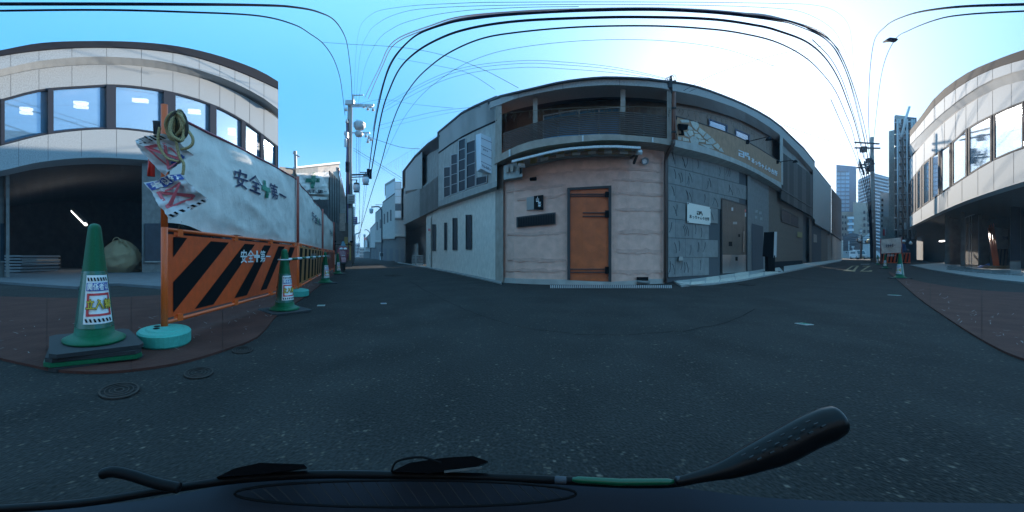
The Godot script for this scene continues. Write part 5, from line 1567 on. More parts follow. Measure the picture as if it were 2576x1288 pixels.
# ---------------------------------------------------------------- fence round the works
func fences():
	var F := [Vector3(-2.41, 0, -3.55), Vector3(-3.2, 0, -7.65), Vector3(-5.1, 0, -13.8), Vector3(-6.4, 0, -18.4)]
	var tops := [1.62, 1.76, 1.84, 1.79]
	var where := ["with the rope coil at its head", "behind the cone with the striped bar", "near the second cone", "at the end of the fence"]
	for i in 4:
		var po := thing("fence_post", "orange fence post " + where[i], "fence post", F[i], "orange posts of the works fence")
		var s := MB.new(true)
		s.tube([F[i] + Vector3(0, 0.05, 0), F[i] + Vector3(0, 0.8, 0)], 0.021, 12)
		put(s, "lower_pole", M.orange_tube, po)
		s = MB.new(true)
		s.tube([F[i] + Vector3(0, 0.8, 0), F[i] + Vector3(0, tops[i] + 0.03, 0)], 0.021, 12)
		put(s, "upper_pole", M.orange_tube if i == 0 else M.faded_orange, po)
		if i < 2:
			var w := thing("cone_weight", "round teal cone weight holding the fence post " + where[i], "weight", F[i], "round weights of the works fence")
			w.set_meta("local", true)
			w.rotation.y = atan2(-F[i].x, -F[i].z)
			w.scale = Vector3(1, 1, 2.3)
			s = MB.new()
			s.lathe(Vector3(0, 0.014, 0.03), [Vector2(0, 0), Vector2(0.150, 0), Vector2(0.155, 0.01), Vector2(0.155, 0.075), Vector2(0.145, 0.086), Vector2(0.11, 0.090), Vector2(0.10, 0.098), Vector2(0, 0.10)], 40)
			put(s, "body", M.teal, w)
			for k in 2:
				s = MB.new()
				s.lathe(Vector3(-0.045 + k * 0.003, 0.1155, 0.05 - 0.055 * k), [Vector2(0, 0), Vector2(0.02, 0)], 16)
				put(s, "hole", M.black, w)
	for i in 3:
		var a: Vector3 = F[i]
		var c: Vector3 = F[i + 1]
		var nrm := Vector3(-(c.z - a.z), 0, c.x - a.x).normalized()
		if nrm.dot(-a) < 0: nrm = -nrm
		var u3 := Vector3.UP
		var o := thing("barrier_panel", ["wide orange barrier panel with black diagonal stripes and white lettering", "orange-yellow barrier panel behind the green and white bar", "short orange barrier panel at the end of the fence"][i], "barrier", a.lerp(c, 0.5), "striped panels of the works fence")
		var m := func(u, v): return a.lerp(c, u) + u3 * lerpf(0.165, 0.755, v)
		var b := MB.new()
		b.hexa([m.call(0.012, 1), m.call(0.988, 1), m.call(0.988, 0), m.call(0.012, 0)], [m.call(0.012, 1) - nrm * 0.006, m.call(0.988, 1) - nrm * 0.006, m.call(0.988, 0) - nrm * 0.006, m.call(0.012, 0) - nrm * 0.006])
		put(b, "board", M.orange if i != 1 else M.orange_yellow, o)
		for y in [0.785, 0.135]:
			b = MB.new(true)
			b.tube([a + u3 * y, c + u3 * y], 0.0135, 10)
			put(b, "rail", M.orange_tube, o)
		for q in [0.05, 0.34, 0.64, 0.93]:
			for y in [0.77, 0.15]:
				b = MB.new()
				b.box(a.lerp(c, q) + u3 * y + nrm * 0.004, Vector3(0.03, 0.05, 0.06))
				put(b, "clip", M.orange_tube, o)
		var onb := func(u, v): return m.call(u, v) + nrm * 0.004
		var stripes := [[.03, .97, .085, .97, .03, .72], [.196, .95, .30, .95, .03, .05, .03, .42], [.41, .95, .492, .95, .21, .03, .118, .03], [.576, .95, .645, .95, .426, .05, .336, .05], [.73, .95, .806, .95, .60, .08, .542, .08], [.88, .95, .95, .95, .76, .05, .70, .05]]
		if i > 0:
			stripes = []
			for k in 8:
				var x := k * 0.125 + 0.02
				stripes.append([x + 0.03, .95, x + 0.095, .95, x + 0.05, .04, x - 0.01, .04])
		for q in stripes:
			b = MB.new()
			poly_on(b, onb, q)
			put(b, "stripe", M.black, o)
		b = MB.new()
		var on2 := func(u, v): return m.call(u, v) + nrm * 0.007
		write(o, M.white_clean if i == 0 else M.conc_light, SAFETY, sub_map(on2, 0.375, 0.64, 0.63, 0.83), 0.13)
		# white sheet above
		var sh := thing("fence_sheet", ["large wrinkled white fence sheet with navy lettering and green cross", "wrinkled white fence sheet between the red posts", "last narrow white sheet of the fence"][i], "sheet", a.lerp(c, 0.5) + u3 * 0.8, "white sheets of the works fence")
		var ns := FastNoiseLite.new()
		ns.seed = 20 + i
		ns.frequency = 1.0
		ns.fractal_type = FastNoiseLite.FRACTAL_RIDGED
		ns.fractal_octaves = 4
		var L := a.distance_to(c)
		var s0 := 0.055 if i == 0 else 0.01
		var t0: float = tops[i]
		var t1: float = tops[i + 1]
		var cloth := func(u: float, v: float) -> Vector3:
			var s := lerpf(s0 - (0.03 * (1.0 - v) if i == 0 else 0.0), 0.992, u)
			var y0 := 0.80 + 0.02 * sin(u * 21.0) - 0.012
			if i == 0:
				y0 += 0.05 * pow(1.0 - u, 6.0)
			var y1 := lerpf(t0, t1, s) + (0.018 * sin(s * PI) if i == 0 else -0.01 * sin(s * PI * 4.0))
			var y := lerpf(y0, y1, v)
			var edge := minf(minf(u, 1.0 - u) * 14.0, 1.0) * minf(minf(v, 1.0 - v) * 10.0 + 0.2, 1.0)
			var d := (0.022 * ns.get_noise_2d(s * L * 0.4 + y * 0.6, y * 1.3) + 0.012 * sin(s * L * 5.0 + v * 6.0) * v + 0.06 * sin(v * PI) * sin(u * PI)) * edge
			return a.lerp(c, s) + u3 * y + nrm * (d - 0.035)
		b = MB.new(true)
		b.sheet(cloth, 90, 34)
		put(b, "cloth", M.sheet, sh)
		b = MB.new(true)
		var edge_pts := []
		for k in 25:
			edge_pts.append(cloth.call(k / 24.0, 1.0))
		b.tube(edge_pts, 0.012, 6)
		put(b, "top_hem", M.maroon_rail, sh)
		var over := func(u, v): return cloth.call(u, v) + nrm * 0.012
		var box: Array = [[0.29, 0.81, 0.535, 0.725], [0.32, 0.90, 0.50, 0.66], [0.42, 0.95, 0.48, 0.62]][i]
		var rows := [["an"], ["zen"], ["dai"], ["ichi"]]
		for k in 5:
			var w: float = (box[1] - box[0]) / 5.0
			var mm := sub_map(over, box[0] + w * k, box[0] + w * (k + 1), box[2], box[3])
			b = MB.new()
			letters(b, [SAFETY[k]], mm, 0.115 if k != 2 else 0.15)
			put(b, "character" if k != 2 else "cross", M.navy if k != 2 else M.green_print, sh)
		for k in 7:
			b = MB.new()
			var p: Vector3 = cloth.call(0.06 + k * 0.15, 0.0)
			b.bar(p + u3 * 0.02, p - u3 * 0.05 - nrm * 0.03, 0.006)
			b.bar(p - u3 * 0.01, p - u3 * 0.03 + nrm * 0.02, 0.005)
			put(b, "tie", M.rope_dark, sh)
	rope_and_tags(F[0])
	# fence across the far apron
	var o := thing("barrier_panel", "striped orange barrier under the white sheet beside the worker", "barrier", G(2245, 664))
	var Z := 38.5
	run(o, "board", M.orange, fixed(Z), 2217, 2290, 637, 660, 1.0, 1.002, 1)
	var mp := quad_map([P(2217, 660, Z - 0.03), P(2290, 660, Z - 0.03), P(2217, 637, Z - 0.03), P(2290, 637, Z - 0.03)])
	for k in 8:
		var b := MB.new()
		var x := 0.02 + k * 0.125
		poly_on(b, mp, [x + 0.02, 1.0, x + 0.075, 1.0, x + 0.02, 0.0, x - 0.035, 0.0] if k > 0 else [0.0, 0.95, 0.08, 1.0, 0.03, 0.0, 0.0, 0.0])
		put(b, "stripe", M.black, o)
	var b := MB.new()
	write(o, M.white_clean, SAFETY, sub_map(quad_map([P(2217, 660, Z - 0.05), P(2290, 660, Z - 0.05), P(2217, 637, Z - 0.05), P(2290, 637, Z - 0.05)]), 0.2, 0.5, 0.66, 0.88), 0.14)
	for y in [637, 661]:
		b = MB.new(true)
		b.tube([P(2216, y, Z), P(2290, y, Z)], 0.03, 8)
		put(b, "rail", M.orange_tube, o)
	o = thing("fence_sheet", "small white sheet with navy lettering stretched beside the worker", "sheet", P(2242, 620, Z), "white sheets of the works fence")
	mp = quad_map([P(2217, 638, Z - 0.1), P(2267, 635, Z - 0.1), P(2217, 603, Z - 0.1), P(2267, 597, Z - 0.1)])
	b = MB.new(true)
	b.sheet(func(u, v): return mp.call(u, v) + Vector3(0, 0, 0.05 * sin(u * 11 + v * 7) * sin(v * 3.1)), 16, 10)
	put(b, "cloth", M.sheet, o)
	write(o, M.navy, SAFETY, sub_map(quad_map([P(2217, 638, Z - 0.2), P(2267, 635, Z - 0.2), P(2217, 603, Z - 0.2), P(2267, 597, Z - 0.2)]), 0.22, 0.72, 0.42, 0.62), 0.14)
	for x in [2216, 2268]:
		var po := thing("fence_post", "red fence post at the %s of the small white sheet" % ("street edge" if x == 2216 else "garage edge"), "fence post", P(x, 664, Z), "orange posts of the works fence")
		b = MB.new(true)
		b.tube([P(x, 664.2, Z), P(x, 596 if x > 2250 else 601, Z)], 0.045, 8)
		put(b, "pole", M.faded_orange, po)

func rope_and_tags(f: Vector3):
	var z := 3.45
	var o := thing("rope_coil", "coil of yellow and black rope hung on the first orange post", "rope", P(420, 300, z))
	for k in 14:
		var b := MB.new(true)
		var pts := []
		var cx := 436.0 + (k % 5) * 4.0
		var rx := 9.0 + (k % 4) * 3.0 + k * 0.4
		for i in 25:
			var a := TAU * i / 24.0
			var dy := 30.0 + (k % 5) * 2.0
			pts.append(P(cx + rx * sin(a) + 3.0 * cos(a * 2.0 + k), 318 - dy * cos(a) + 3 * sin(a * 3.0 + k), z + 0.03 * sin(a + k) - 0.012 * k))
		b.tube(pts, 0.011, 7, false)
		put(b, "loop", M.rope if k % 3 else M.rope2, o)
	for q in [[[402, 320], [398, 345], [400, 365], [410, 385], [425, 400], [450, 406]], [[440, 340], [446, 370], [452, 395], [462, 412], [460, 440]], [[470, 325], [484, 345], [484, 362], [472, 372], [455, 376]]]:
		var b := MB.new(true)
		var pts := []
		for p in q:
			pts.append(P(p[0], p[1], z - 0.13))
		b.tube(spline(pts, 6), 0.009, 6)
		put(b, "rope_tail", M.rope, o)
	for k in 2:
		var q: Array = [[341, 355, 404, 440, 415, 337, 492, 391], [435.5, 554, 520, 502, 360, 459, 458, 436]][k]
		var t := thing("site_notice", ["crumpled white notice sheet tilted under the rope coil", "crumpled white notice sheet with blue band hanging lowest on the post"][k], "notice", P(q[0], q[1], z - 0.1), "crumpled notices on the first post")
		var zz := z - 0.08 - 0.02 * k
		var m := quad_map([P(q[0], q[1], zz), P(q[2], q[3], zz), P(q[4], q[5], zz), P(q[6], q[7], zz)])
		var ns := FastNoiseLite.new()
		ns.seed = k
		ns.frequency = 2.0
		var cr := func(u, v): return m.call(u, v) + Vector3(0, 0, 0.035 * ns.get_noise_2d(u * 1.4, v * 1.4) + 0.03 * sin(u * 5 + v * 3 + k))
		var b := MB.new(true)
		b.sheet(cr, 24, 24)
		put(b, "film", M.film, t)
		var up := func(u, v): return cr.call(u, v) + Vector3(0, 0, 0.004)
		if k == 1:
			var g := func(u, v): return up.call(v, u)      # print runs across
			grid_print(t, M.blue_print, sub_map(up, 0.03, 0.97, 0.78, 0.97), "blue_band")
			write(t, M.white_clean, ["sha", "i", "gai"], sub_map(func(u, v): return cr.call(u, v) + Vector3(0, 0, 0.007), 0.08, 0.95, 0.81, 0.95), 0.16)
			red_cross(t, up, 0.1, 0.85, 0.25, 0.72, M.red_fade)
			hazard(t, up, 0.05, 0.95, 0.02, 0.1)
		else:
			red_cross(t, up, 0.25, 0.95, 0.2, 0.7, M.red_fade)
			hazard(t, up, 0.02, 0.16, 0.1, 0.9)
			grid_print(t, M.blue_print, sub_map(up, 0.8, 0.95, 0.35, 0.8), "blue_band")
	var b := MB.new(true)
	b.tube([P(381, 392, z - 0.04), P(381, 400, z - 0.04), P(380, 444, z - 0.04)], [0.012, 0.018, 0.022], 12)
	put(b, "red_lamp", M.red_lens, thing("warning_light", "red warning light hanging behind the crumpled notices", "warning light", P(380, 444, z)))
	b = MB.new(true)
	b.tube([P(394, 305, z - 0.03), P(394, 309, z - 0.03), P(393, 338, z - 0.03)], [0.023, 0.021, 0.016], 14)
	put(b, "cup", M.charcoal, thing("pole_cup", "small black cup fixed beside the rope coil", "cup", P(394, 338, z)))

func grid_print(parent: Node, m: Material, f: Callable, called: String):
	var b := MB.new(true)
	b.sheet(f, 10, 6)
	put(b, called, m, parent)

func red_cross(parent: Node, f: Callable, u0: float, u1: float, v0: float, v1: float, m: Material = null):
	var g := sub_map(f, u0, u1, v0, v1)
	var b := MB.new()
	for q in [[0, 0, 1, 0, 1, .1, 0, .1], [0, .9, 1, .9, 1, 1, 0, 1], [0, 0, .1, 0, .1, 1, 0, 1], [.9, 0, 1, 0, 1, 1, .9, 1], [0, .1, .16, .05, 1, .9, .84, .95], [0, .9, .16, .95, 1, .1, .84, .05]]:
		for k in 4:      # in short pieces, so that the print follows the sheet
			var p := []
			for w in [[0, 1, float(k) / 4], [0, 1, float(k + 1) / 4], [3, 2, float(k + 1) / 4], [3, 2, float(k) / 4]]:
				p.append(g.call(lerpf(q[2 * w[0]], q[2 * w[1]], w[2]), lerpf(q[2 * w[0] + 1], q[2 * w[1] + 1], w[2])))
			b.quad(p[0], p[1], p[2], p[3])
	put(b, "red_cross", m if m else M.red_print, parent)

func hazard(parent: Node, f: Callable, u0: float, u1: float, v0: float, v1: float):
	var b := MB.new()
	var g := sub_map(f, u0, u1, v0, v1)
	for k in 7:
		if u1 - u0 > v1 - v0:
			poly_on(b, g, [k / 7.0, 1.0, k / 7.0 + 0.07, 1.0, k / 7.0 + 0.12, 0.0, k / 7.0 + 0.05, 0.0])
		else:
			poly_on(b, g, [0.0, k / 7.0, 0.0, k / 7.0 + 0.07, 1.0, k / 7.0 + 0.12, 1.0, k / 7.0 + 0.05])
	put(b, "hazard_stripe", M.black, parent)

# ---------------------------------------------------------------- cones
func cone(at: Vector3, h: float, stretch: float, mats: int, face: float, label: String):
	var o := thing("traffic_cone", label, "traffic cone", at, "green traffic cones of the works")
	o.set_meta("local", true)
	o.rotation.y = atan2(-at.x, -at.z)
	o.scale = Vector3(1, 1, stretch)
	var y := 0.002
	for i in mats:
		var b := MB.new()
		var tint: Material = M.rubber if (i != 1 or mats == 1) else M.cone
		var e := 0.20 + rng.randf() * 0.012
		var q := Basis(Vector3.UP, 0.45 if mats == 1 else rng.randf_range(-0.05, 0.05) + 0.06)
		var f := []
		var d := []
		for k in 8:
			var a := PI / 4 * k + PI / 8
			var p := Vector3(signf(cos(a)) * (e if absf(cos(a)) > 0.5 else e - 0.03), 0, signf(sin(a)) * (e if absf(sin(a)) > 0.5 else e - 0.03))
			f.append(q * p + Vector3(0, y + 0.021, 0))
			d.append(q * p + Vector3(0, y, 0))
		b.hexa(f, d)
		put(b, "base_mat", tint, o)
		y += 0.0235
	var R := func(t: float) -> float: return lerpf(0.098, 0.033, t)
	var prof := [Vector2(0.0, 0.0), Vector2(0.150, 0.0), Vector2(0.152, 0.012), Vector2(0.125, 0.026), Vector2(0.102, 0.04)]
	for k in 9:
		prof.append(Vector2(R.call(k / 8.0), 0.04 + (h - 0.075) * k / 8.0))
	prof += [Vector2(0.030, h - 0.018), Vector2(0.022, h - 0.006), Vector2(0.010, h), Vector2(0, h + 0.001)]
	var s := MB.new(true)
	s.lathe(Vector3(0, y, 0), prof, 36)
	put(s, "cone_body", M.cone, o)
	var cy := y
	var wrap := func(push: float) -> Callable:
		return func(u: float, v: float) -> Vector3:
			var t := lerpf(0.06, 0.60, v)
			var a := face + lerpf(-0.85, 0.85, u)
			var r: float = R.call(t) + push
			return Vector3(sin(a) * r, cy + 0.04 + (h - 0.075) * t, cos(a) * r)
	s = MB.new(true)
	s.lathe(Vector3(0, cy, 0), [Vector2(R.call(0.07) + 0.0012, 0.04 + (h - 0.075) * 0.07), Vector2(R.call(0.60) + 0.0012, 0.04 + (h - 0.075) * 0.60)], 36)
	put(s, "clear_sleeve", M.cone_film, o)
	s = MB.new(true)
	s.sheet(sub_map(wrap.call(0.0025), 0.0, 1.0, 0.1, 0.93), 14, 6)
	var lb := put(s, "notice_label", M.white_clean, o)
	var up: Callable = wrap.call(0.0045)
	s = MB.new(true)
	s.sheet(sub_map(up, 0.04, 0.96, 0.66, 0.80), 12, 2)
	put(s, "blue_band", M.blue_print, lb)
	write(lb, M.white_clean, ["kan", "kei", "sha", "i"], sub_map(wrap.call(0.006), 0.07, 0.95, 0.68, 0.785), 0.14)
	red_cross(lb, up, 0.08, 0.94, 0.23, 0.62)
	var l := MB.new()
	letters(l, ["ritsu", "nyu", "kin"], sub_map(wrap.call(0.0065), 0.06, 0.96, 0.36, 0.51), 0.24)
	put(l, "letter_outline", M.black, lb)
	write(lb, M.yellow_print, ["ritsu", "nyu", "kin"], sub_map(wrap.call(0.008), 0.06, 0.96, 0.36, 0.51), 0.15)
	hazard(lb, up, 0.05, 0.95, 0.83, 0.89)
	hazard(lb, up, 0.05, 0.95, 0.13, 0.19)

func cones():
	cone(G(238, 893), 0.70, 2.2, 4, 0.25, "green cone standing on a stack of black and green mats")
	cone(G(716, 783), 0.65, 1.9, 1, 0.55, "green cone with one black mat, carrying the near end of the striped bar")
	cone(G(818, 713), 0.66, 1.8, 1, 0.6, "green cone carrying the far end of the striped bar")
	cone(G(849.5, 690), 0.66, 1.8, 1, 0.6, "green cone at the fence end beside the scooter")
	cone(G(2264, 701), 0.64, 1.8, 1, -0.5, "green cone on the steel plates in front of the worker")
	cone(G(2227, 676), 0.66, 1.8, 1, -0.3, "green cone before the small white sheet")
	cone(G(2208, 666.5), 0.64, 1.8, 1, -0.3, "green cone at the foot of the right utility pole")
	var a := P(716, 652, -G(716, 783).z - 0.06)
	var c := P(820, 644.5, -G(818, 713).z - 0.05)
	a.y = 0.56
	c.y = 0.60
	var o := thing("cone_bar", "green and white striped bar resting on two green cones", "bar", a.lerp(c, 0.5))
	for i in 12:
		var s := MB.new(true)
		s.tube([a.lerp(c, i / 12.0), a.lerp(c, (i + 1) / 12.0)], 0.016, 10)
		put(s, "bar_section", M.white if i % 2 == 0 else M.cone, o)
	for p in [a, c]:
		var s := MB.new(true)
		var pts := []
		for k in 17:
			pts.append(p + Vector3(cos(TAU * k / 16.0) * 0.055, 0.0, sin(TAU * k / 16.0) * 0.09))
		s.tube(pts, 0.008, 6, false)
		put(s, "end_ring", M.white, o)

# ---------------------------------------------------------------- poles and wires
func wire(px: Array, zk: Array, r: float, m: Material, label: String, group: String):
	var pts := []
	for i in range(0, px.size(), 2):
		pts.append(P(px[i], px[i + 1], ev(zk, px[i])))
	var o := thing("overhead_wire", label, "wire", pts[0], group)
	var b := MB.new(true)
	b.tube(spline(pts, 7), r, 6)
	put(b, "cable", m, o)

func poles_and_wires():
	var zc := [886, 40, 925, 27, 960, 18.5, 1100, 11.8, 1300, 9.6, 1535, 9.2, 1800, 9.6, 2000, 13, 2120, 23, 2170, 37, 2190, 45.5]
	var zl := [-120, 7.6, 245, 7.6, 600, 9.6, 780, 14, 850, 23, 886, 39]
	var zr := [2184, 45.5, 2200, 37, 2230, 25, 2300, 14.5, 2430, 10, 2576, 8.8, 2700, 8.6]
	var g1 := "thick cables slung over the street"
	wire([-120, 11, 0, 10, 400, 10.5, 652, 13, 740, 18, 800, 30, 840, 50, 862, 80, 873, 110, 880, 160, 884, 205, 886, 262], zl, 0.024, M.wire, "thickest cable over the garage side, rising to the pole with transformers", g1)
	wire([-120, 29, 0, 27, 250, 25, 460, 30, 652, 40, 740, 62, 780, 85, 815, 112, 840, 150, 855, 195, 862, 240, 868, 290], zl, 0.015, M.wire, "thinner cable over the garage side, ending below the pole's crossarm", g1)
	wire([2680, 10, 2576, 11, 2380, 20, 2278, 40, 2228, 66, 2200, 101, 2190, 162, 2186, 233, 2185, 304, 2188, 362], zr, 0.024, M.wire, "thickest cable over the sunlit wing, dropping to the far pole", g1)
	wire([2680, 25, 2576, 28, 2430, 36.5, 2354, 50, 2288, 76, 2253, 98, 2228, 147, 2215, 202, 2205, 283, 2197, 362], zr, 0.015, M.wire, "thinner cable with a splice box over the sunlit wing", g1)
	wire([926, 445, 941, 329, 953, 263, 968, 202, 986, 157, 1016, 116, 1057, 83, 1133, 56, 1209, 43, 1304, 34, 1456, 26, 1628, 23, 1760, 28, 1861, 36, 1956, 49, 2000, 58, 2066, 86, 2101, 116, 2126, 162, 2147, 218, 2162, 268, 2177, 329, 2190, 405], zc, 0.022, M.wire, "thick dark cable highest of three sweeping over the pink house", g1)
	wire([932, 445, 943, 380, 961, 283, 981, 223, 1006, 172, 1047, 131, 1108, 96, 1184, 71, 1304, 53, 1481, 44.6, 1628, 43, 1785, 48, 1886, 61, 1956, 77, 2035, 109, 2081, 152, 2111, 202, 2131, 253, 2152, 314, 2174, 400], zc, 0.024, M.wire, "thick dark cable middle of three sweeping over the pink house", g1)
	wire([900, 600, 910, 567, 936, 481, 956, 420, 981, 329, 1006, 263, 1042, 207, 1082, 167, 1133, 131, 1209, 98, 1304, 81, 1456, 68, 1628, 65, 1760, 71, 1861, 83, 1956, 107, 2025, 144, 2066, 182, 2101, 228, 2126, 283, 2147, 339, 2164, 420], zc, 0.015, M.wire, "slimmer dark cable lowest of three sweeping over the pink house", g1)
	wire([938, 330, 950, 263, 966, 202, 983, 157, 1013, 117, 1054, 86, 1130, 59, 1209, 46, 1304, 37, 1456, 29, 1628, 26, 1760, 31, 1861, 40, 1956, 53, 2000, 63, 2066, 92, 2101, 123, 2124, 168, 2144, 222, 2158, 272, 2172, 334, 2186, 410], zc, 0.012, M.wire, "slim dark cable lashed under the highest thick cable", g1)
	wire([2030, 70, 2076, 98, 2105, 132, 2130, 185, 2147, 240, 2162, 300, 2176, 360, 2186, 420], zc, 0.018, M.wire, "short thick cable joining the bundle down to the far pole", g1)
	wire([2044, 100, 2090, 148, 2118, 200, 2138, 258, 2156, 316, 2172, 380, 2184, 430], zc, 0.014, M.wire, "slack cable looping beside the bundle down to the far pole", g1)
	wire([2090, 250, 2112, 300, 2134, 350, 2156, 405, 2170, 470, 2186, 540], zc, 0.014, M.wire, "slack service cable dropping low onto the far pole", g1)
	var l3 := "pale pink insulated cable sweeping overhead beside the dark cables"
	wire([918, 245, 936, 207, 956, 167, 976, 121, 1006, 94, 1082, 65, 1158, 42, 1304, 28.5, 1456, 22.5, 1628, 20, 1760, 24, 1861, 32, 1956, 44, 2066, 81, 2110, 125], zc, 0.013, M.wire_pink, l3, "pink cables slung over the street")
	wire([926, 250, 944, 207, 962, 167, 982, 124, 1012, 98, 1088, 68, 1164, 45, 1304, 31, 1456, 24, 1628, 21.4, 1760, 26, 1861, 34, 1956, 46.5, 2066, 84, 2115, 130], zc, 0.013, M.wire_pink, l3, "pink cables slung over the street")
	var l4 := "thin faint wire crossing the sky highest of all"
	var gt := "thin wires over the street"
	wire([890, 262, 895, 142, 905, 71, 936, 35, 1006, 18, 1158, 8, 1304, 5.5, 1628, 5, 1924, 8, 2050, 13, 2101, 28, 2131, 56, 2142, 96, 2148, 177], zc, 0.005, M.wire, l4, gt)
	wire([895, 262, 905, 142, 925, 86, 956, 55, 1016, 30, 1108, 19, 1304, 12.7, 1628, 11.5, 1924, 19, 2025, 33, 2086, 66, 2111, 96, 2135, 150], zc, 0.005, M.wire, l4, gt)
	wire([900, 270, 915, 180, 945, 110, 990, 70, 1060, 45, 1158, 28, 1304, 19, 1456, 16.5], zc, 0.005, M.wire, l4, gt)
	wire([966, 400, 1006, 314, 1057, 243, 1133, 182, 1209, 144, 1304, 120, 1456, 103, 1618, 100, 1760, 112, 1861, 134, 1956, 170], zc, 0.004, M.wire, "thin wire arching over the roofs from the far row of shops", gt)
	for d in [0, 7, 17]:
		wire([962, 266 + d, 1057, 212 + d, 1158, 172 + d, 1304, 153 + d * 1.0, 1431, 157 + d, 1557, 171 + d * 0.8, 1684, 199 + d * 0.3], zc, 0.0035, M.wire, ["upper", "middle", "lower"][[0, 7, 17].find(d)] + " thin wire of three ending at the roof bracket", gt)
	wire([809, 106, 875, 111, 1006, 119, 1108, 137, 1209, 172, 1304, 221], [809, 16, 1304, 10], 0.005, M.wire, "thin wire from above the fence to the balcony corner", gt)
	wire([1001, 147, 1108, 167, 1180, 185, 1245, 225], [1001, 14, 1245, 10.8], 0.004, M.wire, "thin wire meeting the roof corner of the window house", gt)
	wire([900, 262, 960, 250, 1040, 262, 1140, 272], [900, 38, 1140, 17], 0.006, M.wire, "wire from the pole's crossarm to the window house", gt)
	wire([951, 316, 1082, 283.5, 1209, 268], [951, 24, 1209, 12.6], 0.005, M.wire, "wire from the transformer to the ribbed roof edge", gt)
	wire([951, 326, 1082, 294, 1209, 270], [951, 24, 1209, 12.6], 0.0035, M.wire, "faint wire just below the one to the ribbed roof edge", gt)
	wire([889, 372, 950, 410, 1011, 448], [889, 39, 1011, 40], 0.014, M.wire, "heavy wire from the pole down to the sign tower", gt)
	wire([889, 378, 950, 416, 1011, 455], [889, 39, 1011, 40], 0.010, M.wire, "lighter wire from the pole down to the sign tower", gt)
	wire([941, 349, 1006, 369.6, 1057, 374.6], [941, 30, 1057, 26], 0.012, M.wire, "drooping wire from the cables to the balcony house", gt)
	wire([1720, 228, 1810, 182, 1956, 137, 2076, 114], [1720, 10.8, 2076, 15], 0.005, M.wire, "wire rising from the roof bracket over the kitchen house", gt)
	wire([1735, 230, 1830, 190, 1956, 162, 2070, 140], [1735, 10.9, 2070, 16], 0.004, M.wire, "fainter wire rising from the roof bracket over the kitchen house", gt)
	wire([1969, 314, 2060, 346, 2141, 372], [1969, 20, 2141, 40], 0.010, M.wire, "wire from the board house eave to the far pole", gt)
	wire([1985, 255, 2060, 266, 2140, 289], [1985, 18, 2140, 38], 0.005, M.wire, "faint wire high between the kitchen house and far pole", gt)
	for q in [[900, 300, 905, 560], [906, 310, 903, 600], [897, 300, 893, 570], [918, 450, 900, 640], [924, 452, 897, 644]]:
		wire([q[0], q[1], (q[0] + q[2]) / 2 + 1, (q[1] + q[3]) / 2 + 8, q[2], q[3]], [minf(q[0], q[2]), 60, maxf(q[0], q[2]) + 1, 40] if q[0] > q[2] else [q[0], 40, q[2], 60], 0.012, M.wire, "thin wire running away down the far street from the pole", gt)
	for y in [597, 602, 607, 614]:
		wire([2116, y + 3, 2150, y, 2194, y - 2], [2116, 100, 2194, 50], 0.03, M.wire, "thin wire running low before the beige flats", gt)

	# the pole by the fence
	var c := P(882, 671, 40)
	var o := thing("utility_pole", "tall concrete utility pole with transformers and steel crossarms", "utility pole", Vector3(c.x, 0, -40))
	var s := MB.new(true)
	s.tube([Vector3(c.x, 0, -40), P(878, 400, 40), P(881, 255, 40)], [0.27, 0.22, 0.18], 14)
	put(s, "shaft", M.pole, o)
	for q in [[868, 262, 940, 265, 0.09], [870, 258, 891, 258, 0.22], [884, 268, 938, 268, 0.07], [888, 240, 914, 239, 0.05], [884, 334, 930, 334, 0.06], [885, 440, 932, 438, 0.08], [885, 446, 928, 444, 0.05]]:
		s = MB.new()
		s.bar(P(q[0], q[1], 39.7), P(q[2], q[3], 39.7), q[4] * 1.45)
		put(s, "crossarm", M.galv if q[1] < 430 else M.charcoal, o)
	s = MB.new(true)
	s.tube([P(888, 262, 39.7), P(888, 238, 39.7)], 0.07, 8)
	put(s, "riser", M.galv, o)
	for q in [[904, 305, 326, 13], [903, 330, 344, 9]]:
		s = MB.new(true)
		var p := P(q[0], q[2], 39.6)
		var r: float = q[3] / U * 39.6
		var hh: float = (q[2] - q[1]) / U * 39.6
		s.lathe(p, [Vector2(0, 0), Vector2(r * 0.8, 0), Vector2(r * 0.95, hh * 0.2), Vector2(r, hh * 0.3), Vector2(r, hh * 0.85), Vector2(r * 0.7, hh), Vector2(0, hh)], 16)
		var t := put(s, "transformer", M.galv, o)
		for k in 10:
			s = MB.new()
			s.box(p + Vector3(sin(k * 0.4 - 1.8) * r * 1.05, hh * 0.55, cos(k * 0.4 - 1.8) * r * 1.05), Vector3(0.03, hh * 0.5, 0.06))
			put(s, "fin", M.galv, t)
	for q in [[915, 262], [925, 268], [932, 262], [938, 270], [920, 336], [928, 340], [933, 345], [925, 350], [870, 270], [872, 300], [868, 330]]:
		s = MB.new(true)
		s.tube([P(q[0], q[1], 39.5), P(q[0] + 0.5, q[1] + 9, 39.5)], [0.07, 0.12], 8)
		put(s, "insulator", M.white, o)
	for k in 3:
		s = MB.new(true)
		s.tube(spline([P(872 + k * 2, 300, 39.65), P(873 + k * 2, 400, 39.65), P(871 + k * 4, 520, 39.6), P(873 + k * 4, 660, 39.6)], 4), 0.05, 6)
		put(s, "conduit", M.iron if k != 1 else M.purple, o)
	for q in [[872, 340, 8, 14], [870, 360, 6, 20], [874, 420, 8, 26], [926, 436, 5, 22], [932, 438, 5, 24]]:
		s = MB.new()
		s.box(P(q[0], q[1], 39.5), Vector3(q[2] / U * 39.5, q[3] / U * 39.5, 0.2))
		put(s, "fitting", M.galv if q[1] < 400 else M.wire, o)
	sign_board("pole_sign", "white notice board with red printing strapped to the utility pole", [873.7, 489, 893, 512], 39.3, M.white, M.grey_wall2)
	sign_board("purple_sign", "purple board hung on the second pole beyond the scooter", [883, 545.6, 899, 563], 55.0, M.purple, M.grey_wall)
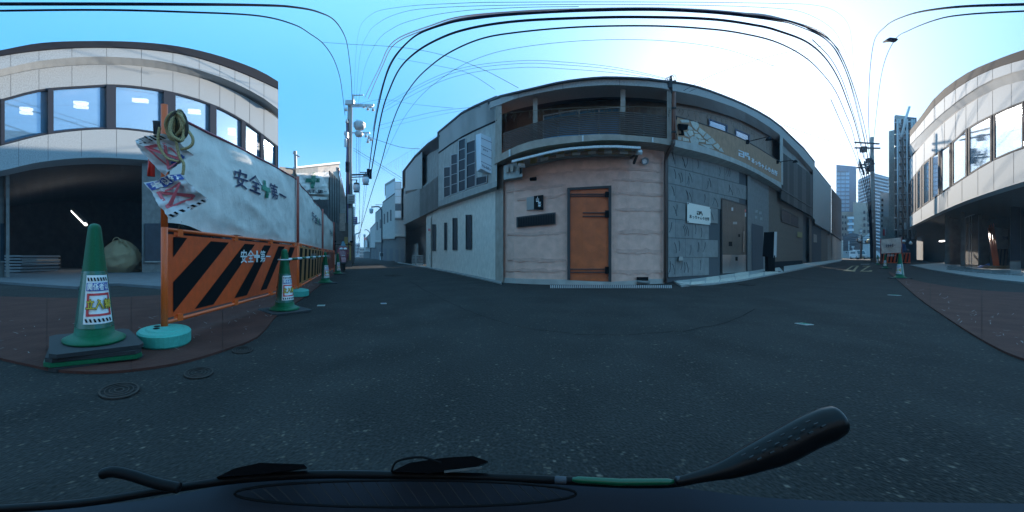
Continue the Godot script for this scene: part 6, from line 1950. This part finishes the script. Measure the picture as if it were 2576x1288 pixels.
	for q in [[897, 473, "below the crossarm"], [920, 454, "nearer the cables"]]:
		street_lantern(P(q[0], q[1], 39.2), "pale street lantern hung on the utility pole, " + q[2])
	var p2 := thing("utility_pole", "slim dark utility pole further down beyond the scooter", "utility pole", G(889, 655))
	s = MB.new(true)
	s.tube([Vector3(p2.position.x, 0, p2.position.z), P(888.5, 520, -p2.position.z)], 0.2, 10)
	put(s, "shaft", M.grey_wall2, p2)
	for y in [560, 585]:
		s = MB.new()
		s.bar(P(884, y + 8, 70), P(906, y, 70), 0.15)
		put(s, "crossarm", M.galv, p2)
	for q in [[960.5, 651, 522, 934, 530, 68.0, "arched street lamp with a lantern before the grey shop"], [931, 649.5, 580, 917, 590, 120.0, "arched street lamp with a lantern far down the row"]]:
		var lp := thing("street_lamp", q[6], "street lamp", P(q[0], 0, q[5]) * Vector3(1, 0, 1))
		s = MB.new(true)
		var z: float = q[5]
		s.tube(spline([Vector3(lp.position.x, 0, -z), P(q[0], q[2] + 20, z), P(q[0] - 2, q[2] + 4, z), P(q[0] - 9, q[2] - 2, z), P(q[3], q[2] - 1, z)], 6), 0.09, 8)
		put(s, "post", M.charcoal, lp)
		s = MB.new(true)
		var p := P(q[3], q[4] + 6, z)
		s.lathe(p, [Vector2(0, -0.1), Vector2(0.22, 0), Vector2(0.28, 0.45), Vector2(0.3, 0.55), Vector2(0.1, 0.65), Vector2(0, 0.66)], 12)
		put(s, "lantern", M.pale_sign, lp)
	# the pole at the other end
	c = P(2197, 660.5, 46)
	o = thing("utility_pole", "dark utility pole with crossarms before the banded high-rise", "utility pole", Vector3(c.x, 0, -46))
	s = MB.new(true)
	s.tube([Vector3(c.x, 0, -46), P(2195.5, 500, 46), P(2193, 345, 46)], [0.22, 0.18, 0.14], 14)
	put(s, "shaft", M.pole_dark, o)
	for q in [[2150, 358, 2212, 362], [2150, 372, 2214, 373], [2160, 415, 2200, 412], [2155, 422, 2196, 420]]:
		s = MB.new()
		s.bar(P(q[0], q[1], 45.7), P(q[2], q[3], 45.7), 0.12)
		put(s, "crossarm", M.charcoal, o)
	for q in [[2172, 376, 12, 14], [2186, 404, 9, 12], [2189, 424, 10, 16], [2188, 540, 6, 10], [2190, 556, 8, 8]]:
		s = MB.new()
		s.box(P(q[0], q[1], 45.6), Vector3(q[2] / U * 45.6, q[3] / U * 45.6, 0.4))
		put(s, "fitting", M.charcoal if q[1] < 500 else M.galv, o)
	for k in 14:
		s = MB.new(true)
		s.tube([P(2162 + k * 2.6, 400 + (k * 37) % 30, 45.5), P(2162.5 + k * 2.6, 412 + (k * 37) % 30, 45.5)], [0.06, 0.1], 6)
		put(s, "insulator", M.charcoal if k % 3 else M.white, o)
	for k in 4:
		s = MB.new(true)
		s.tube(spline([P(2160 + k * 8, 418, 45.4), P(2176 + k * 4, 470, 45.3), P(2186 + k * 2, 540, 45.3), P(2190 + k * 2, 650, 45.5)], 5), 0.03, 6)
		put(s, "conduit", M.wire, o)
	var bs := thing("splice_box", "dark cable splice box hanging where the thin wire bends", "splice box", P(2244, 100, 19.0))
	s = MB.new(true)
	s.tube([P(2222, 106, 22), P(2238, 100, 21), P(2250, 101, 20.5), P(2258, 99, 20)], [0.03, 0.09, 0.09, 0.02], 8)
	put(s, "case", M.wire, bs)

func sign_board(called: String, label: String, r: Array, z: float, m: Material, m2: Material):
	var o := thing(called, label, "sign", P(r[0], r[3], z))
	run(o, "board", m, fixed(z), r[0], r[2], r[1], r[3], 1.0, 1.004, 1)
	for i in 3:
		run(o, "print_line", m2, fixed(z), r[0] + 3, r[2] - 3, lerpf(r[1], r[3], 0.2 + i * 0.27), lerpf(r[1], r[3], 0.3 + i * 0.27), 0.998, 0.9995, 1)

func street_lantern(p: Vector3, label: String):
	var o := thing("street_lantern", label, "lantern", p, "lanterns on the utility pole")
	var s := MB.new(true)
	s.lathe(p, [Vector2(0, -0.32), Vector2(0.19, -0.29), Vector2(0.26, -0.07), Vector2(0.26, 0.17), Vector2(0.2, 0.29), Vector2(0, 0.29)], 12)
	put(s, "globe", M.pale_sign, o)
	for y in [-0.32, 0.29]:
		s = MB.new(true)
		s.lathe(p + Vector3(0, y, 0), [Vector2(0, 0), Vector2(0.25, 0), Vector2(0.15, 0.12), Vector2(0, 0.13)], 12)
		put(s, "cap", M.charcoal, o)
	s = MB.new()
	s.bar(p + Vector3(0, 0.29, 0), p + Vector3(0, 0.62, 0), 0.06)
	s.bar(p + Vector3(-0.45, 0.62, 0), p + Vector3(0.08, 0.62, 0), 0.06)
	put(s, "hanger", M.charcoal, o)

# ---------------------------------------------------------------- inside the open ground storey
func sack(at: Vector3, rx: float, h: float, label: String, seed_: int):
	var o := thing("work_sack", label, "sack", at, "beige work sacks in the garage")
	var ns := FastNoiseLite.new()
	ns.seed = seed_
	ns.frequency = 0.9
	ns.fractal_type = FastNoiseLite.FRACTAL_RIDGED
	ns.fractal_octaves = 3
	var b := MB.new(true)
	b.sheet(func(u, v):
		var a: float = u * TAU
		var prof: float = pow(sin(PI * clampf(0.13 + v * 0.87, 0, 1)), 0.55)
		var d := Vector3(sin(a), 0, cos(a))
		var r: float = rx * prof * (0.92 + 0.16 * ns.get_noise_3d(d.x * 1.6, v * 2.0, d.z * 1.6))
		return at + d * r + Vector3(0.12 * rx * sin(v * 3.0), 0.05 + h * v * (0.97 + 0.06 * ns.get_noise_2d(d.x, d.z)), 0), 40, 26)
	put(b, "cloth", M.bag, o)
	for k in 2:
		b = MB.new(true)
		var pts := []
		for i in 9:
			var a := PI * i / 8.0
			pts.append(at + Vector3(rx * (0.15 + 0.35 * k) + 0.14 * cos(a), h * (0.93 - 0.1 * k) + 0.18 * sin(a), rx * 0.4))
		b.tube(pts, 0.016, 6)
		put(b, "handle", M.bag, o)

func garage_things():
	sack(P(300, 688, 17.4) * Vector3(1, 0, 1) + Vector3(0, 0.0, 0), 0.56, 1.12, "large beige work sack slumped at the garage edge", 3)
	sack(P(343, 686, 18.2) * Vector3(1, 0, 1), 0.30, 0.55, "small beige work sack beside the blue pillar", 9)
	var o := thing("scaffold_boards", "stack of aluminium scaffold boards on the garage floor", "scaffold boards", P(70, 685, 17.6) * Vector3(1, 0, 1))
	for i in 6:
		var b := MB.new()
		b.box(P(70 + (i % 2) * 3, 680 - i * 7.2, 17.6), Vector3(0.86, 0.05, 1.4))
		put(b, "board", M.galv, o)
		b = MB.new()
		b.box(P(46, 680 - i * 7.2, 17.6), Vector3(0.12, 0.06, 0.3))
		put(b, "hook", M.iron, o)
	o = thing("scaffold_boards", "smaller stack of scaffold boards behind the first", "scaffold boards", P(105, 682, 19.6) * Vector3(1, 0, 1))
	for i in 4:
		var b := MB.new()
		b.box(P(105, 672 - i * 9.0, 19.6), Vector3(0.55, 0.05, 1.0))
		put(b, "board", M.galv if i == 3 else M.grey_wall2, o)
	# tube lamps
	var ends := [[P(182, 531, 21.0), P(216, 565, 18.5), "bright tube lamp slanting under the garage ceiling"], [P(2363, 607, 40.0), P(2377, 606, 40.0), "short tube lamp in the far garage behind the pillar"]]
	for e in ends:
		var l := thing("tube_lamp", e[2], "lamp", (e[0] + e[1]) / 2, "tube lamps in the garage")
		var s := MB.new(true)
		s.tube([e[0], e[1]], 0.05, 8)
		put(s, "tube", M.tube_light, l)
		s = MB.new()
		s.bar(e[0] + Vector3(0, 0.09, 0), e[1] + Vector3(0, 0.09, 0), 0.12, 0.05)
		put(s, "housing", M.conc, l)
		var om := OmniLight3D.new()
		om.name = "tube_glow"
		om.light_energy = 0.6
		om.light_color = Color(1, 0.97, 0.92)
		om.light_size = 0.3
		om.omni_range = 30.0
		om.omni_attenuation = 2.0
		om.shadow_enabled = true
		add_child(om, true)
		om.position = (e[0] + e[1]) / 2 - Vector3(0, 0.15, 0)
	var bl := thing("work_lamp", "caged work lamp hanging beside the worker", "lamp", P(2291, 610, 40))
	var s := MB.new(true)
	s.lathe(P(2291, 616, 40), [Vector2(0, 0), Vector2(0.1, 0.05), Vector2(0.12, 0.15), Vector2(0.06, 0.24), Vector2(0.03, 0.3)], 10)
	put(s, "bulb", M.white_clean, bl)
	s = MB.new()
	s.bar(P(2291, 607, 40), P(2290, 590, 40), 0.02)
	put(s, "cord", M.black, bl)
	# orange poles leaning in the far garage
	for k in 6:
		var po := thing("orange_pole", "long orange scaffold pole leaning in the open garage", "pole", P(2508, 668, 22.5), "orange poles leaning in the garage")
		s = MB.new(true)
		s.tube([P(2500 + k * 2.6, 668.5, 22.6 - 0.05 * k), P(2486 + k * 2.6, 574 - (k * 7) % 12, 24.0 + 0.05 * k)], 0.021, 8)
		put(s, "tube", M.orange_tube, po)
	o = thing("stored_sheet", "grey sheet with faint lettering stored behind the orange poles", "sheet", P(2520, 640, 25.5))
	run(o, "cloth", M.grey_wall, fixed(25.6), 2496, 2541, [2496, 570, 2541, 578], 626, 1.0, 1.004, 1)
	var b: MB
	write(o, M.navy, SAFETY, quad_map([P(2522, 602, 25.5), P(2540, 603, 25.5), P(2522, 594, 25.5), P(2540, 595, 25.5)]), 0.13)
	o = thing("stored_barrier", "striped barrier board stored behind the orange poles", "barrier", P(2520, 668, 25.5))
	run(o, "board", M.brown_wall, fixed(25.7), 2505, 2541, 626, 671, 1.0, 1.003, 1)
	for k in 4:
		b = MB.new()
		poly_on(b, quad_map([P(2505, 671, 25.6), P(2541, 671, 25.6), P(2505, 626, 25.6), P(2541, 626, 25.6)]), [0.1 + k * 0.25, 1, 0.2 + k * 0.25, 1, 0.08 + k * 0.25, 0, k * 0.25 - 0.0, 0])
		put(b, "stripe", M.black, o)
	o = thing("blue_tarp", "folded bright blue tarp at the foot of the glass door", "tarp", G(2475, 673))
	b = MB.new(true)
	var ns := FastNoiseLite.new()
	ns.frequency = 0.8
	b.sheet(func(u, v): return P(lerpf(2459, 2490, u), 674 - 12.0 * sin(PI * v) * (0.3 + 0.7 * u) + 2.0 * ns.get_noise_2d(u * 4, v * 3), lerpf(26.0, 24.6, v)), 20, 8)
	put(b, "cloth", M.tarp, o)
	o = thing("straw_heap", "heap of brown straw and offcuts below the orange poles", "straw", G(2515, 676))
	b = MB.new()
	for i in 420:
		var p := P(rng.randf_range(2482, 2541), 677 - absf(rng.randfn(0, 4.0)), rng.randf_range(22.6, 24.4))
		p.y = maxf(p.y, 0.05)
		var d := Vector3(rng.randf_range(-0.3, 0.3), rng.randf_range(-0.03, 0.06), rng.randf_range(-0.15, 0.15))
		b.bar(p, p + d, 0.012)
	stuff(put(b, "stalks", M.straw, o))
	o = thing("rubble", "loose grey rubble strewn along the garage edge", "rubble", G(2440, 690))
	b = MB.new()
	for i in 500:
		var x := rng.randf_range(2385, 2570)
		var p := G(x, ev([2385, 674, 2480, 684, 2570, 690], x) + rng.randf_range(-3, 7), 0.045)
		b.box(p, Vector3(rng.randf_range(0.02, 0.09), rng.randf_range(0.02, 0.05), rng.randf_range(0.03, 0.16)), Basis(Vector3.UP, rng.randf() * 3.0))
	var rb := put(b, "stones", M.conc, o)
	stuff(rb)
	o = thing("concrete_block", "grey concrete kerb block lying before the dark pillar", "block", G(2532, 693))
	b = MB.new()
	b.box(G(2532, 692, 0.10), Vector3(0.42, 0.13, 0.5), Basis(Vector3.UP, 0.2))
	put(b, "block", M.conc, o)

# ---------------------------------------------------------------- scooter, seen from the front
func scooter(at: Vector3):
	var o := thing("motor_scooter", "burgundy motor scooter parked at the end of the fence", "scooter", at)
	o.set_meta("local", true)
	o.rotation.y = 0.35
	var s := MB.new(true)
	for q in [[0.0, 0.14], [-1.25, 0.14]]:
		s = MB.new(true)
		var pts := []
		for k in 25:
			pts.append(Vector3(0, 0.27 + 0.2 * sin(TAU * k / 24.0), q[0] + 0.2 * cos(TAU * k / 24.0)))
		s.tube(pts, 0.07, 10, false)
		var w := put(s, "wheel", M.rubber, o)
		s = MB.new(true)
		s.tube([Vector3(-0.04, 0.27, q[0]), Vector3(0.04, 0.27, q[0])], 0.13, 14)
		put(s, "hub", M.iron, w)
	for x in [-0.085, 0.085]:
		s = MB.new(true)
		s.tube([Vector3(x, 0.27, 0.0), Vector3(x * 0.9, 0.75, -0.18)], 0.024, 8)
		put(s, "fork", M.iron, o)
	s = MB.new(true)
	s.sheet(func(u, v): return Vector3((v - 0.5) * 0.17, 0.27 + (0.285 + 0.015 * sin(v * PI)) * sin(0.3 + u * 2.0), 0.285 * cos(0.3 + u * 2.0)), 12, 6)
	put(s, "front_fender", M.burgundy, o)
	s = MB.new(true)          # nose and leg shield
	s.sheet(func(u, v):
		var y: float = lerpf(0.42, 1.02, v)
		var w: float = lerpf(0.15, 0.24, sin(v * 2.6)) * (1.0 - 0.55 * pow(v, 5.0))
		var a: float = lerpf(-1.5, 1.5, u)
		return Vector3(sin(a) * w, y, -0.22 - 0.12 * v + cos(a) * 0.20 * (1.0 - 0.5 * v)), 20, 14)
	put(s, "front_fairing", M.burgundy, o)
	s = MB.new(true)
	s.sheet(func(u, v): return Vector3((u - 0.5) * lerpf(0.20, 0.10, v), lerpf(1.0, 1.18, v), -0.26 - 0.16 * v + 0.05 * cos((u - 0.5) * 3.0)), 8, 6)
	put(s, "windscreen", M.car_glass, o)
	for x in [-0.075, 0.075]:
		s = MB.new(true)
		s.lathe(Vector3.ZERO, [Vector2(0, 0.03), Vector2(0.05, 0.02), Vector2(0.062, 0.0)], 12)
		var hl := put(s, "headlight", M.white_clean if x > 0 else M.pale_sign, o)
		hl.transform = Transform3D(Basis(Vector3.RIGHT, PI / 2).scaled(Vector3(1.1, 0.7, 1)), Vector3(x, 0.88, -0.135))
		s = MB.new(true)
		s.tube([Vector3(x * 2.0, 0.72, -0.19), Vector3(x * 2.4, 0.66, -0.2)], [0.03, 0.012], 8)
		put(s, "indicator", M.yellow_print, o)
		s = MB.new(true)
		s.tube([Vector3(0, 1.04, -0.42), Vector3(x * 3.2, 1.06, -0.44), Vector3(x * 4.6, 1.02, -0.5)], 0.016, 8)
		put(s, "handlebar", M.black, o)
		s = MB.new()
		s.box(Vector3(x * 4.2, 1.17, -0.44), Vector3(0.11, 0.07, 0.03))
		s.bar(Vector3(x * 3.6, 1.06, -0.44), Vector3(x * 4.1, 1.15, -0.44), 0.012)
		put(s, "mirror", M.black, o)
	s = MB.new(true)          # body and seat behind
	s.tube([Vector3(0, 0.45, -0.45), Vector3(0, 0.5, -0.75), Vector3(0, 0.62, -1.1), Vector3(0, 0.74, -1.6)], [0.10, 0.14, 0.18, 0.06], 12)
	put(s, "rear_body", M.burgundy, o)
	s = MB.new(true)
	s.tube([Vector3(0, 0.76, -0.72), Vector3(0, 0.80, -1.0), Vector3(0, 0.86, -1.45)], [0.07, 0.11, 0.07], 12)
	put(s, "seat", M.black, o)
	s = MB.new(true)
	s.tube([Vector3(-0.08, 0.3, -0.85), Vector3(-0.28, 0.02, -0.75)], 0.014, 6)
	put(s, "side_stand", M.iron, o)
	s = MB.new()
	s.box(Vector3(0.0, 0.62, -0.02), Vector3(0.12, 0.03, 0.03))
	put(s, "badge", M.galv, o)

# ---------------------------------------------------------------- the worker
func worker(at: Vector3):
	var o := thing("person", "person in blue jacket and white helmet standing beside the fence sheet", "person", at)
	o.set_meta("local", true)
	o.rotation.y = 0.5
	# joints: a, b, radius a, radius b, colour index
	var bones := [
		[Vector3(0, 0.98, 0), Vector3(0, 1.25, -0.02), 0.145, 0.155, 1], [Vector3(0, 1.25, -0.02), Vector3(0, 1.42, -0.01), 0.155, 0.11, 1], [Vector3(-0.16, 1.40, 0), Vector3(0.16, 1.40, 0), 0.075, 0.075, 1],
		[Vector3(0, 1.44, 0), Vector3(0, 1.55, 0.02), 0.055, 0.05, 2], [Vector3(0, 1.60, 0.02), Vector3(0, 1.68, 0.01), 0.082, 0.092, 2],
		[Vector3(-0.19, 1.38, 0), Vector3(-0.25, 1.10, -0.02), 0.066, 0.052, 1], [Vector3(-0.25, 1.10, -0.02), Vector3(-0.22, 0.86, 0.10), 0.052, 0.040, 1],
		[Vector3(0.19, 1.38, 0), Vector3(0.26, 1.12, 0.0), 0.066, 0.052, 1], [Vector3(0.26, 1.12, 0.0), Vector3(0.14, 1.05, 0.20), 0.052, 0.040, 1],
		[Vector3(-0.09, 0.95, 0), Vector3(-0.11, 0.52, 0.03), 0.105, 0.075, 0], [Vector3(-0.11, 0.52, 0.03), Vector3(-0.12, 0.10, -0.02), 0.075, 0.055, 0], [Vector3(-0.12, 0.06, -0.03), Vector3(-0.13, 0.05, 0.14), 0.055, 0.045, 0],
		[Vector3(0.09, 0.95, 0), Vector3(0.12, 0.52, 0.0), 0.105, 0.075, 0], [Vector3(0.12, 0.52, 0.0), Vector3(0.14, 0.10, -0.05), 0.075, 0.055, 0], [Vector3(0.14, 0.06, -0.06), Vector3(0.17, 0.05, 0.11), 0.055, 0.045, 0]]
	var cell := 0.035
	var lo := Vector3(-0.42, -0.05, -0.26)
	var nx := 24
	var ny := 54
	var nz := 18
	var field := PackedFloat32Array()
	field.resize(nx * ny * nz)
	var sd := func(p: Vector3) -> Vector2:
		var d := 9.0
		var best := 9.0
		var who := 0
		for k in bones.size():
			var q: Array = bones[k]
			var ab: Vector3 = q[1] - q[0]
			var t := clampf((p - q[0]).dot(ab) / ab.length_squared(), 0, 1)
			var e: float = p.distance_to(q[0] + ab * t) - lerpf(q[2], q[3], t)
			if e < best:
				best = e
				who = q[4]
			var h := maxf(0.035 - absf(d - e), 0.0) / 0.035
			d = minf(d, e) - h * h * 0.035 * 0.25
		return Vector2(d, who)
	for k in nz:
		for j in ny:
			for i in nx:
				field[(k * ny + j) * nx + i] = sd.call(lo + Vector3(i, j, k) * cell).x
	var vert := {}
	for k in nz - 1:
		for j in ny - 1:
			for i in nx - 1:
				var sum := Vector3.ZERO
				var n := 0
				for e in [[0, 0, 0, 1, 0, 0], [0, 1, 0, 1, 1, 0], [0, 0, 1, 1, 0, 1], [0, 1, 1, 1, 1, 1], [0, 0, 0, 0, 1, 0], [1, 0, 0, 1, 1, 0], [0, 0, 1, 0, 1, 1], [1, 0, 1, 1, 1, 1], [0, 0, 0, 0, 0, 1], [1, 0, 0, 1, 0, 1], [0, 1, 0, 0, 1, 1], [1, 1, 0, 1, 1, 1]]:
					var a := field[((k + e[2]) * ny + j + e[1]) * nx + i + e[0]]
					var c := field[((k + e[5]) * ny + j + e[4]) * nx + i + e[3]]
					if (a < 0) != (c < 0):
						var t := a / (a - c)
						sum += Vector3(i + lerpf(e[0], e[3], t), j + lerpf(e[1], e[4], t), k + lerpf(e[2], e[5], t))
						n += 1
				if n:
					vert[Vector3i(i, j, k)] = lo + sum / n * cell
	var b := MB.new(true)
	var tint := [Color(0.02, 0.025, 0.04), Color(0.03, 0.09, 0.24), Color(0.42, 0.25, 0.18)]
	for k in range(1, nz - 1):
		for j in range(1, ny - 1):
			for i in range(1, nx - 1):
				var a := field[(k * ny + j) * nx + i]
				for ax in 3:
					var st: Vector3i = [Vector3i(1, 0, 0), Vector3i(0, 1, 0), Vector3i(0, 0, 1)][ax]
					var c := field[((k + st.z) * ny + j + st.y) * nx + i + st.x]
					if (a < 0) == (c < 0):
						continue
					var u: Vector3i = [Vector3i(0, 1, 0), Vector3i(0, 0, 1), Vector3i(1, 0, 0)][ax]
					var w: Vector3i = [Vector3i(0, 0, 1), Vector3i(1, 0, 0), Vector3i(0, 1, 0)][ax]
					var p := Vector3i(i, j, k)
					var q := [p - u - w, p - w, p, p - u]
					if a >= 0:
						q = [p - u - w, p - u, p, p - w]
					if q.all(func(x): return vert.has(x)):
						for t in [0, 2, 1, 0, 3, 2]:
							var pos: Vector3 = vert[q[t]]
							b.st.set_color(tint[int(sd.call(pos).y)])
							b.v(pos)
	# fingers, a small curled set on each hand
	b.st.set_color(tint[2])
	for hand in [[Vector3(-0.22, 0.86, 0.10), Vector3(0.02, -0.9, 0.35)], [Vector3(0.14, 1.05, 0.20), Vector3(-0.6, -0.05, 0.8)]]:
		var d: Vector3 = hand[1].normalized()
		var side := d.cross(Vector3.RIGHT).normalized()
		b.tube([hand[0], hand[0] + d * 0.05, hand[0] + d * 0.09], [0.030, 0.042, 0.036], 8)
		for k in 4:
			var root: Vector3 = hand[0] + d * 0.085 + side * (k - 1.5) * 0.02
			b.tube([root, root + d * 0.04, root + d * (0.06 + 0.008 * (2 - absi(k - 1))) + Vector3(0.015, -0.01, 0)], [0.010, 0.009, 0.007], 6)
		b.tube([hand[0] + d * 0.03 + side * 0.035, hand[0] + d * 0.06 + side * 0.06, hand[0] + d * 0.085 + side * 0.06], [0.012, 0.010, 0.008], 6)
	put(b, "body", M.person, o)
	var s := MB.new(true)
	s.lathe(Vector3(0, 1.68, 0.01), [Vector2(0.145, 0.0), Vector2(0.13, 0.01), Vector2(0.122, 0.05), Vector2(0.10, 0.10), Vector2(0.06, 0.125), Vector2(0, 0.132)], 20)
	put(s, "helmet", M.white_clean, o)
	for x in [-0.033, 0.033]:
		s = MB.new()
		s.box(Vector3(x, 1.632, 0.108), Vector3(0.025, 0.012, 0.012))
		put(s, "eye", M.black, o)
	s = MB.new(true)
	s.tube([Vector3(0, 1.635, 0.10), Vector3(0, 1.60, 0.122), Vector3(0, 1.592, 0.105)], [0.008, 0.014, 0.01], 6)
	put(s, "nose", M.skin, o)
	s = MB.new()
	s.box(Vector3(0, 1.565, 0.098), Vector3(0.05, 0.010, 0.012))
	put(s, "mouth", M.brown_wall, o)

# ---------------------------------------------------------------- the bicycle that carries the camera
func bicycle():
	var z := 0.86
	var o := thing("bicycle", "black bicycle handlebar with grip, green bell band and mesh bag, at the road's near edge", "bicycle", Vector3(0, 0, -1.0))
	var s := MB.new(true)
	var pts := []
	for q in [[-60, 1284], [200, 1266], [420, 1232], [600, 1206], [800, 1194], [1000, 1196], [1250, 1202], [1420, 1209], [1560, 1217], [1690, 1216], [1770, 1201]]:
		pts.append(P(q[0], q[1], z + 0.03))
	s.tube(spline(pts, 6), 0.007, 10)
	put(s, "handlebar", M.lacquer, o)
	s = MB.new(true)
	pts = []
	for q in [[1700, 1212], [1760, 1199], [1830, 1180], [1900, 1152], [1970, 1122], [2030, 1090], [2080, 1068], [2108, 1056], [2122, 1050]]:
		pts.append(P(q[0], q[1], z))
	s.tube(spline(pts, 4), [0.007, 0.0075, 0.008, 0.009, 0.010, 0.011, 0.012, 0.014, 0.016, 0.018, 0.020, 0.0215, 0.023, 0.0245, 0.026, 0.027, 0.0275, 0.028, 0.028, 0.028, 0.028, 0.028, 0.028, 0.028, 0.028, 0.027, 0.026, 0.025, 0.024, 0.022, 0.019, 0.014, 0.006], 20)
	var gr := put(s, "grip", M.grip, o)
	for k in 18:
		s = MB.new()
		var f := k / 18.0
		var c := P(lerpf(1880, 2075, f) + (k % 3 - 1) * 9, lerpf(1150, 1050, f) - 6 + (k % 3) * 11, z - 0.0285)
		s.box(c, Vector3(0.0075, 0.0022, 0.003), Basis(Vector3.BACK, 0.45))
		put(s, "grip_groove", M.rubber, gr)
	s = MB.new(true)
	s.tube([P(1440, 1206, z), P(1455, 1207, z), P(1560, 1213, z), P(1680, 1212, z), P(1695, 1211, z)], [0.003, 0.0055, 0.0058, 0.0055, 0.003], 14)
	put(s, "bell_band", M.bell_green, o)
	for x in [1410, 1715]:
		s = MB.new(true)
		s.tube([P(x - 14, 1207, z), P(x + 14, 1208, z)], 0.006, 10)
		put(s, "bell_clamp", M.charcoal, o)
	s = MB.new(true)
	s.tube(spline([P(258, 1192, z), P(285, 1187, z), P(330, 1196, z), P(390, 1215, z), P(450, 1228, z)], 5), 0.009, 10)
	put(s, "brake_lever", M.lacquer, o)
	for q in [[[545, 1200], [590, 1178], [655, 1164], [765, 1168], [772, 1176], [660, 1192]], [[985, 1186], [1030, 1164], [1120, 1151], [1190, 1147], [1228, 1160], [1190, 1178], [1080, 1190]]]:
		s = MB.new()
		var f := []
		var d := []
		for p in q:
			f.append(P(p[0], p[1], z))
			d.append(P(p[0], p[1] + 4, z + 0.06))
		s.hexa(f, d)
		put(s, "switch_box", M.lacquer, o)
	s = MB.new(true)
	s.tube(spline([P(985, 1186, z), P(1000, 1160, z), P(1060, 1150, z), P(1110, 1165, z)], 5), 0.002, 6)
	put(s, "brake_cable", M.black, o)
	s = MB.new()
	s.bar(P(1118, 1187, z - 0.01), P(1212, 1176, z - 0.01), 0.002, 0.003)
	put(s, "bright_trim", M.steel, o)
	var top := [-80, 1290, 0, 1284, 300, 1266, 480, 1238, 600, 1212, 800, 1199, 1200, 1206, 1450, 1216, 1700, 1226, 1800, 1238, 1900, 1250, 2100, 1260, 2576, 1267, 2660, 1268]
	var bag := func(u: float, v: float) -> Vector3:
		var x := lerpf(-80, 2660, u)
		var p := P(x, lerpf(ev(top, x), 1345, v), 0.93 - 0.05 * sin(v * PI * 0.5) - 0.02 * sin(u * 9.0) * v)
		return p
	s = MB.new(true)
	s.sheet(bag, 120, 10)
	put(s, "bag_cover", M.cloth_navy, o)
	s = MB.new(true)
	pts = []
	for k in 41:
		var a := TAU * k / 40.0
		pts.append(P(1020 + 430 * cos(a), 1242 + 34 * sin(a), 0.872))
	s.tube(pts, 0.0022, 6, false)
	put(s, "mesh_rim", M.black, o)
	for k in 22:
		s = MB.new()
		var x := 640.0 + k * 36.0
		var h := 32.0 * sqrt(maxf(0.0, 1.0 - pow((x - 1020.0) / 430.0, 2.0)))
		s.tube([P(x - 20, 1242 - h, 0.8735), P(x + 25, 1242 + h, 0.8735)], 0.0011, 4)
		put(s, "mesh_cord", M.mesh_cord, o)
